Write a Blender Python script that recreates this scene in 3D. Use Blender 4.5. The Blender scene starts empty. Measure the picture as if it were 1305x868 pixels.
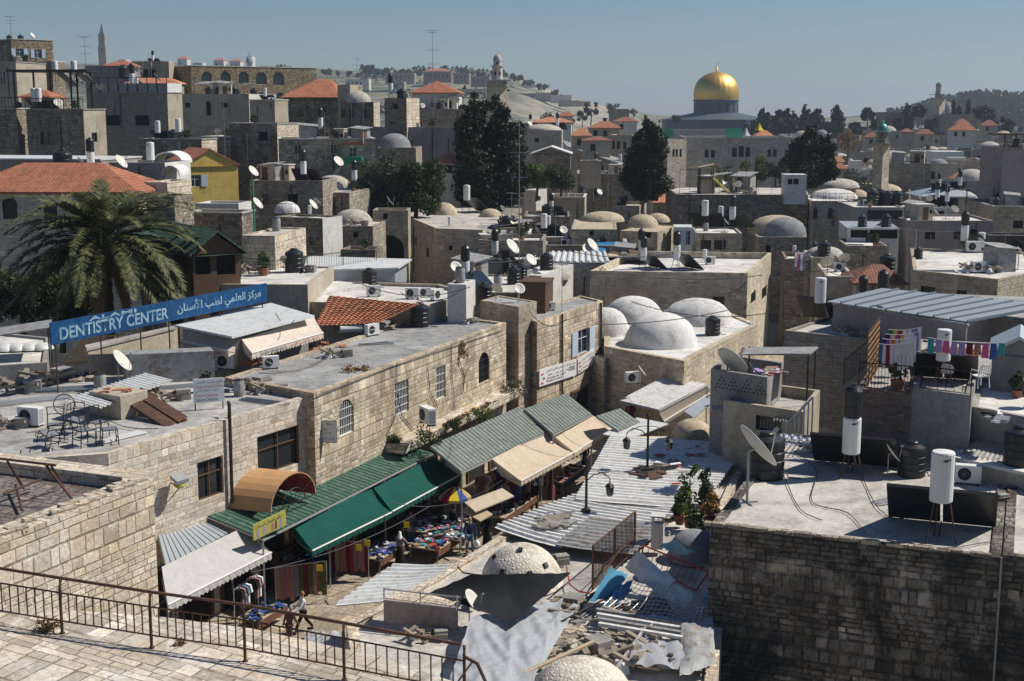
import bpy,bmesh,math,random,unicodedata
from mathutils import Vector,Matrix,noise
R=math.radians
V=Vector
sc=bpy.context.scene
rnd=random.Random(7)
CH,F,CX,CY=20.0,1700.0,652.5,434.0
TH=math.atan((434-138)/1700.0)
cam=bpy.data.cameras.new('camera');cam.lens=36*F/1305;cam.sensor_width=36
cam.clip_start=0.5;cam.clip_end=12000
co=bpy.data.objects.new('camera',cam);sc.collection.objects.link(co)
co.location=(0,0,CH);co.rotation_euler=(math.pi/2-TH,0,0)
sc.camera=co
SUN_AZ,SUN_EL=76.0,48.0
wd=bpy.data.worlds.new('World');sc.world=wd;wd.use_nodes=True
nt=wd.node_tree;nt.nodes.clear()
sky=nt.nodes.new('ShaderNodeTexSky');sky.sky_type='NISHITA';sky.sun_disc=False
sky.sun_elevation=R(SUN_EL);sky.sun_rotation=R(SUN_AZ)
sky.air_density=1.0;sky.dust_density=0.15;sky.ozone_density=5.0;sky.altitude=0
bg=nt.nodes.new('ShaderNodeBackground');bg.inputs['Strength'].default_value=0.056
wo=nt.nodes.new('ShaderNodeOutputWorld')
tn=nt.nodes.new('ShaderNodeMix');tn.data_type='RGBA';tn.blend_type='MULTIPLY';tn.inputs[0].default_value=1;tn.inputs[7].default_value=(.88,.98,1.11,1)
nt.links.new(sky.outputs[0],tn.inputs[6]);nt.links.new(tn.outputs[2],bg.inputs[0]);nt.links.new(bg.outputs[0],wo.inputs[0])
SD=V((math.sin(R(SUN_AZ))*math.cos(R(SUN_EL)),math.cos(R(SUN_AZ))*math.cos(R(SUN_EL)),math.sin(R(SUN_EL))))
sl=bpy.data.lights.new('sun','SUN');sl.energy=5.0;sl.angle=R(0.5);sl.color=(1.0,0.94,0.84)
so=bpy.data.objects.new('sun',sl);sc.collection.objects.link(so);so.location=(60,20,90)
so.rotation_euler=SD.to_track_quat('Z','Y').to_euler()
vs=sc.view_settings
vs.view_transform='Standard';vs.look='None';vs.gamma=1;vs.use_curve_mapping=False;vs.exposure=0.15
sc.cycles.use_denoising=True
sc.cycles.max_bounces=5;sc.cycles.diffuse_bounces=2;sc.cycles.glossy_bounces=2;sc.cycles.transmission_bounces=3
sc.cycles.volume_bounces=0;sc.cycles.transparent_max_bounces=6
FW=V((0,math.cos(TH),-math.sin(TH)));UP=V((0,math.sin(TH),math.cos(TH)));O=V((0,0,CH))
def ray(x,y):return FW+V((1,0,0))*((x-CX)/F)+UP*(-(y-CY)/F)
def PZ(x,y,z):d=ray(x,y);return O+d*((z-CH)/d.z)
def PY(x,y,Y):d=ray(x,y);return O+d*(Y/d.y)
def PP(x,y,p,n):
 d=ray(x,y);n=V(n);return O+d*((V(p)-O).dot(n)/d.dot(n))
def proj(P):
 q=V(P)-O;w=q.dot(FW);return(CX+F*q.x/w,CY-F*q.dot(UP)/w,w)
def solveL(A,e,xT):
 k=(xT-CX)/F;q=A-O;D0=q.dot(FW);return(k*D0-q.x)/(e.x-k*e.y*math.cos(TH))
PEND=[]
def obj(name,me,parent=None):
 o=bpy.data.objects.new(name,me);sc.collection.objects.link(o)
 if parent:o.parent=parent
 return o
def tag(o,desc,cat,host='',group=None,kind=None):
 if kind:o['kind']=kind
 if cat:o['category']=cat
 if group:o['group']=group
 if desc:PEND.append((o,desc,host))
 return o
def thing(name,desc,cat,loc=(0,0,0),rz=0,host='',group=None):
 o=obj(name,None);o.location=loc;o.rotation_euler=(0,0,rz);o.empty_display_size=0.3
 return tag(o,desc,cat,host,group)
def struct(o):o['kind']='structure';return o
ORD=['leftmost','second','third','fourth','fifth','sixth','seventh','eighth','ninth','tenth','eleventh','twelfth','thirteenth','fourteenth','fifteenth','sixteenth','seventeenth','eighteenth','nineteenth','twentieth']+['twenty '+w for w in 'first second third fourth fifth sixth seventh eighth ninth'.split()]+['thirtieth']+['thirty '+w for w in 'first second third fourth fifth sixth seventh eighth ninth'.split()]
def finish_labels():
 g={}
 short=lambda w:w if len(w.split())<=16 else ' '.join([x for x in w.replace('from the left','from left').split()if x not in('the','of','small')][:16])
 for o,d,h in PEND:
  g.setdefault((d+' '+h).strip(),[]).append(o)
 for k,os_ in g.items():
  if len(os_)==1:os_[0]['label']=short(k);continue
  os_.sort(key=lambda o:proj(o.matrix_world.translation if o.parent else o.location)[0])
  n=len(os_)
  for i,o in enumerate(os_):
   if n==2:t=('left one of two','right one of two')[i]
   elif i==n-1:t='rightmost of %s'%NUMW.get(n,'many')
   elif i==0:t='leftmost of %s'%NUMW.get(n,'many')
   elif len(k.split())>12:t='%s from left'%ORD[i]
   else:t='%s from the left'%(ORD[i]if i<39 else 'far')
   o['label']=short(k+', '+t)
NUMW={i+3:w for i,w in enumerate('three four five six seven eight nine ten eleven twelve thirteen fourteen fifteen sixteen seventeen eighteen nineteen twenty'.split()+['many']*30)}
class MB:
 def __init__(s):s.v=[];s.f=[];s.m=[]
 def add(s,vs,fs,m=0):
  b=len(s.v);s.v+=[tuple(v)for v in vs]
  for f in fs:s.f.append([b+i for i in f]);s.m.append(m)
 def poly(s,vs,m=0):s.add(vs,[list(range(len(vs)))],m)
 def box(s,c,ex,ey,ez,m=0):
  c=V(c);ex=V(ex);ey=V(ey);ez=V(ez)
  vs=[c+ex*a+ey*b+ez*d for d in(-1,1)for b in(-1,1)for a in(-1,1)]
  s.add(vs,[(0,2,3,1),(4,5,7,6),(0,1,5,4),(2,6,7,3),(0,4,6,2),(1,3,7,5)],m)
 def bx(s,x0,x1,y0,y1,z0,z1,m=0):
  s.box(((x0+x1)/2,(y0+y1)/2,(z0+z1)/2),((x1-x0)/2,0,0),(0,(y1-y0)/2,0),(0,0,(z1-z0)/2),m)
 def prism(s,pts,z0,z1,m=0,mt=None):
  n=len(pts)
  s.add([(p[0],p[1],z0)for p in pts]+[(p[0],p[1],z1)for p in pts],[(i,(i+1)%n,n+(i+1)%n,n+i)for i in range(n)],m)
  s.poly([(p[0],p[1],z1)for p in pts],m if mt is None else mt)
  s.poly([(p[0],p[1],z0)for p in reversed(pts)],m)
 def cyl(s,p0,p1,r0,r1=None,n=8,m=0,cap=True):
  p0=V(p0);p1=V(p1);r1=r0 if r1 is None else r1
  a=(p1-p0).normalized();u=a.orthogonal().normalized();w=a.cross(u)
  vs=[]
  for p,r in((p0,r0),(p1,r1)):
   for i in range(n):
    t=2*math.pi*i/n;vs.append(p+(u*math.cos(t)+w*math.sin(t))*r)
  fs=[(i,(i+1)%n,n+(i+1)%n,n+i)for i in range(n)]
  if cap:fs+=[list(range(n))[::-1],list(range(n,2*n))]
  s.add(vs,fs,m)
 def tube(s,pts,r,n=5,m=0):
  pts=[V(p)for p in pts];vs=[];L=len(pts)
  for k,p in enumerate(pts):
   a=(pts[min(k+1,L-1)]-pts[max(k-1,0)]).normalized()
   ref=V((0,0,1))if abs(a.z)<.9 else V((1,0,0))
   u=a.cross(ref).normalized();w=a.cross(u);rr=r[k]if isinstance(r,(list,tuple))else r
   for i in range(n):
    t=2*math.pi*i/n;vs.append(p+(u*math.cos(t)+w*math.sin(t))*rr)
  fs=[]
  for k in range(L-1):
   for i in range(n):fs.append((k*n+i,k*n+(i+1)%n,(k+1)*n+(i+1)%n,(k+1)*n+i))
  fs+=[list(range(n))[::-1],list(range((L-1)*n,L*n))]
  s.add(vs,fs,m)
 def lathe(s,c,prof,n=24,m=0,jit=0):
  c=V(c);vs=[];fs=[]
  for r,z in prof:
   for i in range(n):
    t=2*math.pi*(i+.5)/n
    q=r*(1+(jit*noise.noise(V((math.cos(t)*2,math.sin(t)*2,z*1.5+c.x)))if jit else 0))
    vs.append(c+V((math.cos(t)*q,math.sin(t)*q,z)))
  for k in range(len(prof)-1):
   for i in range(n):fs.append((k*n+i,k*n+(i+1)%n,(k+1)*n+(i+1)%n,(k+1)*n+i))
  fs.append(list(range((len(prof)-1)*n,len(prof)*n)))
  s.add(vs,fs,m)
 def dome(s,c,r,h,n=28,k=9,m=0,p=1.0,jit=0):
  pr=[]
  for i in range(k+1):
   t=(math.pi/2)*i/k;pr.append((max(r*math.cos(t)**p,.01),h*math.sin(t)))
  s.lathe(c,pr,n,m,jit)
 def build(s,name,mats,parent=None,smooth=False):
  me=bpy.data.meshes.new(name)
  off=parent_loc(parent)
  me.from_pydata([(v[0]-off[0],v[1]-off[1],v[2]-off[2])for v in s.v],[],s.f)
  mats=mats if isinstance(mats,(list,tuple))else[mats]
  for m in mats:
   if m:me.materials.append(m)
  me.polygons.foreach_set('material_index',s.m)
  if smooth:me.polygons.foreach_set('use_smooth',[True]*len(s.f))
  me.update()
  return obj(name,me,parent)
def parent_loc(p):
 l=V((0,0,0))
 while p:l+=p.location;p=p.parent
 return l
def copy_tree(o,parent=None):
 c=o.copy();sc.collection.objects.link(c)
 if parent:c.parent=parent
 for ch in list(KIDS.get(o.name,[])):
  copy_tree(ch,c)
 return c
KIDS={}
def index_kids():
 KIDS.clear()
 for o in sc.objects:
  if o.parent:KIDS.setdefault(o.parent.name,[]).append(o)
M={}
def grp_coord():
 g=bpy.data.node_groups.new('surface_coord','ShaderNodeTree')
 g.interface.new_socket('Vector',in_out='OUTPUT',socket_type='NodeSocketVector')
 n=g.nodes;l=g.links;out=n.new('NodeGroupOutput');ge=n.new('ShaderNodeNewGeometry')
 def vm(op,a,b=None):
  q=n.new('ShaderNodeVectorMath');q.operation=op
  for i,x in enumerate((a,b)):
   if x is None:continue
   if hasattr(x,'links'):l.new(x,q.inputs[i])
   else:q.inputs[i].default_value=x
  return q
 N=ge.outputs['True Normal'];P=ge.outputs['Position']
 nx=vm('ADD',N,(0,0.0007,0)).outputs[0]
 T=vm('NORMALIZE',vm('CROSS_PRODUCT',(0,0,1),nx).outputs[0]).outputs[0]
 B=vm('CROSS_PRODUCT',N,T).outputs[0]
 u=vm('DOT_PRODUCT',P,T).outputs['Value'];v=vm('DOT_PRODUCT',P,B).outputs['Value']
 sp=n.new('ShaderNodeSeparateXYZ');l.new(N,sp.inputs[0])
 ab=n.new('ShaderNodeMath');ab.operation='ABSOLUTE';l.new(sp.outputs[2],ab.inputs[0])
 gt=n.new('ShaderNodeMath');gt.operation='GREATER_THAN';l.new(ab.outputs[0],gt.inputs[0]);gt.inputs[1].default_value=0.97
 cb=n.new('ShaderNodeCombineXYZ');l.new(u,cb.inputs[0]);l.new(v,cb.inputs[1])
 mp=n.new('ShaderNodeVectorRotate');mp.rotation_type='Z_AXIS';l.new(P,mp.inputs['Vector']);mp.inputs['Angle'].default_value=R(22)
 mx=n.new('ShaderNodeMix');mx.data_type='VECTOR';l.new(gt.outputs[0],mx.inputs[0]);l.new(cb.outputs[0],mx.inputs[4]);l.new(mp.outputs[0],mx.inputs[5])
 l.new(mx.outputs[1],out.inputs[0]);return g
GC=grp_coord()
class NT:
 def __init__(s,name,rough=.85,metal=0.0,spec=.3):
  s.mat=bpy.data.materials.new(name);s.mat.use_nodes=True;s.t=s.mat.node_tree;s.b=s.t.nodes['Principled BSDF']
  s.b.inputs['Roughness'].default_value=rough;s.b.inputs['Metallic'].default_value=metal
  s.b.inputs['Specular IOR Level'].default_value=spec
 def n(s,t,**k):
  q=s.t.nodes.new(t)
  for a,b in k.items():setattr(q,a,b)
  return q
 def l(s,a,b):s.t.links.new(a,b)
 def coord(s):
  q=s.n('ShaderNodeGroup');q.node_tree=GC;return q.outputs[0]
 def pos(s):return s.n('ShaderNodeNewGeometry').outputs['Position']
 def mapp(s,v,sc_,loc=(0,0,0)):
  q=s.n('ShaderNodeMapping');s.l(v,q.inputs[0]);q.inputs['Scale'].default_value=sc_;q.inputs['Location'].default_value=loc;return q.outputs[0]
 def noise(s,v,scale,det=4,rough=.6,dist=0):
  q=s.n('ShaderNodeTexNoise');s.l(v,q.inputs['Vector']);q.inputs['Scale'].default_value=scale;q.inputs['Detail'].default_value=det
  q.inputs['Roughness'].default_value=rough;q.inputs['Distortion'].default_value=dist;return q.outputs['Fac']
 def ramp(s,f,stops):
  q=s.n('ShaderNodeValToRGB');s.l(f,q.inputs[0]);e=q.color_ramp.elements
  while len(e)<len(stops):e.new(.5)
  for i,(p,c)in enumerate(stops):
   e[i].position=p;e[i].color=(c,c,c,1)if isinstance(c,(int,float))else(*c[:3],1)
  return q.outputs[0]
 def mix(s,f,a,b,mode='MIX'):
  q=s.n('ShaderNodeMix');q.data_type='RGBA';q.blend_type=mode
  for i,x in((0,f),(6,a),(7,b)):
   if hasattr(x,'links'):s.l(x,q.inputs[i])
   elif i==0:q.inputs[i].default_value=x
   else:q.inputs[i].default_value=(*x[:3],1)if not isinstance(x,(int,float))else(x,x,x,1)
  return q.outputs[2]
 def math(s,op,a,b=None,c=None):
  q=s.n('ShaderNodeMath');q.operation=op
  for i,x in enumerate((a,b,c)):
   if x is None:continue
   if hasattr(x,'links'):s.l(x,q.inputs[i])
   else:q.inputs[i].default_value=x
  return q.outputs[0]
 def bump(s,h,dist=.02,strg=1.0,prev=None):
  q=s.n('ShaderNodeBump');s.l(h,q.inputs['Height']);q.inputs['Distance'].default_value=dist;q.inputs['Strength'].default_value=strg
  if prev is not None:s.l(prev,q.inputs['Normal'])
  s.l(q.outputs[0],s.b.inputs['Normal']);return q.outputs[0]
 def col(s,c):s.l(c,s.b.inputs['Base Color'])
def stone(key,c1,c2,mort,bw=.5,bh=.27,ms=.012,dirt=.45,dcol=(.09,.075,.06),rough=.92,bump=.02,streak=.35,vary=.35,dthr=.52,patch=None):
 t=NT(key,rough);c=t.coord();P=t.pos();m=t.math
 sp=t.n('ShaderNodeSeparateXYZ');t.l(c,sp.inputs[0]);wb=t.noise(c,3.0,3,.6)
 wn=lambda x,y:(lambda q,cb:(t.l(x,cb.inputs[0]),t.l(y,cb.inputs[1])if hasattr(y,'links')else None,t.l(cb.outputs[0],q.inputs['Vector']),(lambda s_:(t.l(q.outputs['Color'],s_.inputs[0]),s_)[1])(t.n('ShaderNodeSeparateColor')))[3])(t.n('ShaderNodeTexWhiteNoise',noise_dimensions='3D'),t.n('ShaderNodeCombineXYZ'))
 v0=m('ADD',sp.outputs[1],m('MULTIPLY',wb,bh*.16));u0=m('ADD',sp.outputs[0],m('MULTIPLY',wb,bw*.12))
 v1=m('ADD',m('DIVIDE',v0,bh),m('MULTIPLY',m('SINE',m('MULTIPLY',v0,2.9)),.8));row=m('FLOOR',v1);fy=m('FRACT',v1);rr=wn(row,0)
 w=m('MULTIPLY_ADD',rr.outputs[1],bw*.7,bw*.7);x=m('ADD',m('DIVIDE',u0,w),m('MULTIPLY',rr.outputs[0],11));x=m('ADD',x,m('MULTIPLY',m('SINE',m('MULTIPLY',x,2.1)),.22));bx=m('FLOOR',x);fx=m('FRACT',x);r2=wn(bx,row)
 dx=m('MULTIPLY',m('MINIMUM',fx,m('SUBTRACT',1,fx)),w);dy=m('MULTIPLY',m('MINIMUM',fy,m('SUBTRACT',1,fy)),bh)
 nz=t.noise(c,16,3,.7);d=m('ADD',m('MINIMUM',dx,dy),m('MULTIPLY_ADD',nz,ms*2.4,-ms*1.2));mask=t.n('ShaderNodeMapRange',interpolation_type='SMOOTHSTEP');t.l(d,mask.inputs[0]);mask.inputs[1].default_value=ms*.4;mask.inputs[2].default_value=ms*2.2;mk=mask.outputs[0]
 fine=t.noise(c,9,5,.7)
 k=t.mix(r2.outputs[0],c1,c2);k=t.mix(min(1,vary*1.6),k,t.ramp(r2.outputs[1],[(0,.35),(.15,.7),(.6,1),(.9,1.1),(1,1.7)]),'MULTIPLY')
 k=t.mix(m('MULTIPLY',t.ramp(mk,[(0,1),(1,0)]),t.ramp(t.noise(c,1.4,4,.7),[(.38,1),(.62,.25)])),k,mort)
 k=t.mix(.8,k,t.ramp(fine,[(.28,.45),(.52,.95),(.75,1.3)]),'MULTIPLY');k=t.mix(.55,k,t.ramp(t.noise(c,34,3,.6),[(.3,.55),(.7,1.2)]),'MULTIPLY')
 k=t.mix(t.ramp(t.noise(P,.8,6,.75,.5),[(.42,0),(.62,1)]),k,t.mix(1,k,(1.04,.955,.82),'MULTIPLY'));k=t.mix(m('MULTIPLY',t.ramp(t.noise(t.mapp(P,(1,1,1.6),(7,3,1)),1.1,7,.78,.8),[(.52,0),(.6,1)]),.62),k,t.mix(.8,tuple(min(1,x*1.12)for x in c1),t.ramp(fine,[(.28,.5),(.7,1.15)]),'MULTIPLY'))
 big=t.noise(t.mapp(P,(1,1,.7)),.35,6,.7,.8)
 k=t.mix(m('MULTIPLY',t.ramp(big,[(dthr-.08,0),(dthr+.16,1)]),dirt),k,dcol)
 st=t.noise(t.mapp(c,(2.6,.16,1)),1,6,.75)
 k=t.mix(m('MULTIPLY',t.ramp(st,[(.5,0),(.72,1)]),streak),k,dcol)
 sp2=t.noise(c,3.3,5,.75,.6);k=t.mix(m('MULTIPLY',t.ramp(sp2,[(.57,0),(.66,1)]),dirt*.8),k,dcol)
 t.col(k);hgt=m('ADD',m('ADD',m('MULTIPLY',mk,.7),m('MULTIPLY',r2.outputs[2],.3)),m('MULTIPLY',fine,.6));t.bump(hgt,bump*1.3,.9);M[key]=t.mat;return t.mat
def plaster(key,c1,c2,dirt=.3,dcol=(.12,.11,.1),scale=.6,rough=.9,streak=.3,bump=.01,crack=False):
 t=NT(key,rough);P=t.pos();c=t.coord()
 k=t.mix(t.ramp(t.noise(P,scale,6,.65,.8),[(.35,0),(.65,1)]),c1,c2)
 k=t.mix(.7,k,t.ramp(t.noise(P,5,6,.75),[(.3,.55),(.55,1),(.75,1.15)]),'MULTIPLY')
 k=t.mix(t.math('MULTIPLY',t.ramp(t.noise(P,scale*.5+.2,6,.7,1.5),[(.5,0),(.66,1)]),dirt),k,dcol)
 k=t.mix(t.math('MULTIPLY',t.ramp(t.noise(t.mapp(c,(2.5,.25,1)),1,5,.7),[(.5,0),(.75,1)]),streak),k,dcol)
 if crack:
  w1=t.noise(P,.9,7,.72,2.5);k=t.mix(t.ramp(w1,[(.478,0),(.497,.55),(.503,.55),(.522,0)]),k,dcol)
  k=t.mix(t.ramp(t.noise(P,2.3,6,.7,1),[(.56,0),(.66,.45)]),k,dcol)
  k=t.mix(t.ramp(t.noise(P,.28,5,.6,.5),[(.5,0),(.56,.3)]),k,tuple(min(1,x*1.25)for x in c1))
 t.col(k);t.bump(t.noise(P,14,5,.7),bump,.8);M[key]=t.mat;return t.mat
def plain(key,c,rough=.5,metal=0,var=.25,spec=.4,scale=6,emit=None,rust=None,alpha=None):
 t=NT(key,rough,metal,spec);P=t.n('ShaderNodeTexCoord').outputs['Object']if scale>20 else t.pos()
 k=t.mix(t.noise(P,scale,5,.65),tuple(x*(1-var)for x in c),tuple(min(1,x*(1+var))for x in c))
 if rust:k=t.mix(t.ramp(t.noise(P,3,6,.7,.5),[(.48,0),(.62,1)]),k,rust)
 t.col(k)
 if alpha:t.b.inputs['Alpha'].default_value=alpha
 t.bump(t.noise(P,scale*2,4,.6),.004,.5);M[key]=t.mat;return t.mat
def fabric(key,c,var=.15,streak=None,trans=.12):
 t=NT(key,.9,0,.2);P=t.pos();cc=t.coord()
 k=t.mix(t.noise(P,1.2,5,.6),tuple(x*(1-var)for x in c),tuple(min(1,x*(1+var))for x in c))
 if streak:
  k=t.mix(t.math('MULTIPLY',t.ramp(t.noise(t.mapp(cc,(1.6,.5,1)),2.2,5,.7),[(.45,0),(.7,1)]),.8),k,streak)
 t.col(k);t.bump(t.noise(P,1.6,4,.55),.05,.5)
 if trans:
  t.b.inputs['Transmission Weight'].default_value=0
  tr=t.n('ShaderNodeBsdfTranslucent');t.l(k,tr.inputs[0]);ms=t.n('ShaderNodeMixShader');ms.inputs[0].default_value=trans
  out=t.t.nodes['Material Output'];t.l(t.b.outputs[0],ms.inputs[1]);t.l(tr.outputs[0],ms.inputs[2]);t.l(ms.outputs[0],out.inputs[0])
 M[key]=t.mat;return t.mat
def tiles(key,c1,c2,bw=.22,bh=.34):
 t=NT(key,.85);c=t.coord()
 br=t.n('ShaderNodeTexBrick');t.l(c,br.inputs['Vector']);br.offset=0;br.inputs['Scale'].default_value=1
 br.inputs['Brick Width'].default_value=bw;br.inputs['Row Height'].default_value=bh;br.inputs['Mortar Size'].default_value=.03;br.inputs['Mortar Smooth'].default_value=1
 br.inputs['Color1'].default_value=(*c1,1);br.inputs['Color2'].default_value=(*c2,1);br.inputs['Mortar'].default_value=(*[x*.35 for x in c1],1)
 k=t.mix(.7,br.outputs['Color'],t.ramp(t.noise(t.pos(),1.1,5,.7),[(.3,.5),(.65,1.15)]),'MULTIPLY')
 k=t.mix(t.ramp(t.noise(t.pos(),.7,5,.7),[(.56,0),(.68,.7)]),k,(.16,.12,.09))
 t.col(k);t.bump(t.ramp(br.outputs['Fac'],[(0,1),(1,0)]),.05,1);M[key]=t.mat;return t.mat
stone('stone_cream',(.74,.67,.57),(.60,.53,.43),(.30,.24,.18),0.42,0.24,.014,.45,(.28,.21,.14),dthr=.55,bump=.03)
stone('stone_ramp',(.72,.67,.61),(.56,.51,.45),(.20,.16,.13),.52,.38,.013,.6,(.24,.19,.14),dthr=.5,streak=.1,vary=.45,bump=.025)
stone('stone_warm',(.74,.66,.53),(.56,.48,.36),(.42,.33,.22),0.44,0.25,.014,.6,(.17,.12,.08),dthr=.49,streak=.55,bump=.03,vary=.5)
stone('stone_new',(.70,.64,.56),(.60,.54,.47),(.44,.37,.29),0.44,0.22,.008,.3,(.2,.15,.1),dthr=.58,streak=.3)
stone('stone_sand',(.56,.50,.41),(.46,.40,.31),(.36,.29,.21),0.4,0.2,.009,.55,(.15,.12,.09),streak=.5)
stone('stone_grey',(.48,.43,.355),(.35,.31,.25),(.15,.13,.11),0.36,0.2,.016,.55,(.10,.09,.08),streak=.4,vary=.5)
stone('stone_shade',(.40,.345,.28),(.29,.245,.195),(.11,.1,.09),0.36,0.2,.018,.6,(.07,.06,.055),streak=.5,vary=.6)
stone('stone_soot',(.50,.45,.39),(.22,.195,.17),(.05,.045,.04),.40,.25,.02,.95,(.028,.025,.022),streak=.8,vary=.7,dthr=.45,bump=.05)
stone('stone_rubble',(.48,.38,.25),(.30,.23,.15),(.12,.1,.08),0.3,0.2,.03,.5,(.12,.1,.08),vary=.7,bump=.05)
stone('block_grey',(.40,.375,.33),(.33,.305,.265),(.16,.15,.14),0.4,0.2,.012,.3,(.14,.12,.11),streak=.2,vary=.2)
stone('brick_red',(.30,.20,.15),(.24,.17,.13),(.2,.16,.13),.3,.14,.014,.6,(.15,.12,.1),vary=.5)
stone('paving',(.50,.43,.34),(.40,.34,.27),(.2,.17,.14),.5,.32,.014,.5,(.16,.13,.1),dthr=.5,streak=0)
stone('paving_rough',(.27,.23,.22),(.2,.18,.17),(.13,.11,.1),.34,.3,.035,.3,(.09,.08,.07),streak=0,bump=.06)
plaster('concrete',(.42,.40,.37),(.33,.31,.28),.5,(.13,.12,.11),.5,crack=True)
plaster('roof_pale',(.72,.70,.66),(.56,.54,.50),.5,(.2,.19,.17),.45,crack=True)
stone('stone_band',(.70,.63,.52),(.60,.53,.42),(.50,.42,.31),0.45,0.22,.009,.5,(.2,.16,.11),streak=.5)
stone('stone_school',(.50,.49,.47),(.42,.41,.39),(.3,.29,.27),0.5,0.26,.01,.4,(.2,.19,.18),streak=.4)
fabric('cloth_taupe',(.25,.22,.18),.2);plaster('roof_worn',(.52,.50,.47),(.34,.33,.31),.6,(.12,.11,.10),.6,crack=True)
plaster('roof_light',(.58,.55,.50),(.40,.38,.34),.55,(.2,.18,.15),.5,crack=True)
plaster('roof_tan',(.47,.41,.32),(.38,.33,.26),.55,(.17,.14,.11),.5,crack=True)
plaster('roof_felt',(.40,.40,.39),(.26,.26,.26),.55,(.10,.10,.10),.7,bump=.04,crack=True)
plaster('whitewash',(.76,.75,.73),(.56,.55,.52),.7,(.34,.32,.29),.9,crack=True,bump=.05)
plaster('plaster_beige',(.48,.42,.33),(.40,.35,.27),.4,(.17,.14,.11),.4)
plaster('plaster_grey',(.33,.32,.30),(.26,.25,.24),.4,(.13,.12,.11),.4)
plaster('plaster_white',(.66,.64,.60),(.58,.56,.52),.3,(.25,.23,.2),.5)
plaster('plaster_mustard',(.66,.49,.13),(.58,.42,.11),.2,(.2,.15,.06),.5)
plaster('plaster_mauve',(.33,.28,.27),(.27,.23,.22),.3,(.13,.12,.11),.5)
plaster('dome_stone',(.52,.49,.44),(.40,.37,.32),.45,(.16,.14,.11),1.4,bump=.03)
plaster('dome_tan',(.56,.47,.34),(.43,.36,.25),.45,(.14,.12,.08),1.4,bump=.03)
plaster('dome_grey',(.30,.31,.32),(.2,.21,.22),.4,(.12,.12,.12),2.0,bump=.03)
plaster('soil',(.30,.26,.2),(.22,.19,.15),.4,(.12,.10,.08),.5)
tiles('tile_red',(.50,.20,.11),(.40,.15,.085));tiles('tile_orange',(.68,.30,.16),(.56,.23,.125),.24,.36);tiles('tile_brown',(.33,.15,.10),(.26,.11,.08))
tiles('shingle_green',(.07,.14,.095),(.05,.11,.07),.3,.25)
plain('tin_grey',(.68,.68,.66),.6,0,.15,rust=(.50,.47,.43),scale=.8)
plain('tin_white',(.62,.64,.64),.5,.1,.15,scale=1.5,rust=(.48,.46,.42))
plain('tin_bluegrey',(.42,.46,.49),.45,.4,.12,scale=1)
plain('tin_dull',(.33,.34,.34),.6,.2,.25,rust=(.22,.17,.13),scale=2)
plain('tin_greengrey',(.18,.22,.19),.6,.2,.3,scale=2,rust=(.28,.28,.24))
plain('tin_green',(.035,.10,.07),.6,.1,.35,scale=2,rust=(.10,.15,.11))
plain('seam_dark',(.03,.04,.035),.7)  # near-black colour painting the shadow into the sheet roof grooves
fabric('cloth_green',(.006,.075,.055),.2,(.006,.05,.04),.04)
fabric('cloth_beige',(.60,.50,.38),.1,(.45,.36,.26));fabric('cloth_grey',(.50,.49,.47),.1,(.40,.39,.37));fabric('cloth_black',(.02,.021,.024),.3,trans=0)
fabric('cloth_cream',(.66,.58,.50),.08,(.5,.42,.34))
plain('rust_metal',(.085,.05,.038),.8,.3,.5,scale=8,rust=(.16,.07,.035));plain('iron',(.035,.035,.035),.6,.5,.3)
plain('grey_metal',(.32,.33,.34),.45,.6,.2);plain('galvanised',(.5,.51,.52),.4,.6,.15)
plain('white_paint',(.70,.70,.68),.45,0,.1,scale=2);plain('off_white',(.58,.56,.50),.5,0,.12,scale=2)
plain('black_plastic',(.018,.019,.021),.38,0,.2);plain('black_matte',(.012,.012,.013),.9,0,.3)
plain('solar_glass',(.012,.016,.024),.12,0,.2,spec=.8);plain('window_glass',(.018,.024,.03),.12,0,.3,spec=.6)
plain('dark_room',(.012,.011,.01),.95);plain('brown_wood',(.10,.055,.03),.7,0,.35);plain('pale_wood',(.42,.33,.22),.8,0,.3)  # dark_room paints the darkness inside openings as a flat colour
plain('shutter_blue',(.42,.50,.60),.6,0,.12);plain('grey_cable',(.05,.05,.055),.7)
plain('sign_blue',(.005,.05,.15),.6,0,.2,rust=(.012,.08,.19),scale=1.5,spec=.2);plain('letter_pale',(.25,.38,.46),.6,0,.4,scale=5,rust=(.08,.2,.32));plain('letter_black',(.02,.02,.02),.7)
plain('sign_white',(.62,.66,.70),.5,0,.08);plain('letter_red',(.45,.05,.04),.7);plain('letter_gold',(.42,.33,.05),.7);plain('sign_yellow',(.40,.38,.09),.6,0,.15)
plain('barrel_orange',(.48,.27,.12),.6,0,.18,scale=2,rust=(.40,.25,.13));plain('red_paint',(.45,.04,.04),.5,0,.2);plain('green_paint',(.03,.26,.15),.5,0,.2)
plain('gold',(.80,.50,.13),.46,1.0,.12,scale=.5);plain('lead_blue',(.07,.10,.125),.55,.3,.12,scale=.4);plain('tile_blue',(.06,.10,.15),.5,0,.35,scale=.9)
plain('dome_green',(.05,.24,.20),.4,.3,.3,scale=2);plain('blue_sheet',(.12,.36,.52),.4,0,.15,scale=2);plain('blue_tarp',(.02,.16,.36),.5,0,.2,scale=2)
fabric('plastic_sheet',(.50,.52,.55),.2,(.34,.35,.37),.25);M['plastic_sheet'].node_tree.nodes['Principled BSDF'].inputs['Roughness'].default_value=.25
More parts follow.
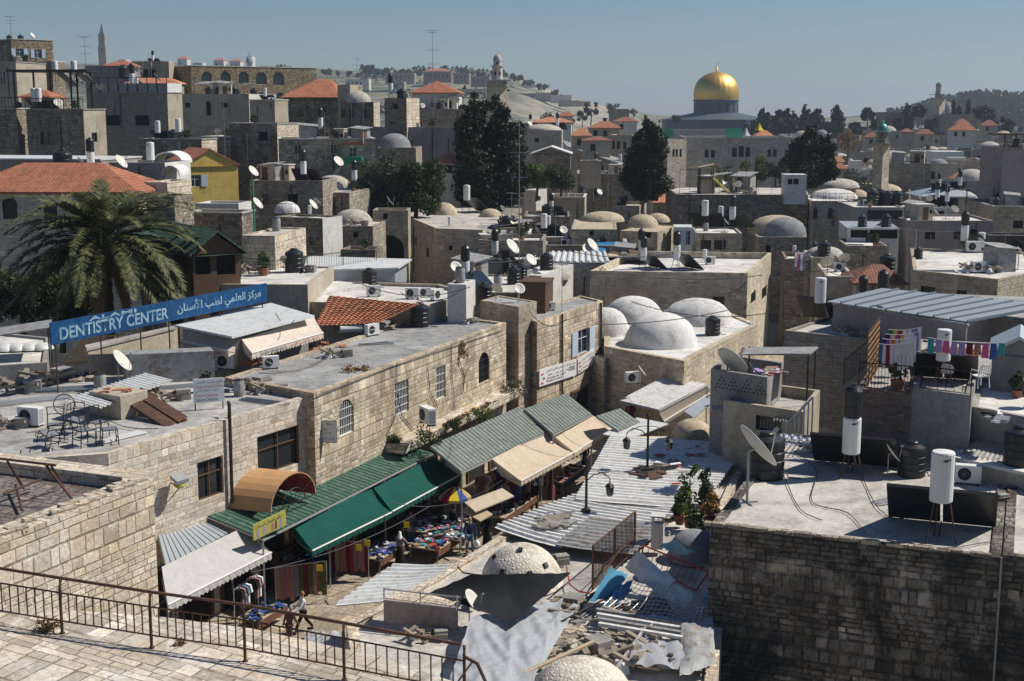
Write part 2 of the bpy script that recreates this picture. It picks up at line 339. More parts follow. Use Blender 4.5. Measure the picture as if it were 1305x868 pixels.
for nm,c in dict(red=(.35,.03,.04),maroon=(.13,.02,.035),pink=(.55,.12,.28),white=(.75,.75,.78),blue=(.04,.10,.32),navy=(.02,.03,.08),jean=(.12,.2,.3),grey=(.2,.2,.21),black=(.012,.012,.013),brown=(.14,.07,.045),tan=(.4,.28,.18),olive=(.10,.10,.04),lilac=(.33,.25,.5),orange=(.7,.2,.03),yellow=(.75,.55,.03),green=(.03,.25,.12),teal=(.05,.3,.33),rose=(.33,.17,.15)).items():
 fabric('cl_'+nm,c,.25,trans=.05)
plain('skin',(.42,.25,.17),.6,0,.08);plain('hair_dark',(.02,.014,.01),.7);plain('hair_grey',(.3,.29,.28),.7);plain('hair_copper',(.34,.14,.04),.6)
def leafmat(key,a,b,tr=.25,sc_=1.5):
 t=NT(key,.6,0,.25);P=t.pos();k=t.mix(t.ramp(t.noise(P,sc_,3,.6),[(.35,0),(.65,1)]),a,b)
 k=t.mix(.5,k,t.ramp(t.noise(P,9,2,.5),[(.3,.5),(.7,1.3)]),'MULTIPLY')
 t.col(k);tn=t.n('ShaderNodeBsdfTranslucent');t.l(k,tn.inputs[0]);ms=t.n('ShaderNodeMixShader');ms.inputs[0].default_value=tr
 t.l(t.b.outputs[0],ms.inputs[1]);t.l(tn.outputs[0],ms.inputs[2]);t.l(ms.outputs[0],t.t.nodes['Material Output'].inputs[0]);M[key]=t.mat
leafmat('leaf_cypress',(.012,.022,.010),(.028,.042,.018),.1);leafmat('leaf_green',(.03,.05,.018),(.06,.085,.028));leafmat('leaf_bright',(.07,.12,.02),(.15,.19,.04))
leafmat('leaf_palm',(.045,.065,.028),(.19,.185,.08),.25,3);leafmat('leaf_dry',(.20,.12,.05),(.30,.17,.06),.2,3);leafmat('leaf_dusty',(.06,.075,.045),(.11,.12,.075),.2);leafmat('leaf_fruit',(.45,.17,.02),(.5,.26,.04),.2,3)
plain('timber_grey',(.26,.22,.17),.9,0,.4);plain('bark',(.10,.075,.05),.95,0,.4,scale=12);plain('terracotta',(.30,.12,.07),.8)
Z_=V((0,0,1))
def facade(mb,p,q,z0,z1,ops,r=.22,m=0,tops=None):
 p=V((p[0],p[1],0));q=V((q[0],q[1],0));L=(q-p).length;e=(q-p)/L;n=V((e.y,-e.x,0))
 def P(u,v,d=0):a=p+e*u-n*d;return(a.x,a.y,v)
 ops=[o for o in ops if o[0]>.02 and o[1]<L-.02 and o[3]<z1-.02 and o[2]>z0 and o[1]-o[0]>.05]
 us=sorted(set([0,L]+[round(x,4)for o in ops for x in o[:2]]));vs_=sorted(set([z0,z1]+[round(x,4)for o in ops for x in o[2:4]]))
 for i in range(len(us)-1):
  run=None
  for j in range(len(vs_)-1):
   uc=(us[i]+us[i+1])/2;vc=(vs_[j]+vs_[j+1])/2
   if any(o[0]<uc<o[1]and o[2]<vc<o[3]for o in ops):continue
   mb.poly([P(us[i],vs_[j]),P(us[i+1],vs_[j]),P(us[i+1],vs_[j+1]),P(us[i],vs_[j+1])],m)
 for o in ops:
  a,b,c,d=o[:4]
  for(x0,y0,x1,y1)in((a,c,b,c),(b,c,b,d),(b,d,a,d),(a,d,a,c)):
   mb.poly([P(x0,y0),P(x1,y1),P(x1,y1,r),P(x0,y0,r)],m)
  if 'a' in o[4]:
   w=(b-a)/2;cx=(a+b)/2;zc=d-w;K=6
   for s in(-1,1):
    pts=[P(cx+s*w,d,.02)]+[P(cx+s*w*math.cos(t),zc+w*math.sin(t),.02)for t in[math.pi/2*k/K for k in range(K+1)]]
    mb.poly(pts if s>0 else pts[::-1],m)
 return ops,P,e,n
FR={'w':'white_paint','g':'iron','v':'white_paint','s':'shutter_blue','b':'brown_wood','d':None,'t':'off_white'}
def windows(root,ops,P,e,n,r=.22):
 for a,b,c,d,k in ops:
  kk=k[0];W=b-a;H=d-c
  pm=MB();pm.poly([P(a-.01,c-.01,r-.02),P(b+.01,c-.01,r-.02),P(b+.01,d+.01,r-.02),P(a-.01,d+.01,r-.02)])
  pane_mat=M['dark_room']if kk=='d' else M['brown_wood']if k.startswith('bd')else M['window_glass']
  if kk=='d':
   pm.build('window',pane_mat,root);continue
  f=MB()
  def bar(u0,u1,v0,v1,dd=.12,th=.025):
   cc=(V(P((u0+u1)/2,(v0+v1)/2,dd)));f.box(cc,e*((u1-u0)/2),n*th,(0,0,(v1-v0)/2))
  t=.05
  bar(a,a+t,c,d);bar(b-t,b,c,d);bar(a+t,b-t,c,c+t);bar(a+t,b-t,d-t,d)
  if kk in 'wsb':
   bar((a+b)/2-.025,(a+b)/2+.025,c+t,d-t)
   if H>1:bar(a+t,b-t,c+H*.62,c+H*.62+.04,.115)
  if kk in 'gv':
   nb=max(2,int(W/.16));
   for i in range(1,nb):u=a+W*i/nb;bar(u-.012,u+.012,c+t,d-t,.09,.012)
   for i in range(1,4):z=c+H*i/4;bar(a+t,b-t,z-.012,z+.012,.06,.012)
  w=f.build('window',M[FR[kk]],root)
  p2=pm.build('pane',pane_mat,w)
  if kk=='s':
   for s in(-1,1):
    sm=MB();u=a-W*.28 if s<0 else b+W*.28
    sm.box(V(P(u,(c+d)/2,-.05)),e*(W*.25),n*.02,(0,0,H/2))
    sm.build('shutter',M['shutter_blue'],root)
def inset(pts,d):
 out=[];n=len(pts)
 for i in range(n):
  a=V(pts[i-1][:2]);b=V(pts[i][:2]);c=V(pts[(i+1)%n][:2])
  e1=(b-a).normalized();e2=(c-b).normalized();n1=V((-e1.y,e1.x));n2=V((-e2.y,e2.x))
  k=n1+n2;k=k/max(.3,k.dot(n1))if k.length>1e-4 else n1
  out.append((b.x+k.x*d,b.y+k.y*d))
 return out
class B:pass
HB={}
def bld(key,name,desc,pts,zt,wall,roof=None,z0=-2,par=.35,pt=.22,wins=(),phrase=None,cat='building',group=None,rkind='flat',rh=1.6,over=.3,coping=None,host='',pix=True,r=.22,side=None):
 pts=[tuple(p[:2])for p in pts]
 area=sum(pts[i][0]*pts[(i+1)%len(pts)][1]-pts[(i+1)%len(pts)][0]*pts[i][1]for i in range(len(pts)))
 assert area>0,('clockwise',key)
 c=(sum(p[0]for p in pts)/len(pts),sum(p[1]for p in pts)/len(pts),z0)
 if not wins and cat=='building' and key[0]in 'LC' and rkind=='flat':
  q_=random.Random(key);Lf=(V(pts[1])-V(pts[0])).length
  wins=[('m',0,u,u+q_.uniform(.6,1.0),zt-q_.choice([1.9,2.2,3.0]),zt-q_.choice([1.0,1.2]),q_.choice('dgwd'))for u in[q_.uniform(.4,1.2)+2.6*k for k in range(int((Lf-1)/2.6))]if q_.random()<.55]
 root=thing(name,desc,cat,c,host=host,group=group)
 n=len(pts);per={i:[]for i in range(n)};p3=lambda i:V((pts[i%n][0],pts[i%n][1],0))
 for w in wins:
  if w[0]=='m':per[w[1]].append(w[2:]);continue
  i,x0,y0,x1,y1,k=w;p=p3(i);e=(p3(i+1)-p).normalized();nn=V((e.y,-e.x,0));xm=(x0+x1)/2;ym=(y0+y1)/2
  ua=(PP(x0,ym,p,nn)-p).dot(e);ub=(PP(x1,ym,p,nn)-p).dot(e);va=PP(xm,y1,p,nn).z;vb=PP(xm,y0,p,nn).z
  per[i].append((min(ua,ub),max(ua,ub),va,vb,k))
 mb=MB();todo=[];ms=MB()
 for i in range(n):
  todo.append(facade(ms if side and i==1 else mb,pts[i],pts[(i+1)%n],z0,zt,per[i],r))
 zr=zt-par
 rm=roof or 'concrete'
 if rkind=='flat' and par>0.02:
  ins=inset(pts,pt)
  for i in range(n):
   j=(i+1)%n
   mb.poly([(*pts[i],zt),(*pts[j],zt),(*ins[j],zt),(*ins[i],zt)],0)
   mb.poly([(*ins[i],zt),(*ins[j],zt),(*ins[j],zr-.02),(*ins[i],zr-.02)],0)
  rb=MB();rb.poly([(*q,zr)for q in inset(pts,pt*.5)])
 else:
  rb=MB();zr=zt
  if rkind=='flat':rb.prism(inset(pts,-over*.2),zt+.004,zt+.12);zr=zt+.12
 wo_=mb.build('wall',M[wall],root)
 if side:ms.build('side_wall',M[side],root)
 for ops,P,e,nn in todo:windows(root,ops,P,e,nn,r)
 if key[0]in 'LC' and cat in('building','wall')and abs(pts[1][0]-pts[0][0])>3:
  q_=random.Random(key+'p');a_=V((*pts[0],0));e_=(V((*pts[1],0))-a_);L_=e_.length;e_=e_/L_;n_=V((e_.y,-e_.x,0))
  for _ in range(q_.choice([1,2,3])):dp=MB();u_=q_.uniform(.1,.9)*L_;p_=a_+e_*u_+n_*.07;dp.cyl(p_+Z_*(zt-q_.uniform(0,1.5)),p_+Z_*max(z0,zt-q_.uniform(2,6)),.05,n=5);dp.build('drain_pipe',M[q_.choice(['iron','rust_metal','grey_metal','off_white'])],root)
  if rkind=='flat' and not coping and par>.2 and q_.random()<.6:coping=q_.choice(['roof_pale','concrete','plaster_white'])
 if coping:
  cm=MB();o1=inset(pts,-.08);o2=inset(pts,pt+.05)
  for i in range(n):
   j=(i+1)%n
   for(A_,B_,z1,z2)in((o1,o1,zt+.003,zt+.12),):cm.poly([(*o1[i],z1),(*o1[j],z1),(*o1[j],z2),(*o1[i],z2)])
   cm.poly([(*o1[i],zt+.12),(*o1[j],zt+.12),(*o2[j],zt+.12),(*o2[i],zt+.12)])
   cm.poly([(*o2[j],zt+.003),(*o2[i],zt+.003),(*o2[i],zt+.12),(*o2[j],zt+.12)])
   cm.poly([(*o1[j],zt+.003),(*o1[i],zt+.003),(*o2[i],zt+.003),(*o2[j],zt+.003)])
  cm.build('coping',M[coping],root)
 if rkind in('hip','gable','gablef','pyr'):
  q=[V((*a,zt))for a in inset(pts,-over)]
  if rkind=='gablef':q=q[1:]+q[:1]
  A_,B_,C_,D_=q;up=V((0,0,rh));m1=(A_+D_)/2;m2=(B_+C_)/2;dd=(B_-A_).normalized();hw=(D_-A_).length/2
  if rkind=='pyr':m1=m2=(A_+B_+C_+D_)/4
  elif rkind=='hip':m1=m1+dd*min(hw,(m2-m1).length*.45);m2=m2-dd*min(hw,(m2-m1).length*.6)
  m1=m1+up;m2=m2+up;dn=V((0,0,-.14))
  rb.poly([A_,B_,m2,m1]if m1!=m2 else[A_,B_,m1]);rb.poly([C_,D_,m1,m2]if m1!=m2 else[C_,D_,m1])
  if rkind in('hip','pyr'):rb.poly([B_,C_,m2]);rb.poly([D_,A_,m1])
  for a,b in((A_,B_),(B_,C_),(C_,D_),(D_,A_)):
   if rkind in('hip','pyr')or(a,b)in((A_,B_),(C_,D_)):rb.poly([a,a+dn,b+dn,b])
  rb.poly([D_+dn,C_+dn,B_+dn,A_+dn])
  if rkind.startswith('gable'):
   g=MB();I=[V((*a,zt))for a in pts]
   if rkind=='gablef':I=I[1:]+I[:1]
   k=rh*(1-over*2/max(1,(D_-A_).length))-.03
   g.poly([I[3],I[0],(I[0]+I[3])/2+V((0,0,k))][::-1]);g.build('gable',M[wall],root);g=MB();g.poly([I[1],I[2],(I[1]+I[2])/2+V((0,0,k))]);g.build('gable',M[wall],root)
   rb.poly([A_,m1,m1+dn,A_+dn]);rb.poly([m1,D_,D_+dn,m1+dn]);rb.poly([B_,B_+dn,m2+dn,m2]);rb.poly([m2,m2+dn,C_+dn,C_])
  zr=zt+rh*.5
 rb.build('roof',M[rm],root)
 b=B();b.root=root;b.zr=zr;b.zt=zt;b.pts=pts;b.name=phrase or desc;b.key=key;HB[key]=b
 return b
def fp(xA,xB,xC,yTop,Y,yaw=-20,depth=None):
 A=PY(xA,yTop,Y);c,s=math.cos(R(yaw)),math.sin(R(yaw));e1=V((c,s,0));e2=V((-s,c,0))
 Bp=A+e1*solveL(A,e1,xB)
 if depth is None:
  depth=max(3,min(40,solveL(Bp,e2,xC)))
 return[A,Bp,Bp+e2*depth,A+e2*depth],A.z
def box(key,name,desc,xA,xB,xC,yTop,Y,wall,roof='concrete',yaw=-20,depth=None,**k):
 pts,z=fp(xA,xB,xC,yTop,Y,yaw,depth);return bld(key,name,desc,pts,z,wall,roof,**k)
def par(key,name,desc,a,b,c,z,wall,roof='concrete',dmin=None,**k):
 A_=PZ(*a,z);B_=PZ(*b,z);C_=PZ(*c,z)
 if dmin:C_=B_+(C_-B_).normalized()*dmin
 return bld(key,name,desc,[A_,B_,C_,A_+C_-B_],z,wall,roof,**k)
def poly(key,name,desc,px,z,wall,roof='concrete',**k):
 return bld(key,name,desc,[PZ(x,y,z)for x,y in px],z,wall,roof,**k)
def adddome(b,x,y,r,h,mat='dome_stone',drum=0,n=26,p=.9,skylights=0,base=True):
 """x,y: pixel of the dome's base centre on the roof of b"""
 if b.zr<18.5:c=PZ(x,y,b.zr)
 else:Ym=sum(q[1]for q in b.pts)/len(b.pts);c=PY(x,138,Ym);c.z=b.zr
 mb=MB();zz=b.zr-.05
 pr=[(r*1.03,0),(r*1.03,drum)]if drum else[]
 for i in range(9):
  t=math.pi/2*i/8;pr.append((max(r*math.cos(t)**p,.02),drum+h*math.sin(t)))
 mb.lathe((c.x,c.y,zz),pr,n,0,.06);d=mb.build('dome',M[mat],b.root,True);return c
PROTO={}
def proto(key):
 def deco(f):PROTO[key]=[f,None,False];return f
 return deco
def put(key,px=None,py=None,b=None,rz=0,s=1.0,loc=None,desc=None,host=None,group=None,cat=None,z=None,tilt=0):
 pr=PROTO[key]
 if pr[1]is None:
  pr[1]=pr[0]();index_kids()
  pr[3:]=[pr[1].get('category'),pr[1].get('group')]
  o=pr[1]
 else:o=copy_tree(pr[1])
 if loc is None:
  if z is not None:loc=PZ(px,py,z)
  elif b.zr<17.5:loc=PZ(px,py,b.zr)
  else:Ym=sum(q[1]for q in b.pts)/len(b.pts);loc=PY(px,138,Ym);loc.z=b.zr
 o.location=loc;o.rotation_euler=(tilt,0,rz);o.scale=(s,)*3
 for k in('label',):
  if k in o:del o[k]
 o['category']=cat or pr[3];o['group']=group or pr[4]
 PEND.append((o,desc or DEF[key],host if host is not None else('on '+b.name if b else '')))
 return o
DEF=dict(tank='black plastic water tank',boiler='white solar boiler',dish='pale satellite dish',ac='white air conditioner',antenna='metal television antenna',drum='upright white boiler')
def base_thing(name,cat,group):o=thing(name,None,cat,group=group);return o
@proto('tank')
def _tank():
 r=base_thing('water_tank','water tank','water tanks on the roofs');mb=MB();R_=.5;pr=[(R_*.96,0),(R_,.05)]
 for z in(.28,.52,.76):pr+=[(R_,z),(R_*.965,z+.02),(R_*.965,z+.06),(R_,z+.08)]
 pr+=[(R_,1.02),(R_*.93,1.1),(R_*.5,1.2)]
 mb.lathe((0,0,0),pr,20);mb.build('body',M['black_plastic'],r)
 lb=MB();lb.lathe((0,0,1.18),[(R_*.42,0),(R_*.42,.09),(R_*.36,.12),(.04,.14)],16);lb.build('lid',M['black_plastic'],r)
 pb=MB();pb.tube([(R_*.9,-.1,.15),(R_*1.12,-.1,.15),(R_*1.2,-.1,0.02),(R_*1.9,-.2,.02)],.025);pb.build('pipe',M['grey_cable'],r);return r
def boilerparts(r,z,panels=2,mat='white_paint',rb=.27,h=1.2,mark=True):
 mb=MB();mb.lathe((0,0,z),[(rb*.96,0),(rb,.03),(rb,h-.04),(rb*.93,h),(.03,h+.03)],20);b=mb.build('boiler',M[mat],r)
 if mark:
  for t0,z0,s in((-3.0,.84,.07),(-2.8,.82,.1),(-2.5,.85,.07),(-2.85,.95,.045)):
   q=MB();a=[V((math.cos(t0+dt)*(rb+.004),math.sin(t0+dt)*(rb+.004),z+z0*h+dz))for dt,dz in((-s*1.5,0),(s*1.5,s*.3),(s*1.8,s),(-s,s*.5))]
   q.poly(a);q.build('marking',M['letter_black'],b)
 st=MB()
 for a in range(3):
  t=a*2.1+.3;st.cyl((math.cos(t)*rb*1.5,math.sin(t)*rb*1.5,0),(math.cos(t)*rb*.8,math.sin(t)*rb*.8,z+.02),.02,n=5)
 st.cyl((-rb,0,z*.5),(rb,0,z*.5),.015,n=4);st.cyl((0,-rb,z*.45),(0,rb,z*.45),.015,n=4)
 if panels:
  st.cyl((.3,0,.05),(1.5,0,.05),.02,n=4)
 st.build('stand',M['rust_metal'],r)
 for i in range(panels):
  y=(i-(panels-1)/2)*1.3;p=MB();c,s_=math.cos(R(42)),math.sin(R(42))
  p.box((.95,y,.62),(c*.85,0,-s_*.85),(0,.62,0),(s_*.05,0,c*.04));q=p.build('solar_panel',M['black_plastic'],r)
  g=MB();g.box((.95+s_*.042,y,.62+c*.042),(c*.81,0,-s_*.81),(0,.57,0),(s_*.003,0,c*.003));g.build('glass',M['solar_glass'],q)
@proto('boiler')
def _boiler():
 r=base_thing('solar_heater','solar heater','solar water heaters on the roofs');boilerparts(r,1.0);return r
@proto('drum')
def _drum():
 r=base_thing('boiler_drum','boiler','solar water heaters on the roofs');boilerparts(r,.35,0);return r
@proto('dish')
def _dish():
 r=base_thing('satellite_dish','satellite dish','satellite dishes on the roofs');mb=MB();Rr=.45;K=5;N=18
 ax=V((math.cos(R(38)),0,math.sin(R(38))));uu=V((0,1,0));vv=ax.cross(uu);c0=V((.12,0,1.0))
 vs=[];fs=[]
 for sgn,o in((1,0),(-1,-.012)):
  for k in range(K+1):
   q=k/K*Rr
   for i in range(N):t=2*math.pi*i/N;vs.append(c0+ax*(q*q*.42+o)+uu*(q*math.cos(t))+vv*(q*math.sin(t)*1.06))
 def idx(s,k,i):return s*(K+1)*N+k*N+i%N
 for k in range(K):
  for i in range(N):
   fs.append((idx(0,k,i),idx(0,k,i+1),idx(0,k+1,i+1),idx(0,k+1,i)));fs.append((idx(1,k,i),idx(1,k+1,i),idx(1,k+1,i+1),idx(1,k,i+1)))
 for i in range(N):fs.append((idx(0,K,i),idx(0,K,i+1),idx(1,K,i+1),idx(1,K,i)))
 mb.add(vs,fs);mb.build('reflector',M['off_white'],r,True)
 a=MB();f=c0+ax*.5;a.tube([c0-vv*Rr*.9+ax*.05,f],.012,4);a.box(f,ax*.05,uu*.03,vv*.03);a.build('feed_arm',M['grey_metal'],r)
 m_=MB();m_.cyl((0,0,0),(0,0,.95),.025,n=6);m_.tube([(0,0,.95),c0-ax*.02],.02,5);m_.cyl((-.2,0,.01),(.2,0,.01),.02,n=4);m_.cyl((0,-.2,.01),(0,.2,.01),.02,n=4);m_.build('mast',M['grey_metal'],r);return r
@proto('ac')
def _ac():
 r=base_thing('air_conditioner','air conditioner','air conditioner units');mb=MB();mb.bx(-.42,.42,-.16,.16,.08,.68);mb.build('casing',M['white_paint'],r)
 g=MB();g.lathe((0,0,0),[(.22,0),(.22,.012)],18)
 g.v=[(v[0]-.12,-.162-v[2],.38+v[1])for v in g.v];f=g.build('fan_grille',M['black_matte'],r)
 h=MB()
 for k in range(5):h.tube([(-.12+math.cos(k*.63)*.21,-.178,.38+math.sin(k*.63)*.21),(-.12-math.cos(k*.63)*.21,-.178,.38-math.sin(k*.63)*.21)],.006,4)
 h.build('bars',M['grey_metal'],f)
 s_=MB()
 for k in range(9):s_.bx(.424,.43,-.13,.13,.14+k*.055,.165+k*.055)
 s_.build('vent',M['grey_metal'],r)
 ft=MB();ft.bx(-.36,-.28,-.17,.17,0,.08);ft.bx(.28,.36,-.17,.17,0,.08);ft.build('foot',M['iron'],r);return r
@proto('antenna')
def _ant():
 r=base_thing('television_antenna','antenna','antennas on the roofs');mb=MB();mb.cyl((0,0,0),(0,0,3.2),.02,.014,n=5);mb.build('mast',M['grey_metal'],r)
 b=MB();b.cyl((-.55,0,3.1),(.6,0,3.1),.012,n=4)
 for k in range(7):l=.18+.03*k;b.cyl((.55-k*.17,-l,3.1),(.55-k*.17,l,3.1),.008,n=4)
 b.cyl((0,-.5,2.6),(0,.5,2.6),.01,n=4);b.build('boom',M['grey_metal'],r);return r
def lerp(a,b,t):return V(a)*(1-t)+V(b)*t
def sheet(name,parent,P00,P10,P11,P01,mat,pitch=.25,amp=.035,prof='trap',th=.02,seg=1,jit=0,seed=0,seam=None):
 """ribs run P00->P01, the profile steps along P00->P10"""
 P00,P10,P11,P01=map(V,(P00,P10,P11,P01));W=max((P10-P00).length,(P11-P01).length);n=max(2,int(W/pitch))
 nrm=(P10-P00).cross(P01-P00).normalized();nrm=nrm if nrm.z>0 else-nrm;rr=random.Random(seed+5)
 if prof=='trap':pf=[(0,0),(.30,0),(.5,1),(.8,1)]
 elif prof=='seam':pf=[(0,0),(.9,0),(.92,1),(.98,1)]
 elif prof=='groove':pf=[(0,0),(.80,0),(.81,-1),(.99,-1)]
 else:pf=[(k/6,.5-.5*math.cos(2*math.pi*k/6))for k in range(6)]
 us=[];hs=[]
 for i in range(n):
  off=rr.uniform(-jit,jit)
  for a,h in pf:us.append((i+a)/n);hs.append(h*amp+off)
 us.append(1.0);hs.append(0)
 mb=MB();vs=[];S=seg+1
 for s_ in(0,1):
  for k in range(S):
   t=k/seg;sg=-.05*math.sin(math.pi*t)if seg>1 else 0
   for u,h in zip(us,hs):
    j=.03*noise.noise(V((u*W*.7+seed,t*3,seed)))if jit else 0
    vs.append(lerp(lerp(P00,P10,u),lerp(P01,P11,u),t)+nrm*(h+j-s_*th)+V((0,0,sg)))
 N=len(us);fs=[];ms=[]
 for k in range(S-1):
  for i in range(N-1):
   a=k*N+i;g=1 if(seam and hs[i]<-.01 and hs[i+1]<-.01)else 0
   fs.append((a,a+1,a+N+1,a+N));ms.append(g);b=S*N+a;fs.append((b,b+N,b+N+1,b+1));ms.append(0)
 for k0 in(0,S-1):
  for i in range(N-1):a=k0*N+i;b=a+S*N;fs.append((a,b,b+1,a+1));ms.append(0)
 for f,m in zip(fs,ms):pass
 mb.add(vs,fs);mb.m=ms
 return mb.build(name,[M[mat],M[seam or mat]],parent)
def slab(name,parent,pts,th,mat):
 pts=[V(p)for p in pts];n=len(pts);mb=MB();d=V((0,0,-th));mb.poly(pts);mb.poly([p+d for p in reversed(pts)])
 for i in range(n):j=(i+1)%n;mb.poly([pts[i],pts[i]+d,pts[j]+d,pts[j]])
 return mb.build(name,M[mat],parent)
def awning(name,desc,TL,TR,BR,BL,mat,host='',val=.25,sag=.12,sides=True,group='awnings over the market stalls',valmat=None):
 TL,TR,BR,BL=map(V,(TL,TR,BR,BL));root=thing(name,desc,'awning',BL,host=host,group=group)
 mb=MB();nu=max(6,int((TR-TL).length/.5));nv=8;vs=[]
 for k in range(nv+1):
  for i in range(nu+1):
   u=i/nu;t=k/nv;p=lerp(lerp(TL,TR,u),lerp(BL,BR,u),t)
   vs.append(p+V((0,0,-sag*math.sin(math.pi*t)*(.8+.4*abs(math.sin(u*nu*.35*math.pi)))+.04*noise.noise(p*.9))))
 N=nu+1;mb.add(vs,[(k*N+i,k*N+i+1,(k+1)*N+i+1,(k+1)*N+i)for k in range(nv)for i in range(nu)]);mb.build('canvas',M[mat],root,True)
 vb=MB();L=(BR-BL).length;q=max(6,int(L/.12));e=(BR-BL)/L
 vs=[];
 for i in range(q+1):
  p=lerp(BL,BR,i/q);w=.02*math.sin(i*1.9);side=V((e.y,-e.x,0))*w
  vs+=[p,p+side+V((0,0,-val*(.75 if i%2 else 1)))]
 vb.add(vs,[(2*i,2*i+1,2*i+3,2*i+2)for i in range(q)]);vb.build('valance',M[valmat or mat],root)
 fb=MB();fb.cyl(BL,BR,.035,n=6);fb.build('front_bar',M['white_paint'],root)
 for a,b in((TL,BL),(TR,BR),(lerp(TL,TR,.5),lerp(BL,BR,.5))):
  ab=MB();k=V((0,0,-.5));ab.tube([a+k*.9,lerp(a,b,.55)+k*.7,b+V((0,0,-.04))],.02,4);ab.build('arm',M['grey_metal'],root)
 if sides:
  for a,b in((TL,BL),(TR,BR)):
   s_=MB();s_.poly([a,b,b+V((0,0,-val)),lerp(a,b,.3)+V((0,0,-.5))]);s_.build('side_flap',M[mat],root)
 return root
def wire(pts_,r=.012,desc=None,host='',mat='grey_cable',sag=0,name='cable',group='cables along the roofs and walls',n=4):
 pts_=[V(p)for p in pts_]
 if sag:
  a,b=pts_[0],pts_[-1];pts_=[lerp(a,b,t/12)+V((0,0,-sag*4*(t/12)*(1-t/12)))for t in range(13)]
 mb=MB();mb.tube(pts_,r,n);o=mb.build(name,M[mat],None);c=V(pts_[0]);
 me=o.data
 for v in me.vertices:v.co-=c
 o.location=c
 return tag(o,desc,'cable',host,group)
def railing(desc,pts_,h=1.0,step=.12,mat='iron',r=.012,rr=.025,name='railing',cat='railing',host='',group=None,posts=2.0,base=.08,midrail=False):
 pts_=[V(p)for p in pts_];root=thing(name,desc,cat,pts_[0],host=host,group=group);bars=MB();rails=MB();pst=[]
 for a,b in zip(pts_,pts_[1:]):
  L=(b-a).length;up=V((0,0,1))
  rails.cyl(a+up*h,b+up*h,rr,n=5);rails.cyl(a+up*base,b+up*base,rr*.7,n=4)
  if midrail:rails.cyl(a+up*h*.85,b+up*h*.85,rr*.6,n=4)
  k=max(1,int(L/step))
  for i in range(1,k):p=lerp(a,b,i/k);bars.cyl(p+up*base,p+up*(h*.85 if midrail else h),r,n=4,cap=False)
  k=max(1,int(L/posts))
  for i in range(k+1):p=lerp(a,b,i/k);q=MB();q.cyl(p,p+up*h,rr,n=5);q.build('post',M[mat],root)
 rails.build('rail',M[mat],root);bars.build('bars',M[mat],root);return root
def leaves(mb,cl,n,size,rr,out=.5,squash=1.0):
 W=[c[1]**2 for c in cl]
 for _ in range(n):
  c,r=rr.choices(cl,W)[0][:2]
  d=V((rr.gauss(0,1),rr.gauss(0,1),rr.gauss(0,1)*squash)).normalized();p=V(c)+d*r*(rr.random()**.35)
  nn=(d*out+V((rr.gauss(0,.6),rr.gauss(0,.6),rr.gauss(0,.6)))).normalized();u=nn.orthogonal().normalized();a=rr.random()*6.28
  w=nn.cross(u);uu=u*math.cos(a)+w*math.sin(a);ww=nn.cross(uu);s=size*rr.uniform(.6,1.4)
  mb.poly([p-uu*s,p-ww*s*.55,p+uu*s,p+ww*s*.55])
def tree(name,desc,base,h,clumps,n,leaf,mat,host='',trunk=.2,group=None,cat='tree',seed=1,limbs=4,out=.5):
 root=thing(name,desc,cat,base,host=host,group=group);rr=random.Random(seed);base=V(base)
 t=MB();t.tube([base+V((0,0,-.5 if trunk>.06 else-.05)),base+V((.03*h,0,h*.3)),base+V((0,0.02*h,h*.6)),base+V((0,0,h*.9))],[trunk,trunk*.8,trunk*.5,trunk*.15],7)
 for i in range(limbs):
  c=clumps[int(rr.random()*len(clumps))][0];z=h*rr.uniform(.3,.55);a=base+V((0,0,z));t.tube([a,lerp(a,c,.5)+V((0,0,-.1*h*.3)),c],[trunk*.4,trunk*.25,trunk*.08],5)
 t.build('trunk',M['bark'],root);mb=MB();leaves(mb,clumps,n,leaf,rr,out);mb.build('crown',M[mat],root);return root
def cypress(desc,base,h,r,n,leaf,host='',spires=3,seed=1,mat='leaf_cypress',name='cypress_tree',group='cypress trees',low=.06):
 rr=random.Random(seed);cl=[];b=V(base)
 for s in range(spires):
  a=rr.random()*6.28;o=V((math.cos(a),math.sin(a),0))*r*(.42 if spires>1 else 0);hh=h*(1 if s==0 else rr.uniform(.8,.97))
  K=16
  for k in range(K):
   t=low+(1-low)*k/(K-1);w=r*(.75 if spires>1 else 1)*(math.sin(math.pi*min(1,(t*.82+.18)))**.6)*rr.uniform(.75,1.15)
   w=max(w,r*.08)
   cl.append((b+o*(1-t*.5)+V((rr.gauss(0,r*.16),rr.gauss(0,r*.16),hh*t)),w*.62))
 return tree(name,desc,base,h,cl,n,leaf,mat,host,r*.12,group,seed=seed,limbs=2)
def bush(name,desc,c,r,h,n,leaf,mat,host='',cat='plant',group=None,seed=3,k=9):
 rr=random.Random(seed);c=V(c);cl=[(c+V((rr.uniform(-r,r)*.7,rr.uniform(-r,r)*.7,h*rr.uniform(.0,.75))),r*rr.uniform(.35,.6))for _ in range(k)]
 return tree(name,desc,c,h,cl,n,leaf,mat,host,.05,group,cat,seed)
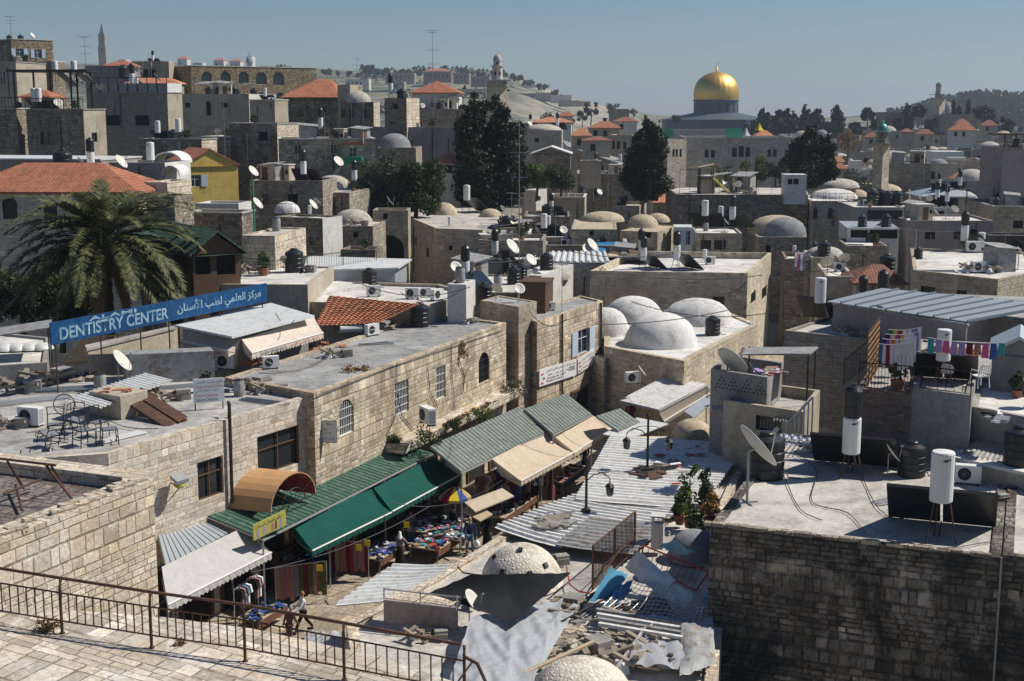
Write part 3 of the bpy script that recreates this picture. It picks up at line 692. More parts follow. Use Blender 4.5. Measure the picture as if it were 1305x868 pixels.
def palm(desc,base,h,L,nf,host='',seed=2,leafw=.035,nl=46,group='palm trees'):
 rr=random.Random(seed);root=thing('palm_tree',desc,'tree',base,host=host,group=group);b=V(base);top=b+V((0,0,h))
 t=MB();K=22
 pts_=[b+V((.15*math.sin(k*.15),0,h*k/K))for k in range(K+1)];t.tube(pts_,[.26+.05*(k%2)for k in range(K)]+[.36],10);t.build('trunk',M['bark'],root)
 for kind,cnt in(('green',nf),('dry',max(3,nf//8))):
  mb=MB();st=MB()
  for f in range(cnt):
   a=rr.random()*6.283;el=math.asin(rr.uniform(-.45,.99))if kind=='green' else R(rr.uniform(-75,-40));l=L*rr.uniform(.8,1.08)*(.65 if kind=='dry' else 1)*(1.0 if el<R(60)else.85)
   d0=V((math.cos(a),math.sin(a),0));p=top.copy();pts_=[p.copy()];ang=el;S=12
   for k in range(S):
    ang-=R(2.6+7.5*k/S)*(1.1 if el>0 else.5)*(1 if ang>R(-80)else 0);p=p+(d0*math.cos(ang)+V((0,0,math.sin(ang))))*l/S;pts_.append(p.copy())
   st.tube(pts_,[.035*(1-k/(S+2))for k in range(S+1)],3)
   side=V((-d0.y,d0.x,0))
   for i in range(nl):
    tt=.16+.84*i/nl;x=tt*S;k=min(S-1,int(x));q=lerp(pts_[k],pts_[k+1],x-k);dr=(pts_[k+1]-pts_[k]).normalized();nr=side.cross(dr)
    ll=.62*L/4.6*math.sin(math.pi*min(1,.15+tt*.82))**.7
    for s_ in(-1,1):
     dd=(side*s_*.75+dr*.75+nr*rr.uniform(-.05,.45)*(1 if nr.z>0 else-1)+V((0,0,-.22))).normalized()*ll*rr.uniform(.85,1.1);wv=dr*leafw
     mb.poly([q-wv,q+dd*.6-wv*.6+V((0,0,-.02)),q+dd,q+dd*.6+wv*.6,q+wv])
  o=mb.build('fronds' if kind=='green' else 'dry_fronds',M['leaf_palm' if kind=='green' else 'leaf_dry'],root);o['kind']='stuff';st.build('frond_stems',M['leaf_palm' if kind=='green' else 'leaf_dry'],root)['kind']='stuff'
 fr=MB();cl=[(top+V((math.cos(a)*.8,math.sin(a)*.8,-.35)),.36)for a in(0.2,1.5,2.7,3.6,4.4,5.6)];leaves(fr,cl,900 if L>3 else 100,.06,rr);fr.build('date_clusters',M['leaf_fruit'],root);return root
def shape_ar(s):
 NJ='اأإآدذرزوؤىةء';out=[];i=0;prev=False
 while i<len(s):
  c=s[i]
  if not('\u0621'<=c<='\u064a'):out.append(c);prev=False;i+=1;continue
  if c=='ل' and i+1<len(s)and s[i+1]in 'اأإ':
   nm={'ا':'ALEF','أ':'ALEF WITH HAMZA ABOVE','إ':'ALEF WITH HAMZA BELOW'}[s[i+1]]
   out.append(unicodedata.lookup('ARABIC LIGATURE LAM WITH %s %s FORM'%(nm,'FINAL' if prev else 'ISOLATED')));prev=False;i+=2;continue
  nxt=i+1<len(s)and '\u0621'<=s[i+1]<='\u064a' and s[i+1]!='ء';jn=c not in NJ and nxt
  form='MEDIAL' if prev and jn else 'FINAL' if prev else 'INITIAL' if jn else 'ISOLATED'
  try:out.append(unicodedata.lookup(unicodedata.name(c)+' '+form+' FORM'))
  except KeyError:out.append(c)
  prev=jn;i+=1
 return ''.join(out[::-1])
def text(s,name,parent,org,ex,ey,height,width=None,mat='letter_black',bold=0.0,ext=.004,align='L'):
 """org: lower left corner of the text, ex / ey: unit directions"""
 cu=bpy.data.curves.new(name,'FONT');cu.body=s;cu.size=1;cu.extrude=.0;cu.offset=bold
 t=bpy.data.objects.new('tmp',cu);sc.collection.objects.link(t);dg=bpy.context.evaluated_depsgraph_get()
 me=bpy.data.meshes.new_from_object(t.evaluated_get(dg));sc.collection.objects.unlink(t);bpy.data.objects.remove(t)
 if not me.vertices:return None
 xs=[v.co.x for v in me.vertices];ys=[v.co.y for v in me.vertices];x0,x1,y0,y1=min(xs),max(xs),min(ys),max(ys)
 ky=height/max(1e-6,y1-y0);kx=width/(x1-x0)if width else ky
 ex=V(ex);ey=V(ey);n=ex.cross(ey).normalized();off=parent_loc(parent)
 for v in me.vertices:v.co=V(org)+ex*((v.co.x-x0)*kx)+ey*((v.co.y-y0)*ky)+n*ext-off
 me.materials.clear();me.materials.append(M[mat]);return obj(name,me,parent)
def skinmesh(name,pts_,edges,rad,mat,parent,sub=1,root=0):
 me=bpy.data.meshes.new(name);me.from_pydata([tuple(p)for p in pts_],edges,[]);o=bpy.data.objects.new('tmp',me);sc.collection.objects.link(o)
 md=o.modifiers.new('s','SKIN');md.use_smooth_shade=True
 for i,v in enumerate(me.skin_vertices[0].data):r=rad[i];v.radius=(r,r)if not isinstance(r,tuple)else r;v.use_root=(i==root)
 sb=o.modifiers.new('b','SUBSURF');sb.levels=sub;sb.render_levels=sub
 dg=bpy.context.evaluated_depsgraph_get();m2=bpy.data.meshes.new_from_object(o.evaluated_get(dg));sc.collection.objects.unlink(o);bpy.data.objects.remove(o)
 m2.materials.clear();m2.materials.append(M[mat]);return obj(name,m2,parent)
def person(desc,loc,rz,h=1.68,top='cl_black',bottom='cl_black',style='trousers',stride=.0,head='hair_dark',veil=None,lean=0,host='',armL=(.1,-.1),armR=(-.1,.1),sleeves=None,bagm=None):
 """faces local -Y"""
 r=thing('person',desc,'person',(0,0,0),0,host,'people in the market street');k=h/1.7
 s=stride
 pel=V((0,0,.95));ch=V((0,-lean*.3,1.30));nk=V((0,-lean*.45,1.47));hd=V((0,-.02-lean*.5,1.60))
 P_=[pel,V((0,-lean*.15,1.12)),ch,nk,hd+V((0,0,-.03)),hd+V((0,0,.07))]
 Rd=[.085,.08,(.09,.07),.05,.075,.07];E=[(0,1),(1,2),(2,3),(3,4),(4,5)]
 arms=[]
 for sd,(sw,fw)in((1,armL),(-1,armR)):
  i=len(P_);sh=V((sd*.19,ch.y,1.38));el=sh+V((sd*.06,-fw*.6,-.28));wr=el+V((sd*.0,-fw*1.6-.04,-.24));hn=wr+V((0,-.03,-.09))
  P_+=[sh,el,wr,hn];Rd+=[.045,.036,.028,.036];E+=[(2,i),(i,i+1),(i+1,i+2),(i+2,i+3)];arms.append((sh,el,wr))
 legs=[]
 for sd in(1,-1):
  i=len(P_);f=s*sd;hp=V((sd*.09,0,.88));kn=V((sd*.10,-f*.5-.03,.50));an=V((sd*.10,-f+(.06 if f<0 else 0),.09+(.05 if f<-.1 else 0)));to=an+V((sd*.02,-.15,-.055))
  P_+=[hp,kn,an,to];Rd+=[.06,.045,.036,.035];E+=[(0,i),(i,i+1),(i+1,i+2),(i+2,i+3)];legs.append((hp,kn,an,to))
 S=lambda L:[V(p)*k for p in L];G=lambda L:[tuple(x*k for x in a)if isinstance(a,tuple)else a*k for a in L]
 skinmesh('body',S(P_),E,G(Rd),'skin',r)
 fm=MB();hc=hd*k
 fm.box(hc+V((0,-.085,.01))*k,(.012,0,0),(0,.02,0),(0,0,.02));fm.build('nose',M['skin'],r)
 ey=MB()
 for sd in(-1,1):ey.box(hc+V((sd*.03,-.078,.035))*k,(.01,0,0),(0,.005,0),(0,0,.006))
 ey.build('eyes',M['hair_dark'],r)
 hb=MB();hb.dome(hc+V((0,.012,.0))*k,.088*k,.125*k,14,6);hb.build('hair' if not veil else 'headscarf',M[veil or head],r,True)
 if veil:
  vb=MB();vb.lathe(hc+V((0,.025,-.22))*k,[(.15*k,0),(.125*k,.08*k),(.085*k,.16*k),(.082*k,.24*k)],14);vb.build('headscarf',M[veil],r,True)
 ps=S([pel+V((0,0,-.05)),V((0,-lean*.15,1.12)),ch,nk+V((0,0,-.02))]);rd=G([(.165,.135),(.15,.125),(.19,.14),.08]);ed=[(0,1),(1,2),(2,3)]
 for sh,el,wr in arms:
  i=len(ps);ps+=S([sh,el,wr]);rd+=G([.072,.056,.046]);ed+=[(2,i),(i,i+1),(i+1,i+2)]
 skinmesh('jacket',ps,ed,rd,top,r)
 if style=='trousers':
  ps=S([pel]);rd=G([(.14,.12)]);ed=[]
  for hp,kn,an,to in legs:
   i=len(ps);ps+=S([hp,kn,an+V((0,0,.02))]);rd+=G([.098,.074,.058]);ed+=[(0,i),(i,i+1),(i+1,i+2)]
  skinmesh('trousers',ps,ed,rd,bottom,r)
 else:
  z0=.06 if style=='robe' else.48;mb=MB();pr=[]
  for i in range(7):t=i/6;z=(z0+(1.0-z0)*t)*k;pr.append(((.25-.11*t)*k,z))
  mb.lathe((0,0,0),pr,18,0,.18);mb.build('robe' if style=='robe' else 'skirt',M[bottom],r,True)
 for hp,kn,an,to in legs:
  sm=MB();c=(an+to)*.5*k;sm.box(V((c.x,c.y-.03,max(.035,c.z-.02))),(.045,0,0),(0,.125,0),(0,0,.035));sm.build('shoe',M['cl_black'],r)
 if bagm:
  r.location=loc;r.rotation_euler=(0,0,rz);bm=MB();w=arms[0][2]*k;bm.lathe(V((w.x+.03,w.y,w.z-.5)),[(.08,0),(.14,.06),(.13,.22),(.03,.36)],10,0,.2);q=bm.build('shopping_bag',M[bagm],None,True)
  Mx=Matrix.Translation(V(loc))@Matrix.Rotation(rz,4,'Z');q.matrix_world=Mx;tag(q,'crumpled pale shopping bag held by the man in the checked jacket','bag')
 r.location=loc;r.rotation_euler=(0,0,rz);return r
def lin(x,pts):
 if x<=pts[0][0]:return pts[0][1]
 for(a,u),(b,v)in zip(pts,pts[1:]):
  if x<=b:return u+(v-u)*(x-a)/(b-a)
 return pts[-1][1]
RIDGE=[(-600,84),(0,84),(240,82),(330,85),(400,88),(470,93),(560,89),(640,93),(680,106),(720,122),(770,134),(830,147),(900,152),(1060,151),(1140,143),(1190,128),(1240,120),(1320,124),(1900,118)]
def ground_z(X,Y):
 px=CX+F*X/max(Y,1)
 zr=20+(138-lin(px,RIDGE))/F*1500
 n=noise.noise(V((X*.004,Y*.004,1)))*6+noise.noise(V((X*.015,Y*.015,4)))*2
 if Y<640:return-1.0 if Y>60 else-.3
 if Y<860:t=(Y-640)/220;return-1-30*t*t*(3-2*t)
 if Y<1500:t=(Y-860)/640;return-31+(zr+31)*(t**.85)+n*t*.5
 return zr+n*.5-(Y-1500)*.012
mb=MB();ys=[-40,0,30,60]+[100+60*i for i in range(9)]+[640+22*i for i in range(11)]+[880+20*i for i in range(42)]+[1800,2200,3000,4500,7000];NX=150
vs=[]
for Y in ys:
 W=max(120,Y*.62)
 for i in range(NX+1):X=-W+2*W*i/NX;vs.append((X,Y,ground_z(X,Y)))
mb.add(vs,[(k*(NX+1)+i,k*(NX+1)+i+1,(k+1)*(NX+1)+i+1,(k+1)*(NX+1)+i)for k in range(len(ys)-1)for i in range(NX)])
t=NT('ground',.95);P=t.pos()
k=t.mix(t.ramp(t.noise(P,.012,6,.7,.6),[(.44,0),(.56,1)]),(.22,.20,.15),(.07,.085,.05));k=t.mix(t.ramp(t.noise(P,.06,5,.75),[(.46,0),(.6,.8)]),k,(.045,.06,.035))
k=t.mix(t.math('MULTIPLY',t.ramp(t.noise(t.mapp(P,(.02,.08,.4)),1,5,.6),[(.5,0),(.6,1)]),.5),k,(.30,.27,.21))
sx_=t.n('ShaderNodeSeparateXYZ');t.l(P,sx_.inputs[0]);k=t.mix(t.math('MULTIPLY',t.ramp(t.math('DIVIDE',sx_.outputs[0],sx_.outputs[1]),[(0,0),(.015,1),(.08,1),(.1,0)]),t.ramp(t.noise(P,.02,5,.7),[(.35,.75),(.65,.1)])),k,(.42,.37,.30));t.col(k);M['ground']=t.mat
struct(mb.build('ground',M['ground'],None,True))
mb=MB();q=[PZ(x,y,.004)for x,y in((120,960),(700,960),(560,735),(700,648),(1000,500),(900,490),(640,620),(380,680),(180,800))]
mb.poly([(-22,36,0),(6,36,0),(24,110,0),(8,110,0),(-6,66,0),(-22,46,0)]);struct(mb.build('street_paving',M['paving'],None))
P1=PY(79.5,807.6,25.3);P4=PY(439,867,24.3);sx=(P4.z-P1.z)/(P4.x-P1.x);NR=V((-sx,0,1))
T=lambda x,y:PP(x,y,P1,NR)
edge=[T(-160,765),T(0,771),T(205,786),T(321,801),T(480,836),T(612,880)]
near=[V((e.x*.6+1.2,12,P1.z+sx*(e.x*.6+1.2-P1.x)))for e in edge]
mb=MB()
for a,b,c,d in zip(edge,edge[1:],near[1:],near):mb.poly([d,c,b,a]);mb.poly([a,b,V((b.x,b.y,-1)),V((a.x,a.y,-1))])
mb.poly([edge[-1],near[-1],V((near[-1].x,near[-1].y,-1)),V((edge[-1].x,edge[-1].y,-1))]);struct(mb.build('terrace',M['stone_ramp'],None))
rb=random.Random(3);tb=MB()
posts=[(-38,788),(79.5,807.6),(193.5,826),(312.7,843),(439,867),(592,897)]
pp=[T(*p)for p in posts];root=thing('iron_railing','rusty brown iron railing along the edge of the stone ramp in the foreground','railing',pp[1])
toy=lambda p,dz,dy=0:p+V((0,dy,dz))
rail=MB();tops=[toy(p,1.13,.1)for p in pp];rail.tube([tops[0]+(tops[0]-tops[1])]+tops[:-1]+[lerp(tops[-2],tops[-1],.97)],.033,7);rail.build('top_rail',M['rust_metal'],root)
low=MB();bars=MB()
for a,b in zip([pp[0]+(pp[0]-pp[1])]+pp,pp):
 a2,b2=toy(a,.86),toy(b,.86);a1,b1=toy(a,.27),toy(b,.27);low.cyl(a2,b2,.018,n=5);low.cyl(a1,b1,.018,n=5)
 for i in range(1,11):t_=i/11;bars.cyl(lerp(a1,b1,t_),lerp(a2,b2,t_),.0155,n=5,cap=False)
low.build('rail',M['rust_metal'],root);bars.build('bars',M['rust_metal'],root)
for p in pp:
 m_=MB();m_.tube([toy(p,-.02),toy(p,.85),toy(p,.98,.02),toy(p,1.08,.06),toy(p,1.13,.1)],.032,7);m_.lathe(toy(p,0),[(.06,0),(.05,.03)],8);m_.build('post',M['rust_metal'],root)
tail=MB();e=pp[-1];tail.tube([toy(e,.95),toy(e,.9)+V((.25,-.1,-.05)),toy(e,.7)+V((.42,-.2,-.2)),toy(e,.2)+V((.5,-.3,-.3))],.035,6);tail.tube([toy(lerp(pp[-2],pp[-1],.9),.2)+V((-.3,-.5,-.2)),toy(e,.8)+V((.15,.1,0))],.02,5);tail.build('end_brace',M['rust_metal'],root)
bush('weed','dry brown weed tuft growing at the foot of the ramp railing, left of the second post',T(62,803),.22,.28,260,.035,'leaf_dry',cat='weed',group='dry weeds on the ramp',seed=4)
bush('weed','small dry weed at the foot of the ramp railing, right of its middle post',T(230,822),.12,.15,110,.03,'leaf_dry',cat='weed',group='dry weeds on the ramp',seed=5)
b=poly('A2','stone_tower','flat topped cream stone wall block beside the foreground ramp',[(-90,722),(195,613),(193,601),(-90,566)],10.6,'stone_cream','paving_rough',par=.32,pt=.75,z0=-1,phrase='the cream stone wall block',cat='wall')
m_=MB()
for i in range(34):
 u=rb.random();p=lerp(PZ(-60,711,10.6),PZ(194,613,10.6),u)+V((-.25*rb.random()-.1,.12,0));s=rb.uniform(.1,.22);m_.box(p+V((0,0,.03)),V((.7,.7,0))*s,V((-.6,.6,0))*s*.7,(0,0,rb.uniform(.04,.1)))
m_.build('edge_stones',M['stone_cream'],b.root)['kind']='stuff'
rt=thing('scaffold','bent rusty pipe frame lying on top of the cream stone wall block','frame',PZ(60,600,10.9));m_=MB()  # loose frame of bent rusty pipes
for a,c in(((-5,584,11.3),(71,593,11.3)),((9,587,11.3),(30,622,10.4)),((58,592,11.3),(95,640,10.4)),((65,593,11.2),(78,615,10.5)),((5,630,10.5),(52,611,10.6)),((20,618,10.5),(28,650,10.4))):m_.cyl(PZ(*a),PZ(*c),.035,n=6)
m_.build('pipes',M['rust_metal'],rt)
b1=poly('B1','shop_building','pale stone faced building with flat white roof left of the orange barrel canopy',[(-70,592),(138,578),(400,503),(286,482),(-70,474)],7.8,'stone_new','roof_worn',par=.12,pt=.3,wins=[(1,252,585,285,634,'b'),(1,328,549,383,599,'b')],phrase='the flat white roof over the market',coping=None)
b6=par('B6','old_stone_building','long weathered stone building with four tall barred windows above the green stalls',(286,481),(400,501),(645,411),8.05,'stone_warm','roof_felt',par=.1,pt=.3,wins=[(1,432,509,451,554,'va'),(1,503,486,521,527,'v'),(1,556,467,568,508,'v'),(1,610,449,624,487,'ga')],phrase='the long grey felt roof')
b7=par('T1b','corner_building','tall weathered stone corner building with pale blue shutters and clinic sign',(655,402),(684.5,410),(768,383),7.9,'stone_warm','roof_felt',par=.1,wins=[(1,680,440,697,468,'s'),(1,736,420,750,450,'s')],phrase='the roof of the shuttered corner building')
b8=par('T1a','stair_turret','square grey stone turret at the end of the long felt roof',(612,383),(661,391),(684,384),8.9,'stone_sand','roof_felt',par=.05,phrase='the square stone turret')
b9=poly('T2','low_stone_building','low one-storey cream stone building with rubble strewn roof beyond the corner building',[(752,452),(770,458),(817,434),(812,425),(764,427)],4.6,'stone_cream','soil',par=.1,phrase='the low rubble strewn roof')
m_=MB()
for i in range(70):p=PZ(rb.uniform(765,812),rb.uniform(429,448),4.5);s=rb.uniform(.05,.16);m_.box(p+V((0,0,.05)),V((1,rb.uniform(-1,1),0))*s,V((-.5,1,0))*s,(0,0,s*.5))
m_.build('rubble',M['stone_grey'],b9.root)['kind']='stuff'
for px,ya,yb,w in((640,405,590,.05),(716,398,520,.045),(563,440,520,.04),(771,455,505,.06)):
 pass
wd_=poly('M2','domed_building','low stone building carrying four whitewashed domes',[(770,441),(815,450),(872,460),(966,413),(925,396),(770,394)],5.3,'stone_band','whitewash',par=.1,pt=.4,phrase='the whitewashed domed roof')
for x,y,r,h in((842,438,2.35,2.05),(807,408,2.15,1.75),(889,410,2.45,1.7),(772,425,1.6,1.8),(750,400,1.0,.6)):adddome(wd_,x,y,r,h,'whitewash',p=.85)
put('tank',908,427,wd_,.4)
m3=par('M3','sandstone_house','large sandstone house with blank banded walls behind the white domes',(752,345),(953,348),(983,322),7.6,'stone_band','roof_pale',par=.55,pt=.25,wins=[(0,908,378,923,391,'g'),(1,957,372,963,386,'g'),(1,971,366,977,380,'g')],phrase='the sandstone house roof')
BL=PY(65,440,57);BR=PY(340,382,70);BR.z=BL.z+.05;u=(BR-BL);L=u.length;u.normalize();nS=V((u.y,-u.x,0));hh=.98
sg=thing('shop_sign','long blue board reading dentistry center in English and Arabic','sign',BL)
m_=MB();c=(BL+BR)/2+V((0,0,hh/2));m_.box(c,u*(L/2),nS*.03,(0,0,hh/2));m_.build('board',M['sign_blue'],sg)
Z=V((0,0,1));X0=BL+nS*.035
text('DENTISTRY CENTER','lettering',sg,X0+u*(L*.033)+Z*.14,u,Z,.56,L*.46,'letter_pale',.02)
text('ALAMI','lettering',sg,X0+u*(L*.15)+Z*.74,u,Z,.19,L*.20,'letter_pale',.02)
text(shape_ar('مركز العلمي لطب الأسنان'),'arabic_lettering',sg,X0+u*(L*.535)+Z*.12,u,Z,.72,L*.43,'letter_pale',.02)
for t_ in(.02,.2,.37,.5,.75,.98):q=MB();p=BL+u*L*t_-nS*.06;q.cyl(p+V((0,0,-2.2)),p+V((0,0,.9)),.035,n=5);q.build('post',M['rust_metal'],sg)
k3=poly('B3','rooftop_kiosk','small rooftop cafe cabin with flat white metal roof',[(232,417),(297,427),(392,403),(345,389)],9.3,'plaster_grey','tin_white',par=0,z0=7.4,phrase='the white roofed cabin',cat='cabin')
k3.root.children[0];slab('roof_sheet',k3.root,[PZ(222,414,9.62),PZ(296,429,9.55),PZ(401,402,9.55),PZ(346,386,9.62)],.1,'tin_white')
a1=awning('awning','cream fabric awning on the left side of the white roofed rooftop cabin',PZ(243,423,9.25),PZ(307,431,9.25),PZ(291,447,8.85),PZ(230,434,8.85),'cloth_cream',val=.3,sag=.03,group='awnings of the rooftop cabin')
a2=awning('awning','long cream fabric awning with red writing on the right side of the rooftop cabin',PZ(308,433,9.25),PZ(400,404,9.25),PZ(412,424,8.7),PZ(321,450,8.65),'cloth_cream',val=.34,sag=.04,group='awnings of the rooftop cabin')
def vtext(root,BLp,BRp,val,parts,drop=.05):
 e=(V(BRp)-V(BLp));L=e.length;e.normalize();nn=V((e.y,-e.x,0)).normalized()
 for s,f0,f1,mat,hgt in parts:text(s,'lettering',root,V(BLp)+e*(L*f0)+nn*.05+Z*(-drop-hgt),e,Z,hgt,L*(f1-f0),mat)
vtext(a1,PZ(230,434,8.85),PZ(291,447,8.85),.3,[('Cafe Orient',.05,.4,'sign_blue',.16),(shape_ar('مقهى الشرق'),.45,.95,'letter_red',.18)])
vtext(a2,PZ(321,450,8.65),PZ(412,424,8.7),.34,[('Golden Restaurant',.10,.45,'sign_blue',.16),(shape_ar('مطعم القدس الذهبي'),.47,.92,'letter_red',.2)])
b4=bld('B4','tiled_roof_shed','low building with orange clay tile roof behind the rooftop cabin',[PZ(402,415,8.2),PZ(483,413,8.3),PZ(520,396,8.3),PZ(425,385,8.2)],8.1,'plaster_grey','roof_felt',z0=6,par=0,phrase='the orange tiled roof')
def tileroof(name,parent,P00,P10,P11,P01,mat,pitch=.24,course=.36):
 """courses step down from P01-P11 (top) to P00-P10 (eave)"""
 P00,P10,P11,P01=map(V,(P00,P10,P11,P01));W=(P10-P00).length;Hh=(P01-P00).length;nu=int(W/pitch);nv=max(2,int(Hh/course));nrm=(P10-P00).cross(P01-P00).normalized()
 mb=MB();K=4
 for r_ in range(nv):
  vs=[]
  for e_,h in((0,.07),(1,.0)):
   for i in range(nu*K+1):
    x=i/(nu*K);v=(r_+e_*1.06)/nv;p=lerp(lerp(P00,P10,x),lerp(P01,P11,x),min(v,1));vs.append(p+nrm*(h+.045*abs(math.sin(math.pi*i/K))+.015*noise.noise(p*2)))
  N=nu*K+1;mb.add(vs,[(i,i+1,N+i+1,N+i)for i in range(N-1)])
  mb.add([vs[i]-nrm*.07 for i in range(N)]+vs[:N],[(i,i+1,N+i+1,N+i)for i in range(N-1)])
 return mb.build(name,M[mat],parent)
tileroof('tiles',b4.root,PZ(400,417,8.4),PZ(482,413,8.45),PZ(535,388,9.3),PZ(420,377,9.3),'tile_orange')
for o in list(sc.objects):
 if o.name.startswith('rooftop'):pass
b5=poly('B5','flat_roof_block','flat grey roof block crowded with air conditioners behind the orange tiles',[(385,384),(540,392),(600,372),(560,362),(405,358)],9.0,'plaster_beige','roof_pale',par=.2,phrase='the air conditioner roof')
def shed(name,desc,a,b_,c,d,z1,z2,mat,host='',pitch=.33,amp=.05,prof='groove',seam='seam_dark',posts=True,zg=0,group='sheet roofs over the market',jit=0,seg=1,seed=0,th=.03,cat='shed roof',fascia=True):
 """a,b: pixels of the wall side (near, far), c,d: pixels of the street side (far, near)"""
 A_,B_,C_,D_=PZ(*a,z1),PZ(*b_,z1),PZ(*c,z2),PZ(*d,z2);r=thing(name,desc,cat,(D_.x,D_.y,zg),host=host,group=group)
 sheet('roof_sheet',r,A_,B_,C_,D_,mat,pitch,amp,prof,th,seg,jit,seed,seam)
 f=MB();f.cyl(D_+V((0,0,-.1)),C_+V((0,0,-.1)),.05,n=5);f.cyl(A_+V((0,0,-.08)),D_+V((0,0,-.08)),.04,n=5);f.cyl(B_+V((0,0,-.08)),C_+V((0,0,-.08)),.04,n=5)
 if fascia:f.build('beam',M['galvanised'],r)
 if posts:
  k=max(1,int((C_-D_).length/4))
  for i in range(k+1):p=lerp(D_,C_,i/k);q=MB();q.cyl((p.x,p.y,zg),p+V((0,0,-.1)),.04,n=6);q.build('post',M['grey_metal'],r)
 return r
shed('sheet_roof','grey ribbed sheet roof beside the tower wall above the grey awning',(200,673),(240,651),(294,677),(212,722),4.2,3.65,'tin_bluegrey')
awning('awning','pale grey fabric awning nearest the foreground railing',PZ(206,722,3.75),PZ(311,672,3.75),PZ(346,704,2.9),PZ(214,771,2.9),'cloth_grey',val=.3)
gr=shed('sheet_roof','long dark green ribbed sheet roof behind the green awnings',(250,651),(479,555),(552,577),(335,686),4.3,3.6,'tin_green')
sheet('white_panels',gr,PZ(404,585,4.36),PZ(478,553,4.36),PZ(499,560,4.18),PZ(424,600,4.1),'tin_white',.33,.05,'groove',.02,seam='seam_dark')
awning('awning','dark green fabric awning nearer the camera, over the clothes stalls',PZ(369,664,3.5),PZ(474,623,3.5),PZ(499,653,2.8),PZ(398,702,2.8),'cloth_green',val=.28)
awning('awning','dark green fabric awning farther along the street, ending at the parasol',PZ(476,622,3.5),PZ(553,582,3.5),PZ(585,606,2.8),PZ(500,652,2.8),'cloth_green',val=.28)
shed('sheet_roof','grey green ribbed sheet roof left of the beige awnings',(548,568),(662,518),(698,549),(588,601),4.3,3.6,'tin_greengrey')
shed('sheet_roof','grey green ribbed sheet roof above the farther beige awning',(668,521),(722,501),(754,527),(705,553),4.3,3.65,'tin_greengrey')
awning('awning','beige striped awning on the nearer side of the pair above the dark market stalls',PZ(627,585,3.55),PZ(697,549,3.55),PZ(733,576,2.75),PZ(664,613,2.75),'cloth_beige',val=.28)
awning('awning','beige striped awning at the farther end of the pair in the street',PZ(703,553,3.55),PZ(754,529,3.55),PZ(786,541,2.75),PZ(732,577,2.75),'cloth_beige',val=.28)
shed('sheet_roof','small grey ribbed sheet roof beyond the beige awnings',(760,530),(791,520),(816,538),(788,549),3.9,3.4,'tin_greengrey')
shed('sheet_roof','white ribbed sheet roof over the stall with the dark awning',(790,510),(846,481),(901,490),(840,522),4.0,3.65,'tin_grey',prof='trap',seam=None)
awning('awning','narrow grey brown awning under the white ribbed roof',PZ(839,524,3.55),PZ(901,492,3.55),PZ(908,499,3.0),PZ(846,537,3.0),'cloth_taupe',val=.25)
slab('sheet_roof',None,[PZ(768,553,3.3),PZ(800,560,3.2),PZ(852,540,3.4),PZ(812,532,3.4)],.05,'tin_white');
o=bpy.data.objects['sheet_roof.006']if 'sheet_roof.006' in bpy.data.objects else sc.objects[-1]
tag(sc.objects[-1],'flat white panel roof between the grey sheets and the lamp post','shed roof',group='sheet roofs over the market')
s_=slab('sheet_roof',None,[PZ(872,524,3.6),PZ(884,532,3.5),PZ(912,510,3.7),PZ(896,506,3.8)],.05,'tin_bluegrey');tag(s_,'small tilted blue grey panel right of the dark awning','shed roof',group='sheet roofs over the market')
shed('tin_roof','large streaky corrugated tin roof around the double street lamp',(733,636),(778,556),(954,566),(893,648),3.85,3.75,'tin_grey',pitch=.44,amp=.10,prof='trap',seam=None,posts=False,jit=.012,seg=10,fascia=False,cat='tin roof')
shed('tin_roof','pale corrugated tin roof on the street side of the rusted fence panel',(630,672),(737,629),(890,650),(714,698),3.72,3.62,'tin_grey',pitch=.44,amp=.10,prof='trap',seam=None,posts=False,jit=.012,seg=8,seed=3,fascia=False,cat='tin roof')
shed('tin_roof','dull brown corrugated tin patch left of the rusted fence panel',(708,694),(752,660),(852,668),(806,706),3.86,3.8,'tin_dull',pitch=.40,amp=.08,prof='trap',seam=None,posts=False,jit=.02,seg=6,seed=6,fascia=False,cat='tin roof')
shed('tin_roof','white corrugated canopy over the pavement next to the black tarpaulin',(427,772),(503,720),(583,721),(541,757),3.0,3.05,'tin_white',pitch=.44,amp=.10,prof='trap',seam=None,posts=True,jit=.004,seg=2,seed=8,fascia=False,cat='tin roof')
bc=thing('barrel_canopy','orange half barrel canopy with red inside over a shop door','canopy',PZ(345,652,4.2));a=PZ(345,654,4.15);c=PZ(403,629,4.15);mid=(a+c)/2;hw=(c-a)/2;back=V((-.94,.34,.0))*2.3
m_=MB();mi=MB();N=14
for k_ in range(N):
 def pt(t,s,d=0):return mid+hw*math.cos(t)*(1-d)+V((0,0,1.25*math.sin(t)*(1-d)))+back*s
 t0,t1=math.pi*k_/N,math.pi*(k_+1)/N
 m_.poly([pt(t0,0),pt(t1,0),pt(t1,1),pt(t0,1)]);mi.poly([pt(t0,0,.03),pt(t0,1,.03),pt(t1,1,.03),pt(t1,0,.03)]);m_.poly([pt(t0,0),pt(t0,0,.03),pt(t1,0,.03),pt(t1,0)])
m_.build('barrel',M['barrel_orange'],bc,True);mi.build('lining',M['red_paint'],bc)
m_=MB();m_.tube([mid+hw*math.cos(math.pi*i/10)*.5+V((0,0,1.25*math.sin(math.pi*i/10)*.5))for i in range(11)],.02,4);m_.cyl(a,c,.025,n=5)
for i in range(1,5):t0=math.pi*i/5;m_.cyl(mid,mid+hw*math.cos(t0)+V((0,0,1.22*math.sin(t0))),.015,n=4)
m_.build('hoop',M['iron'],bc)
lb=poly('LB','low_shop_block','low pale roof of the shop row between the street and the sooty building',[(470,980),(902,980),(920,800),(906,690),(965,556),(800,556),(736,634),(640,680),(548,738),(441,793)],3.5,'stone_cream','roof_light',par=.15,pt=.35,z0=-.5,phrase='the low roof beside the street')
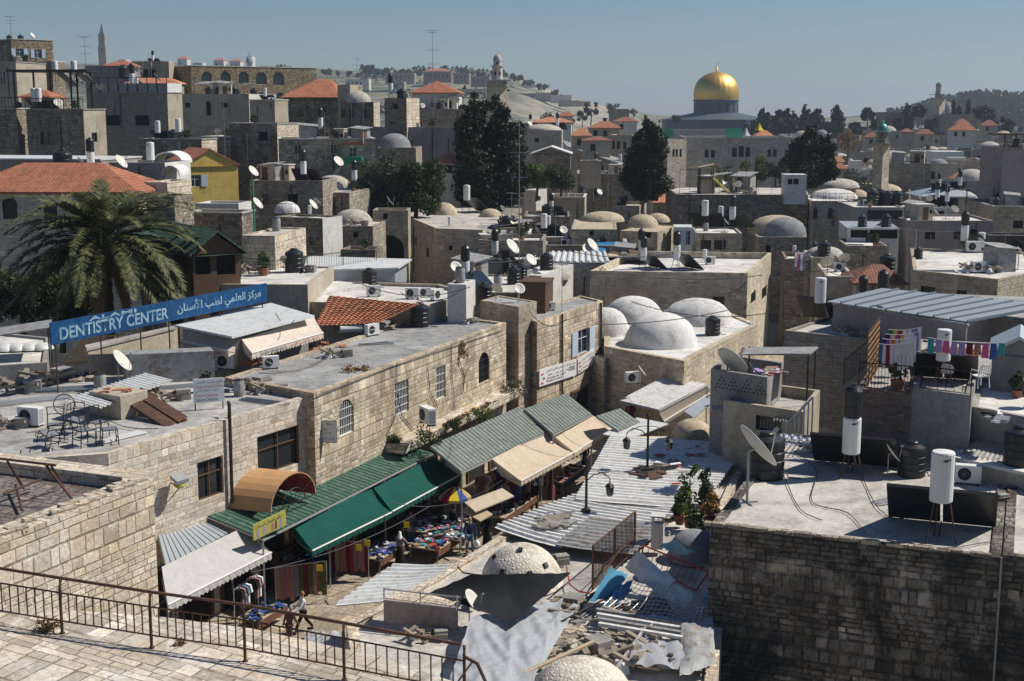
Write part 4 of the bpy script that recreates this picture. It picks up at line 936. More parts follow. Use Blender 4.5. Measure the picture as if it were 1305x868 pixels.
def dome_thing(desc,x,y,z,r,h,mat,sky=False,p=.9,flat=1):
 c=PZ(x,y,z);rt=thing('stone_dome',desc,'dome',c,group='stone domes on the low roofs');m_=MB();pr=[(r*1.05,-.1),(r*1.03,.04)]+[(max(r*math.cos(math.pi/2*i/9)**p,.02),.04+h*math.sin(math.pi/2*i/9))for i in range(10)]
 m_.lathe(c,pr,30,0,.03);m_.build('shell',M[mat],rt,True)
 if sky:
  for a,f in((-2.15,.33),(-1.35,.33),(-.75,.42),(-1.7,.8),(-2.9,.5)):
   t_=math.pi/2*f*.95;q=V((math.cos(a)*math.cos(t_)**p*r,math.sin(a)*math.cos(t_)**p*r,.04+h*math.sin(t_)))+c;nn=V((math.cos(a)*math.cos(t_),math.sin(a)*math.cos(t_),math.sin(t_)*r/h)).normalized();uu=V((-math.sin(a),math.cos(a),0));w=nn.cross(uu)
   g=MB();g.box(q+nn*.03,uu*.08,w*.09,nn*.03);g.build('skylight',M['iron'],rt)
 return rt
def domestone(key,c1,c2):
 t=NT(key,.92);P=t.pos();vo=t.n('ShaderNodeTexVoronoi');t.l(P,vo.inputs['Vector']);vo.inputs['Scale'].default_value=7.5;ve=t.n('ShaderNodeTexVoronoi',feature='DISTANCE_TO_EDGE');t.l(P,ve.inputs['Vector']);ve.inputs['Scale'].default_value=7.5
 s_=t.n('ShaderNodeSeparateColor');t.l(vo.outputs['Color'],s_.inputs[0]);k=t.mix(s_.outputs[0],c1,c2);k=t.mix(t.ramp(ve.outputs['Distance'],[(0,.8),(.06,0)]),k,tuple(x*.6 for x in c2));k=t.mix(t.ramp(t.noise(P,1.3,5,.7),[(.5,0),(.7,.7)]),k,(.2,.16,.11));t.col(k);t.bump(ve.outputs['Distance'],.06,.7);M[key]=t.mat
domestone('dome_pieces',(.74,.69,.60),(.58,.52,.43))
dome_thing('stone dome with small square skylights beside the black tarpaulin',665,739,3.5,1.42,1.3,'dome_pieces',True,p=1.15)
dome_thing('cut off stone dome at the bottom edge near the debris',741,893,3.5,1.45,1.15,'dome_pieces')
dome_thing('grey stone dome tucked behind the red railing against the sooty wall',884,708,3.5,.95,.95,'dome_grey')
dome_thing('small rough stone dome left of its twin behind the tin roof',882,556,3.6,1.0,.85,'dome_tan');dome_thing('small brown stone dome right of its twin behind the tin roof',946,560,3.6,1.1,.8,'dome_tan')
A_=PZ(905,669,6.9);B_=PZ(1276,711,6.9);e2=V((.36,.93,0));pts=[A_,B_,B_+e2*13.5,A_+e2*13.2]
r1=bld('R1','sooty_building','soot blackened rough stone building with pale flat roof in the right foreground',pts,6.9,'stone_soot','roof_light',z0=-1,par=.08,pt=.3,phrase='the pale roof of the sooty building')
B2=B_+V((.08,.1,.0));r2=bld('R2','sooty_building','dark stone building cut off at the right edge beyond the white seam',[B2,B2+V((6,-2.4,0)),B2+V((6,-2.4,0))+e2*9,B2+e2*9],6.96,'stone_soot','roof_light',z0=-1,par=.1,pt=.3,phrase='the roof cut off at the right edge')
m_=MB()
for i in range(60):
 p=lerp(A_,B_,rb.random())+V((0,.1,.01));s=rb.uniform(.08,.22);m_.box(p,V((.93,-.36,0))*s,V((.36,.93,0))*s*.6,(0,0,rb.uniform(.02,.07)))
m_.build('edge_stones',M['stone_grey'],r1.root)['kind']='stuff'
q=MB();q.bx(-.025,.025,-.03,.02,-7.8,.02);q.v=[(v[0]+B_.x,v[1]+B_.y-.02,v[2]+6.9)for v in q.v];q.build('seam_strip',M['concrete'],r1.root)
r3a=bld('R3a','brick_terrace','terrace with patched red brick wall under the white laundry',[PZ(1092,495,9.4),PZ(1161,501,9.4),PZ(1161,501,9.4)+e2*5.5,PZ(1092,495,9.4)+e2*5.5],9.4,'brick_red','concrete',z0=2,par=.1,phrase='the laundry terrace')
a=PZ(1161.5,494,9.6);c=PZ(1238,504,9.6);r3b=bld('R3b','concrete_terrace','grey concrete walled terrace behind the two black roof tanks',[a,c,c+e2*5.5,a+e2*5.5],9.6,'plaster_grey','concrete',z0=2,par=.1,phrase='the grey concrete terrace')
a=PZ(1238.5,518,8.9);c=PZ(1330,536,8.9);r3c=bld('R3c','concrete_terrace','low rounded concrete ledge right of the grey terrace wall',[a,c,c+e2*6,a+e2*6],8.9,'plaster_grey','roof_pale',z0=2,par=.12,phrase='the right hand ledge')
shed('sheet_roof','dark ribbed sheet roof lying on the sooty building near its air conditioner',(1251,555),(1330,568),(1330,606),(1216,584),7.7,7.5,'tin_dull',pitch=.2,amp=.02,prof='trap',seam=None,posts=False,group='sheet roofs on the right hand roofs',zg=7)
a=PZ(1217,585,7.45);c=PZ(1330,610,7.45);r3d=bld('R3d','rooftop_step','raised concrete step under the dark ribbed sheet roof',[a,c,c+e2*3,a+e2*3],7.42,'plaster_beige','roof_pale',z0=6.5,par=0.02,cat='roof step')
r4=bld('R4','block_wall_house','grey block walled house with solar panels left of the laundry',[PZ(1000,421,8.4),PZ(1114,433,8.4),PZ(1114,433,8.4)+V((5,7,0)),PZ(1000,421,8.4)+V((5,7,0))],8.4,'block_grey','roof_pale',par=.12,phrase='the block walled house')
r4b=bld('R4b','plaster_house','beige plastered house with barred window behind the small domes',[PZ(922,510,6.7),PZ(1024,525,6.7),PZ(1024,525,6.7)+e2*5,PZ(922,510,6.7)+e2*5],6.7,'plaster_beige','concrete',par=.5,wins=[(0,963,531,996,550,'g')],phrase='the beige plastered house')
r4c=bld('R4c','plaster_house','dark plastered parapet house with cut out triangles behind the big grey dish',[PZ(906,470,7.9),PZ(978,481,7.9),PZ(978,481,7.9)+e2*4,PZ(906,470,7.9)+e2*4],7.9,'plaster_grey','concrete',par=.8,phrase='the cut out parapet house')
c4=MB()
p0=PZ(906,470,7.9);p1=PZ(978,481,7.9);e_=(p1-p0).normalized();n_=V((e_.y,-e_.x,0))
for f in(.2,.4,.65,.88):
 for rr_ in range(4):
  for k_ in range(rr_+1):p=p0+e_*((p1-p0).length*f+(k_-rr_/2)*.2)+V((0,0,-.3-rr_*.17))+n_*.004;c4.poly([p+e_*-.06+Z*-.05,p+e_*.06+Z*-.05,p+Z*.06])
c4.build('cut_outs',M['dark_room'],r4c.root)
r5=bld('R5','metal_roof_building','wide building with pale grey standing seam metal roof',[PZ(1062,386,9.8),PZ(1232,413,9.8),PZ(1262,404,9.8),PZ(1340,412,9.8),PZ(1340,380,9.8),PZ(1120,372,9.8)],9.7,'plaster_mauve','roof_felt',par=0,phrase='the grey metal roof',wins=[(3,1272,414,1300,430,'g')])
for nm,q4 in(('roof_sheet',((1055,384,10),(1233,410,10),(1262,400,10.1),(1122,367.5,10.6))),('roof_sheet',((1233,400,10.15),(1345,405,10.15),(1345,377,10.7),(1200,377,10.6)))):
 pass
a,b_,c,d=PZ(1054,384,9.9),PZ(1234,410,9.9),PZ(1345,390,10.5),PZ(1124,367,10.5)
sheet('roof_sheet',r5.root,a,b_,c,d,'tin_bluegrey',1.0,.1,'seam',.05)
a,b_,c,d=PZ(1234,408,9.97),PZ(1266,399,10.1),PZ(1345,404,10.1),PZ(1345,425,9.8)
r6=bld('R6','concrete_roof_building','broad pale concrete roofed building in front of the grey metal roof',[PZ(1164,344,10),PZ(1272,356,10),PZ(1345,342,10),PZ(1330,322,10),PZ(1160,316,10)],10,'stone_sand','roof_pale',par=.15,pt=.25,wins=[(0,1173,365,1192,376,'g'),(0,1219,370,1232,376,'g')],phrase='the broad concrete roof')
box('L1','tiled_house','pink cream house with red clay tile roof and arched windows behind the palm',-60,174,190,244,95,'stone_new','tile_red',yaw=-3,depth=7.5,rkind='hip',rh=1.9,z0=0,phrase='the red tiled house behind the palm',wins=[(0,3,251,22,279,'ga'),(0,56,260,73,281,'g'),(0,160,250,178,272,'wa')])
box('L2','sheet_roof_house','low house with wide pale sheet metal roof behind the red tiled house',-60,128,142,203,112,'plaster_mauve','tin_white',yaw=-12,depth=7,par=0,phrase='the pale sheet metal roof')
box('L3a','terrace_house','dark stone house with railed roof terrace at the left edge',-40,21,33,139,148,'stone_shade','roof_pale',yaw=-8,depth=8,wins=[],phrase='the left edge roof terrace')
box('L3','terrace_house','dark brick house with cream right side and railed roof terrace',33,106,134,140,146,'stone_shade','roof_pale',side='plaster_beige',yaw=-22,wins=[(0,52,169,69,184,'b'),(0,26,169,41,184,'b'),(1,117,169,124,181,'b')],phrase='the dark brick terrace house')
box('L3r','roof_cabin','small roof cabin with red tile canopy on the dark brick house',27,62,66,123,151,'plaster_beige','tile_red',yaw=-10,depth=3,rkind='hip',rh=.7,z0=18,wins=[(0,46,125,61,139,'g')],cat='cabin')
box('L4','brick_house','large grey block house with two dark windows and fenced roof',114,213,230,119,170,'block_grey','roof_pale',side='plaster_beige',yaw=-22,wins=[(0,135,147,153,160,'d'),(0,172,147,190,160,'d')],phrase='the grey block house')
box('L5','plaster_house','pale olive plastered blank house right of the grey block house',231,317,322,120,192,'plaster_beige','roof_pale',side='plaster_white',yaw=-12,depth=10,phrase='the pale olive blank house')
box('L5b','stone_wall','dark stained stone wall below the olive plastered house',178,257,263,178,140,'stone_shade','concrete',side='stone_cream',yaw=-10,depth=4,cat='wall')
box('L5c','stone_wall','dark low wall between the olive house and the yellow house',257,294,300,175,150,'stone_shade','concrete',yaw=-10,depth=6,cat='wall')
box('L6','stone_house','cream rubble stone house with pale cornice at the top left corner',14,67,70,50,215,'stone_rubble','roof_pale',yaw=42,depth=9,coping='whitewash',wins=[(0,20,62,30,72,'s'),(0,44,63,53,74,'s')],phrase='the cornice house')
box('L6b','plaster_house','blank beige plastered house at the left edge',-30,20,24,80,190,'plaster_beige','roof_pale',yaw=-15,depth=7,phrase='the blank beige house')
box('L6c','stone_wall','dark wall strip between the cornice house and the roof pergola',17,66,70,79,200,'stone_shade','concrete',yaw=-8,depth=4,cat='wall')
box('L7','rubble_building','long ochre rubble stone building with a row of arched windows on the skyline',243,403,408,84,240,'stone_rubble','roof_light',yaw=36,depth=9,par=.6,phrase='the long rubble stone building',wins=[(0,257,91,270,108,'ta'),(0,281,91,294,108,'ta'),(0,304,91,317,108,'ta'),(0,326,92,340,108,'ta'),(0,348,92,362,109,'ta'),(0,328,118,340,126,'ta'),(0,352,118,362,126,'ta')])
box('L7b','rubble_building','shorter cream stone building with two arched windows behind the roof fence',168,215,222,78,236,'stone_sand','roof_light',yaw=8,depth=9,wins=[(0,182,88,189,99,'da'),(0,191,88,198,99,'da')],phrase='the two arch building')
box('L7c','tiled_shed','small shed with flat red tile roof behind the roof fence',131,166,169,84,215,'plaster_mauve','tile_red',yaw=-6,depth=4,rkind='hip',rh=.9)
box('L7d','tiled_shed','long low red tile roof directly behind the fence panels',160,226,230,106,205,'plaster_mauve','tile_orange',yaw=-5,depth=3,rkind='hip',rh=.8)
box('L7e','metal_roof_house','distant house with pale blue metal roof near the thin church tower',108,160,163,84,250,'plaster_grey','tin_white',yaw=0,depth=8,par=0)
box('L8','stone_house','stone house wing with dish beside the rubble building base',243,292,330,128,212,'stone_sand','roof_light',yaw=-12,depth=7,phrase='the stone wing')
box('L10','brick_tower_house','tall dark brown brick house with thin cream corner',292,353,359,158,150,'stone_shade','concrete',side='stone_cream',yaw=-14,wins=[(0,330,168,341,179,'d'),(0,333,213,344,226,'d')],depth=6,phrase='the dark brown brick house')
box('L10b','plaster_house','pale pinkish plaster house with striped balcony behind the dark brown brick house',318,350,366,128,176,'plaster_beige','roof_pale',yaw=-25,phrase='the pinkish plaster house')
b=box('L11','stone_house','ochre stone house with green balcony under the red hip roof',355,478,482,178,140,'stone_warm','roof_pale',yaw=10,depth=8,par=.5,wins=[(0,375,185,384,197,'w'),(0,421,184,430,196,'w'),(0,445,188,455,204,'w')],phrase='the green balcony house')
c=PY(451,209,139.2);m_=MB();m_.bx(c.x-.95,c.x+.95,c.y-.9,c.y+.1,c.z,c.z+.75);m_.build('balcony',M['green_paint'],b.root);m_=MB();c=PY(450,183,139.3);m_.box(c,(1.1,0,0),(0,.5,-.12),(0,0,.04));m_.build('canopy',M['tile_orange'],b.root)
box('L12','red_roof_house','dark stone house with broad red hip roof in the upper left',362,431,434,124,188,'stone_shade','tile_red',yaw=-4,depth=12,rkind='hip',rh=2.6,over=.5,wins=[(0,379,139,387,149,'ba'),(0,412,136,417,148,'b')],phrase='the red hip roof house')
b=box('L13','domed_house','stone house with three arched windows under a pale round dome',434,476,481,130,178,'stone_shade','roof_light',side='stone_cream',yaw=-10,wins=[(0,436,139,441,150,'ba'),(0,446,139,452,151,'ba'),(0,464,139,470,151,'ba')],par=.1,phrase='the pale domed house')
adddome(b,456,0,1.75,1.6,'dome_stone')
box('L13b','plaster_house','small cream stair house between red hip roof and pale dome',430,446,450,108,182,'plaster_beige','roof_pale',yaw=-18,depth=4)
box('L14','brick_tower','dark soot stained brick tower house carrying a black tank',490,518,523,125,172,'stone_shade','concrete',side='stone_cream',yaw=-15,depth=5,wins=[(0,500,132,507,139,'d')],phrase='the sooty brick tower')
box('L15','pyramid_roof_house','white plastered house with red pyramid roof',525,582,585,118,192,'plaster_white','tile_red',yaw=-5,depth=6.4,rkind='pyr',rh=1.7,over=.4,wins=[(0,549,131,556,139,'b'),(0,571,128,576,138,'ba')])
box('L15b','stone_house','wide stone house base with terrace below the red pyramid roof',518,593,600,140,186,'stone_sand','roof_pale',yaw=-5,depth=10,wins=[(0,578,156,584,170,'da'),(0,533,156,538,160,'b'),(0,546,156,551,160,'b')],phrase='the pyramid roof house terrace')
box('L15c','stone_wall','long pinkish retaining wall under the pyramid roof house',470,590,594,162,172,'plaster_mauve','roof_pale',yaw=-3,depth=3,cat='wall')
b=box('L16','domed_house','low stone house with grey lead dome above the green tree',480,530,534,188,160,'stone_grey','roof_light',yaw=-3,depth=6,par=.1);adddome(b,503,188,2.0,1.75,'dome_grey')
b=box('L17','tiled_shed','small blue windowed house under a long orange tile roof beside the tall cypress',548,588,592,207,150,'plaster_white','tile_orange',yaw=-4,depth=4,rkind='hip',rh=1.0,wins=[(0,555,210,577,221,'s')])
b=bld('L19','yellow_house','mustard yellow gabled house with small blue grey window',fp(231,303,306,210,118,33,5)[0],15.05,'plaster_mustard','tile_red',rkind='gablef',rh=1.45,over=.15,wins=[(0,241,223,256,238,'s')],z0=0,cat='house')
box('L19b','terrace_wall','pale mint parapet below the yellow house',249,304,308,259,105,'plaster_white','concrete',yaw=-8,depth=3,cat='wall')
box('L19c','stone_wall','brown block wall below the mint parapet',237,308,312,272,100,'stone_shade','concrete',yaw=-8,depth=3,cat='wall')
box('L20','plaster_house','grey plaster house with arched shell roof left of the yellow house',139,210,214,207,108,'plaster_grey','roof_pale',side='plaster_white',yaw=-10,depth=5,phrase='the arched shell roof house')
box('L21','stone_wall','stepped pink stone wall between palm and yellow house',184,213,226,232,98,'stone_new','concrete',side='stone_cream',yaw=-12,cat='wall',depth=4)
box('L21b','stone_wall','brown brick wall with railing right behind the palm crown',186,222,232,250,94,'stone_shade','concrete',yaw=-12,cat='wall',depth=3)
for(xa,y,Y,w,rr_)in((213,209,112,2.6,1.0),(217,224,106,1.5,.8)):
 c=PY(xa,y,Y);m_=MB();N=12
 for k_ in range(N):
  t0,t1=math.pi*k_/N,math.pi*(k_+1)/N;f=lambda t,d,s=1:c+V((math.cos(t)*w/2*s,d,math.sin(t)*rr_*s))
  m_.poly([f(t0,0),f(t1,0),f(t1,3.5),f(t0,3.5)]);m_.poly([f(t0,0),f(t0,0,.9),f(t1,0,.9),f(t1,0)]);m_.poly([f(t0,0,.9),f(t0,3.5,.9),f(t1,3.5,.9),f(t1,0,.9)])
 o=m_.build('arched_canopy',M['whitewash'],None,True);tag(o,'white arched shell canopy beside the yellow house','canopy',group='arched shell canopies')
b=bld('L22','green_roof_shed','brown wooden pavilion with dark green shingle roof right of the palm',(lambda A,e:[A,A+e*solveL(A,e,305),A+e*solveL(A,e,305)+V((-e.y,e.x,0))*8,A+V((-e.y,e.x,0))*8])(PY(245,311,75),V((.82,.57,0))),11.9,'brown_wood','shingle_green',rkind='gablef',rh=1.3,over=.3,z0=8,wins=[(0,249,324,268,350,'d'),(0,276,324,300,350,'d')],phrase='the green pavilion',cat='pavilion')
slab('roof_wing',b.root,[PY(158,300,79),PY(238,312,77),PY(246,296,84),PY(160,290,86)],.12,'shingle_green')
box('L22b','stone_wall','cream rubble wall fragment right of the green pavilion',308,350,356,300,84,'stone_cream','roof_light',yaw=-10,depth=6,par=.1,phrase='the cream rubble wall',cat='wall')
box('L22c','terrace_floor','low rooftop terrace behind the blue sign',232,392,400,362,76,'plaster_beige','roof_pale',yaw=-2,depth=9,par=.1,phrase='the rooftop terrace behind the sign',cat='terrace')
box('L23','brick_house','grey brown brick house with cream side strip and railed roof',350,411,431,276,108,'stone_shade','roof_pale',side='plaster_white',yaw=-24,par=.15,phrase='the cream sided brick house')
b=HB['L23'];adddome(b,366,270,1.1,.95,'whitewash')
box('L23b','stone_house','weathered grey wall house below the dark brown brick house',318,411,420,230,122,'stone_grey','roof_light',yaw=-5,par=.3,depth=6,phrase='the weathered wall house')
b=box('L23c','domed_house','small stone house with cream dome and satellite dish left of the green tree',404,445,470,245,126,'stone_grey','roof_light',yaw=-10,par=.1,depth=7,phrase='the cream domed house');adddome(b,424,240,1.9,1.35,'dome_stone')
b=box('L23d','domed_house','small cube house with dark dome and tiny window left of the archway',434,475,479,288,112,'stone_grey','roof_light',yaw=-6,par=.08,depth=5.5,wins=[(0,450,296,456,303,'d')],phrase='the tiny window cube house');adddome(b,450,284,1.7,1.25,'dome_stone')
box('L23e','stone_wall','dark lower wall under the tiny window cube house',434,478,482,318,106,'stone_shade','roof_pale',yaw=-6,depth=3,cat='wall')
b=box('L24','archway','cream stone archway spanning a lane beside the two domed stone building',475,520,524,268,118,'stone_sand','roof_light',yaw=0,depth=3,par=.3,wins=[(0,488,272,494,279,'d'),(0,478,300,515,340,'da')],cat='archway')
b=bld('L24b','domed_stone_building','big cream stone building with two small domes and shaded right wall',[PZ(511,272,9.3),PZ(556,291,9.3),PZ(615,293,9.3),PZ(665,276,9.3),PZ(600,262,9.3)],9.3,'stone_band','roof_light',par=.08,wins=[(0,524,300,527,311,'d'),(0,528,302,531,313,'d'),(0,543,316,547,328,'d'),(1,572,313,577,319,'d')],phrase='the two domed stone building')
adddome(b,566,273,1.35,1.25,'dome_tan');adddome(b,625,276,1.15,.85,'dome_tan')
box('L24c','stone_wall','low sand coloured stone parapet right of the two domed stone building',608,668,672,290,122,'stone_sand','roof_light',yaw=-2,depth=5,cat='wall')
box('L24d','stone_wall','long grey stone wall below the sand coloured parapet',610,692,700,306,114,'stone_grey','roof_pale',yaw=-4,depth=6,cat='wall')
def slabthing(desc,q,th,mat,group='sheet roofs among the houses',walls=None):
 P_=[PZ(*a)for a in q];r=thing('sheet_roof',desc,'shed roof',(P_[0].x,P_[0].y,P_[0].z-2),group=group);slab('roof_sheet',r,P_,th,mat)
 if walls:
  m_=MB();I=inset([p[:2]for p in P_],.3);n=len(I)
  for i in range(n):j=(i+1)%n;m_.poly([(*I[i],P_[i].z-walls[1]),(*I[j],P_[j].z-walls[1]),(*I[j],P_[j].z-th-.01),(*I[i],P_[i].z-th-.01)])
  m_.build('wall',M[walls[0]],r)
 return r
sh=slabthing('long white corrugated roof behind the orange tiled shed',[(386,344,9.9),(508,341,9.8),(525,330,10),(392,326,10)],.1,'tin_white',walls=('tin_bluegrey',2.2))
slabthing('dark green mesh shade sloping beside the white corrugated roof',[(348,350,9.5),(378,352,9.5),(392,326,10.3),(362,326,10.3)],.05,'shingle_green')
slabthing('white sloping roof edge in front of the rooftop railing',[(350,372,8.9),(398,377,8.9),(470,362,9.1),(430,358,9.1)],.3,'whitewash')
def zbox(key,name,desc,xA,xB,xC,y,z,wall,roof='concrete',**k):
 A=PZ(xA,y,z);return box(key,name,desc,xA,xB,xC,y,A.y,wall,roof,**k)
G='small houses in the middle of the town'
b=zbox('C1','domed_building','tan plastered house with two low domes in the middle of the town',728,786,790,292,9,'stone_sand','dome_tan',yaw=-4,depth=11,par=.06,wins=[(0,751,290+4,757,300,'g')]);adddome(b,768,281,2.2,.95,'dome_tan')
b=zbox('C2','domed_building','tan house with rounded dome and lit right wall in the middle of the town',790,838,865,294,8.4,'stone_sand','dome_tan',yaw=-22,par=.06,wins=[(0,818,296,830,303,'d'),(1,845,297,848,306,'d'),(1,850,296,852,305,'d')]);adddome(b,819,289,1.6,1.3,'dome_tan');adddome(b,838,282,1.3,.9,'dome_tan')
zbox('C3','low_house','low grey roofed house in front of the tan domed building',669,722,730,303,8,'stone_grey','roof_pale',yaw=-4,depth=8,group=G,phrase='the low grey house')
zbox('C4','low_house','low house with long concrete parapet left of the tan dome',668,726,731,276,8.6,'stone_shade','roof_felt',yaw=-2,depth=8,group=G)
zbox('C5','low_house','long dark parapet house behind the corrugated shed',693,800,808,314,7.6,'stone_grey','roof_light',yaw=-3,depth=8,group=G,phrase='the long parapet house')
zbox('C5b','low_house','low roof cluttered with timber behind the sandstone house',770,845,850,338,6.5,'plaster_beige','roof_light',yaw=-2,depth=16,par=.1,group=G,phrase='the timber cluttered roof')
zbox('C6','low_house','pale plaster roof house below the sand coloured parapet',585,690,698,330,7.6,'plaster_beige','roof_pale',yaw=-3,depth=16,par=.15,group=G,phrase='the pale roof below the parapet')
zbox('C6b','low_house','stained concrete roof house between the turret and the corrugated shed',565,660,676,372,7.8,'stone_grey','roof_pale',yaw=-5,depth=10,par=.15,group=G,phrase='the stained roof behind the turret')
zbox('C6c','low_house','small white walled house at the end of the corrugated shed',656,690,712,350,7.6,'plaster_white','roof_pale',yaw=-20,par=.1,group=G,phrase='the small white walled house',depth=8)
b=zbox('C7','water_room','brown box room on the roof beside the stair turret',662,695,708,361,9.6,'brown_wood','brown_wood',yaw=-14,depth=2.2,z0=6,par=0,cat='room')
zbox('C7b','roof_room','white stained stair room beside the air conditioner roof',570,594,608,362,10.2,'plaster_white','roof_pale',yaw=-12,depth=2.2,z0=6,par=.05,cat='room')
shed('sheet_roof','white corrugated shed roof in front of the long dark parapet',(694,334),(777,334),(772,321),(700,321),7.6,8.3,'tin_white',pitch=.5,amp=.12,prof='trap',seam=None,posts=False,group='sheet roofs among the houses',fascia=False)
zbox('C8','shed','dark walled shed under the white corrugated roof',694,776,782,336,7.5,'tin_dull','roof_felt',yaw=-2,depth=4,par=0)
zbox('C9','domed_house','low rough rubble cube with cracked whitewashed top behind the brown box room',688,722,730,355,6.6,'stone_grey','whitewash',yaw=-10,depth=3,par=0);adddome(HB['C9'],707,354,1.3,1.1,'dome_stone')
b=zbox('C10','brick_house','square brick house with roof tanks behind the lane of trees',736,819,826,222,9,'stone_shade','roof_pale',yaw=-3,par=.4,depth=12,wins=[(0,757,238,763,250,'da')],phrase='the square brick house')
zbox('C10b','roof_room','beige stair room on the square brick house',740,766,770,205,11.5,'plaster_beige','roof_pale',yaw=-3,depth=4,z0=7,cat='room')
zbox('C11','plaster_house','pinkish plastered narrow house with one small window near the trees',668,683,697,242,8.6,'plaster_white','roof_pale',yaw=-25,wins=[(1,685,250,689,256,'d')])
zbox('C12','low_house','low cream house right of the pinkish narrow house',700,745,760,252,8,'plaster_beige','roof_pale',yaw=-5,depth=8,group=G,phrase='the low cream house')
zbox('C12b','low_house','long low ochre wall with cream top left of the playground wall',780,815,830,262,8,'stone_sand','roof_light',yaw=-12,depth=8,group=G)
zbox('C13','tiled_house','small house with orange roof beside the big dark cypress',832,861,868,258,7.6,'plaster_beige','tile_orange',yaw=-4,depth=6,rkind='hip',rh=1.5,group=G)
zbox('C14','playground_wall','long stained grey wall with playground on its roof',862,1030,1040,248,10,'stone_shade','roof_light',yaw=-2,depth=16,par=.1,wins=[(0,892,263,896,270,'d'),(0,925,268,928,274,'d')],phrase='the playground wall',cat='wall')
zbox('C15','low_house','low house with two wide windows and roof tanks in front of the playground wall',887,946,952,297,8,'stone_sand','roof_pale',yaw=-4,depth=7,par=.15,wins=[(0,893,306,906,318,'g'),(0,910,306,925,318,'g')],group=G,phrase='the two window house')
zbox('C16','glass_shed','white framed glass shed left of the two window house',860,882,886,291,8.6,'tin_white','tin_white',yaw=-5,depth=3,par=0,wins=[(0,862,294,870,312,'s'),(0,872,294,880,312,'s')],cat='shed')
b=zbox('C17','domed_house','square stone house carrying one large double dome',966,1028,1035,302,7.4,'stone_grey','roof_light',yaw=-4,depth=10,par=.1,wins=[(0,976,312,982,322,'da')]);adddome(b,990,297,3.0,1.9,'dome_tan');adddome(b,1000,300,2.2,1.9,'dome_grey')
b=zbox('C18','stone_house','blotched tall stone house with laundry in front of the domed square house',1001,1046,1056,330,7.2,'stone_shade','roof_pale',yaw=-8,depth=6,par=.4,wins=[(0,1040,358,1043,363,'d')],phrase='the blotched stone house');
b=zbox('C18b','stone_house','greenish plaster house with flat cream dome right of the blotched house',1034,1072,1080,328,7.4,'plaster_beige','roof_light',yaw=-6,depth=6,par=.2);adddome(b,1051,326,1.7,.9,'dome_stone')
b=zbox('C19','arched_window_house','brown stone house with three arched windows and white dome',1034,1088,1094,256,9.4,'stone_sand','roof_pale',yaw=-4,depth=12,par=.1,wins=[(0,1036,265,1042,279,'ga'),(0,1055,265,1061,279,'ga'),(0,1074,265,1081,279,'ga')],phrase='the three arch house');adddome(b,1062,252,2.9,1.15,'whitewash')
box('C19b','stone_house','plain mauve stone house left of the three arched windows',970,1033,1036,248,172,'plaster_mauve','roof_felt',yaw=-2,depth=8,par=.1,phrase='the plain mauve house');adddome(HB['C19b'],1010,247,2,1.1,'dome_stone')
zbox('C20','low_house','dark glazed upper room with pale roof right of the three arch house',1088,1152,1160,264,10,'plaster_grey','roof_pale',yaw=-3,depth=9,par=.1,wins=[(0,1105,268,1150,279,'g')],group=G,phrase='the dark glazed room')
zbox('C21','low_house','house with blue grey sheet roof and recessed porch',1080,1146,1157,292,8.6,'plaster_white','tin_bluegrey',yaw=-8,depth=8,par=0,wins=[(0,1084,293,1106,303,'d'),(0,1108,293,1144,304,'d')],group=G)
zbox('C22','low_house','brown block house with white roof rim below the recessed porch',1079,1132,1142,313,7.6,'stone_grey','roof_pale',yaw=-6,depth=7,par=.25,group=G,phrase='the brown block house')
zbox('C23','low_house','cream walled house with cluttered roof left of the brown tiles',1053,1090,1095,352,8.2,'plaster_beige','roof_pale',yaw=-8,depth=8,par=.3,group=G,phrase='the cream walled house')
b=zbox('C24','tiled_house','house with brown tile roof in front of the broad concrete roof',1091,1152,1160,360,8,'plaster_beige','tile_brown',yaw=-5,depth=5,rkind='hip',rh=1.0,over=.25,group=G)
zbox('C25','low_house','white upper storey with strip windows behind the broad concrete roof',1157,1218,1232,264,9.6,'plaster_white','roof_pale',yaw=-14,depth=7,par=.12,wins=[(0,1166,268,1177,275,'d'),(0,1180,268,1190,275,'d'),(0,1194,269,1203,276,'d')],group=G,phrase='the strip window storey')
zbox('C26','low_house','long mauve plastered wall house with three dark windows',1157,1267,1272,281,9,'plaster_mauve','roof_pale',yaw=-3,depth=8,par=.2,wins=[(0,1179,295,1192,305,'d'),(0,1216,294,1224,305,'d'),(0,1236,292,1246,305,'d')],group=G,phrase='the long mauve house')
zbox('C27','stone_house','cream stone house with dark windows at the right edge',1267,1340,1345,264,9.6,'stone_sand','roof_pale',yaw=-4,depth=12,par=.3,wins=[(0,1291,281,1304,291,'d')],phrase='the right edge stone house')
zbox('C27b','stone_wall','dark sooty lower wall at the right edge below the cream stone house',1262,1340,1345,300,8.4,'stone_soot','roof_felt',yaw=-4,depth=3,par=.2,wins=[(0,1290,310,1303,322,'d')],cat='wall')
b=box('C28','mauve_tower','tall mauve plastered tower block with rusty pergola at the right edge',1279,1345,1350,188,150,'plaster_mauve','roof_felt',yaw=-4,depth=9,par=.2)
m_=MB()
for x in(1280,1294,1308):p=PY(x,188,150);m_.cyl(p,p+V((0,0,1.5)),.1,n=5)
p=PY(1274,171,150);q=PY(1345,171,150);m_.box((p+q)/2+V((0,1,0)),(3.6,0,0),(0,1.2,0),(0,0,.08));p=PY(1280,188,150);m_.cyl(p+V((0,0,.6)),p+V((6,0,.6)),.05,n=4);m_.build('pergola',M['rust_metal'],b.root)
b=box('C29','metal_roof_house','small house with grey hipped metal roof far on the right',1177,1236,1240,250,175,'plaster_beige','tin_bluegrey',yaw=-3,depth=7,rkind='hip',rh=1.1,over=.6)
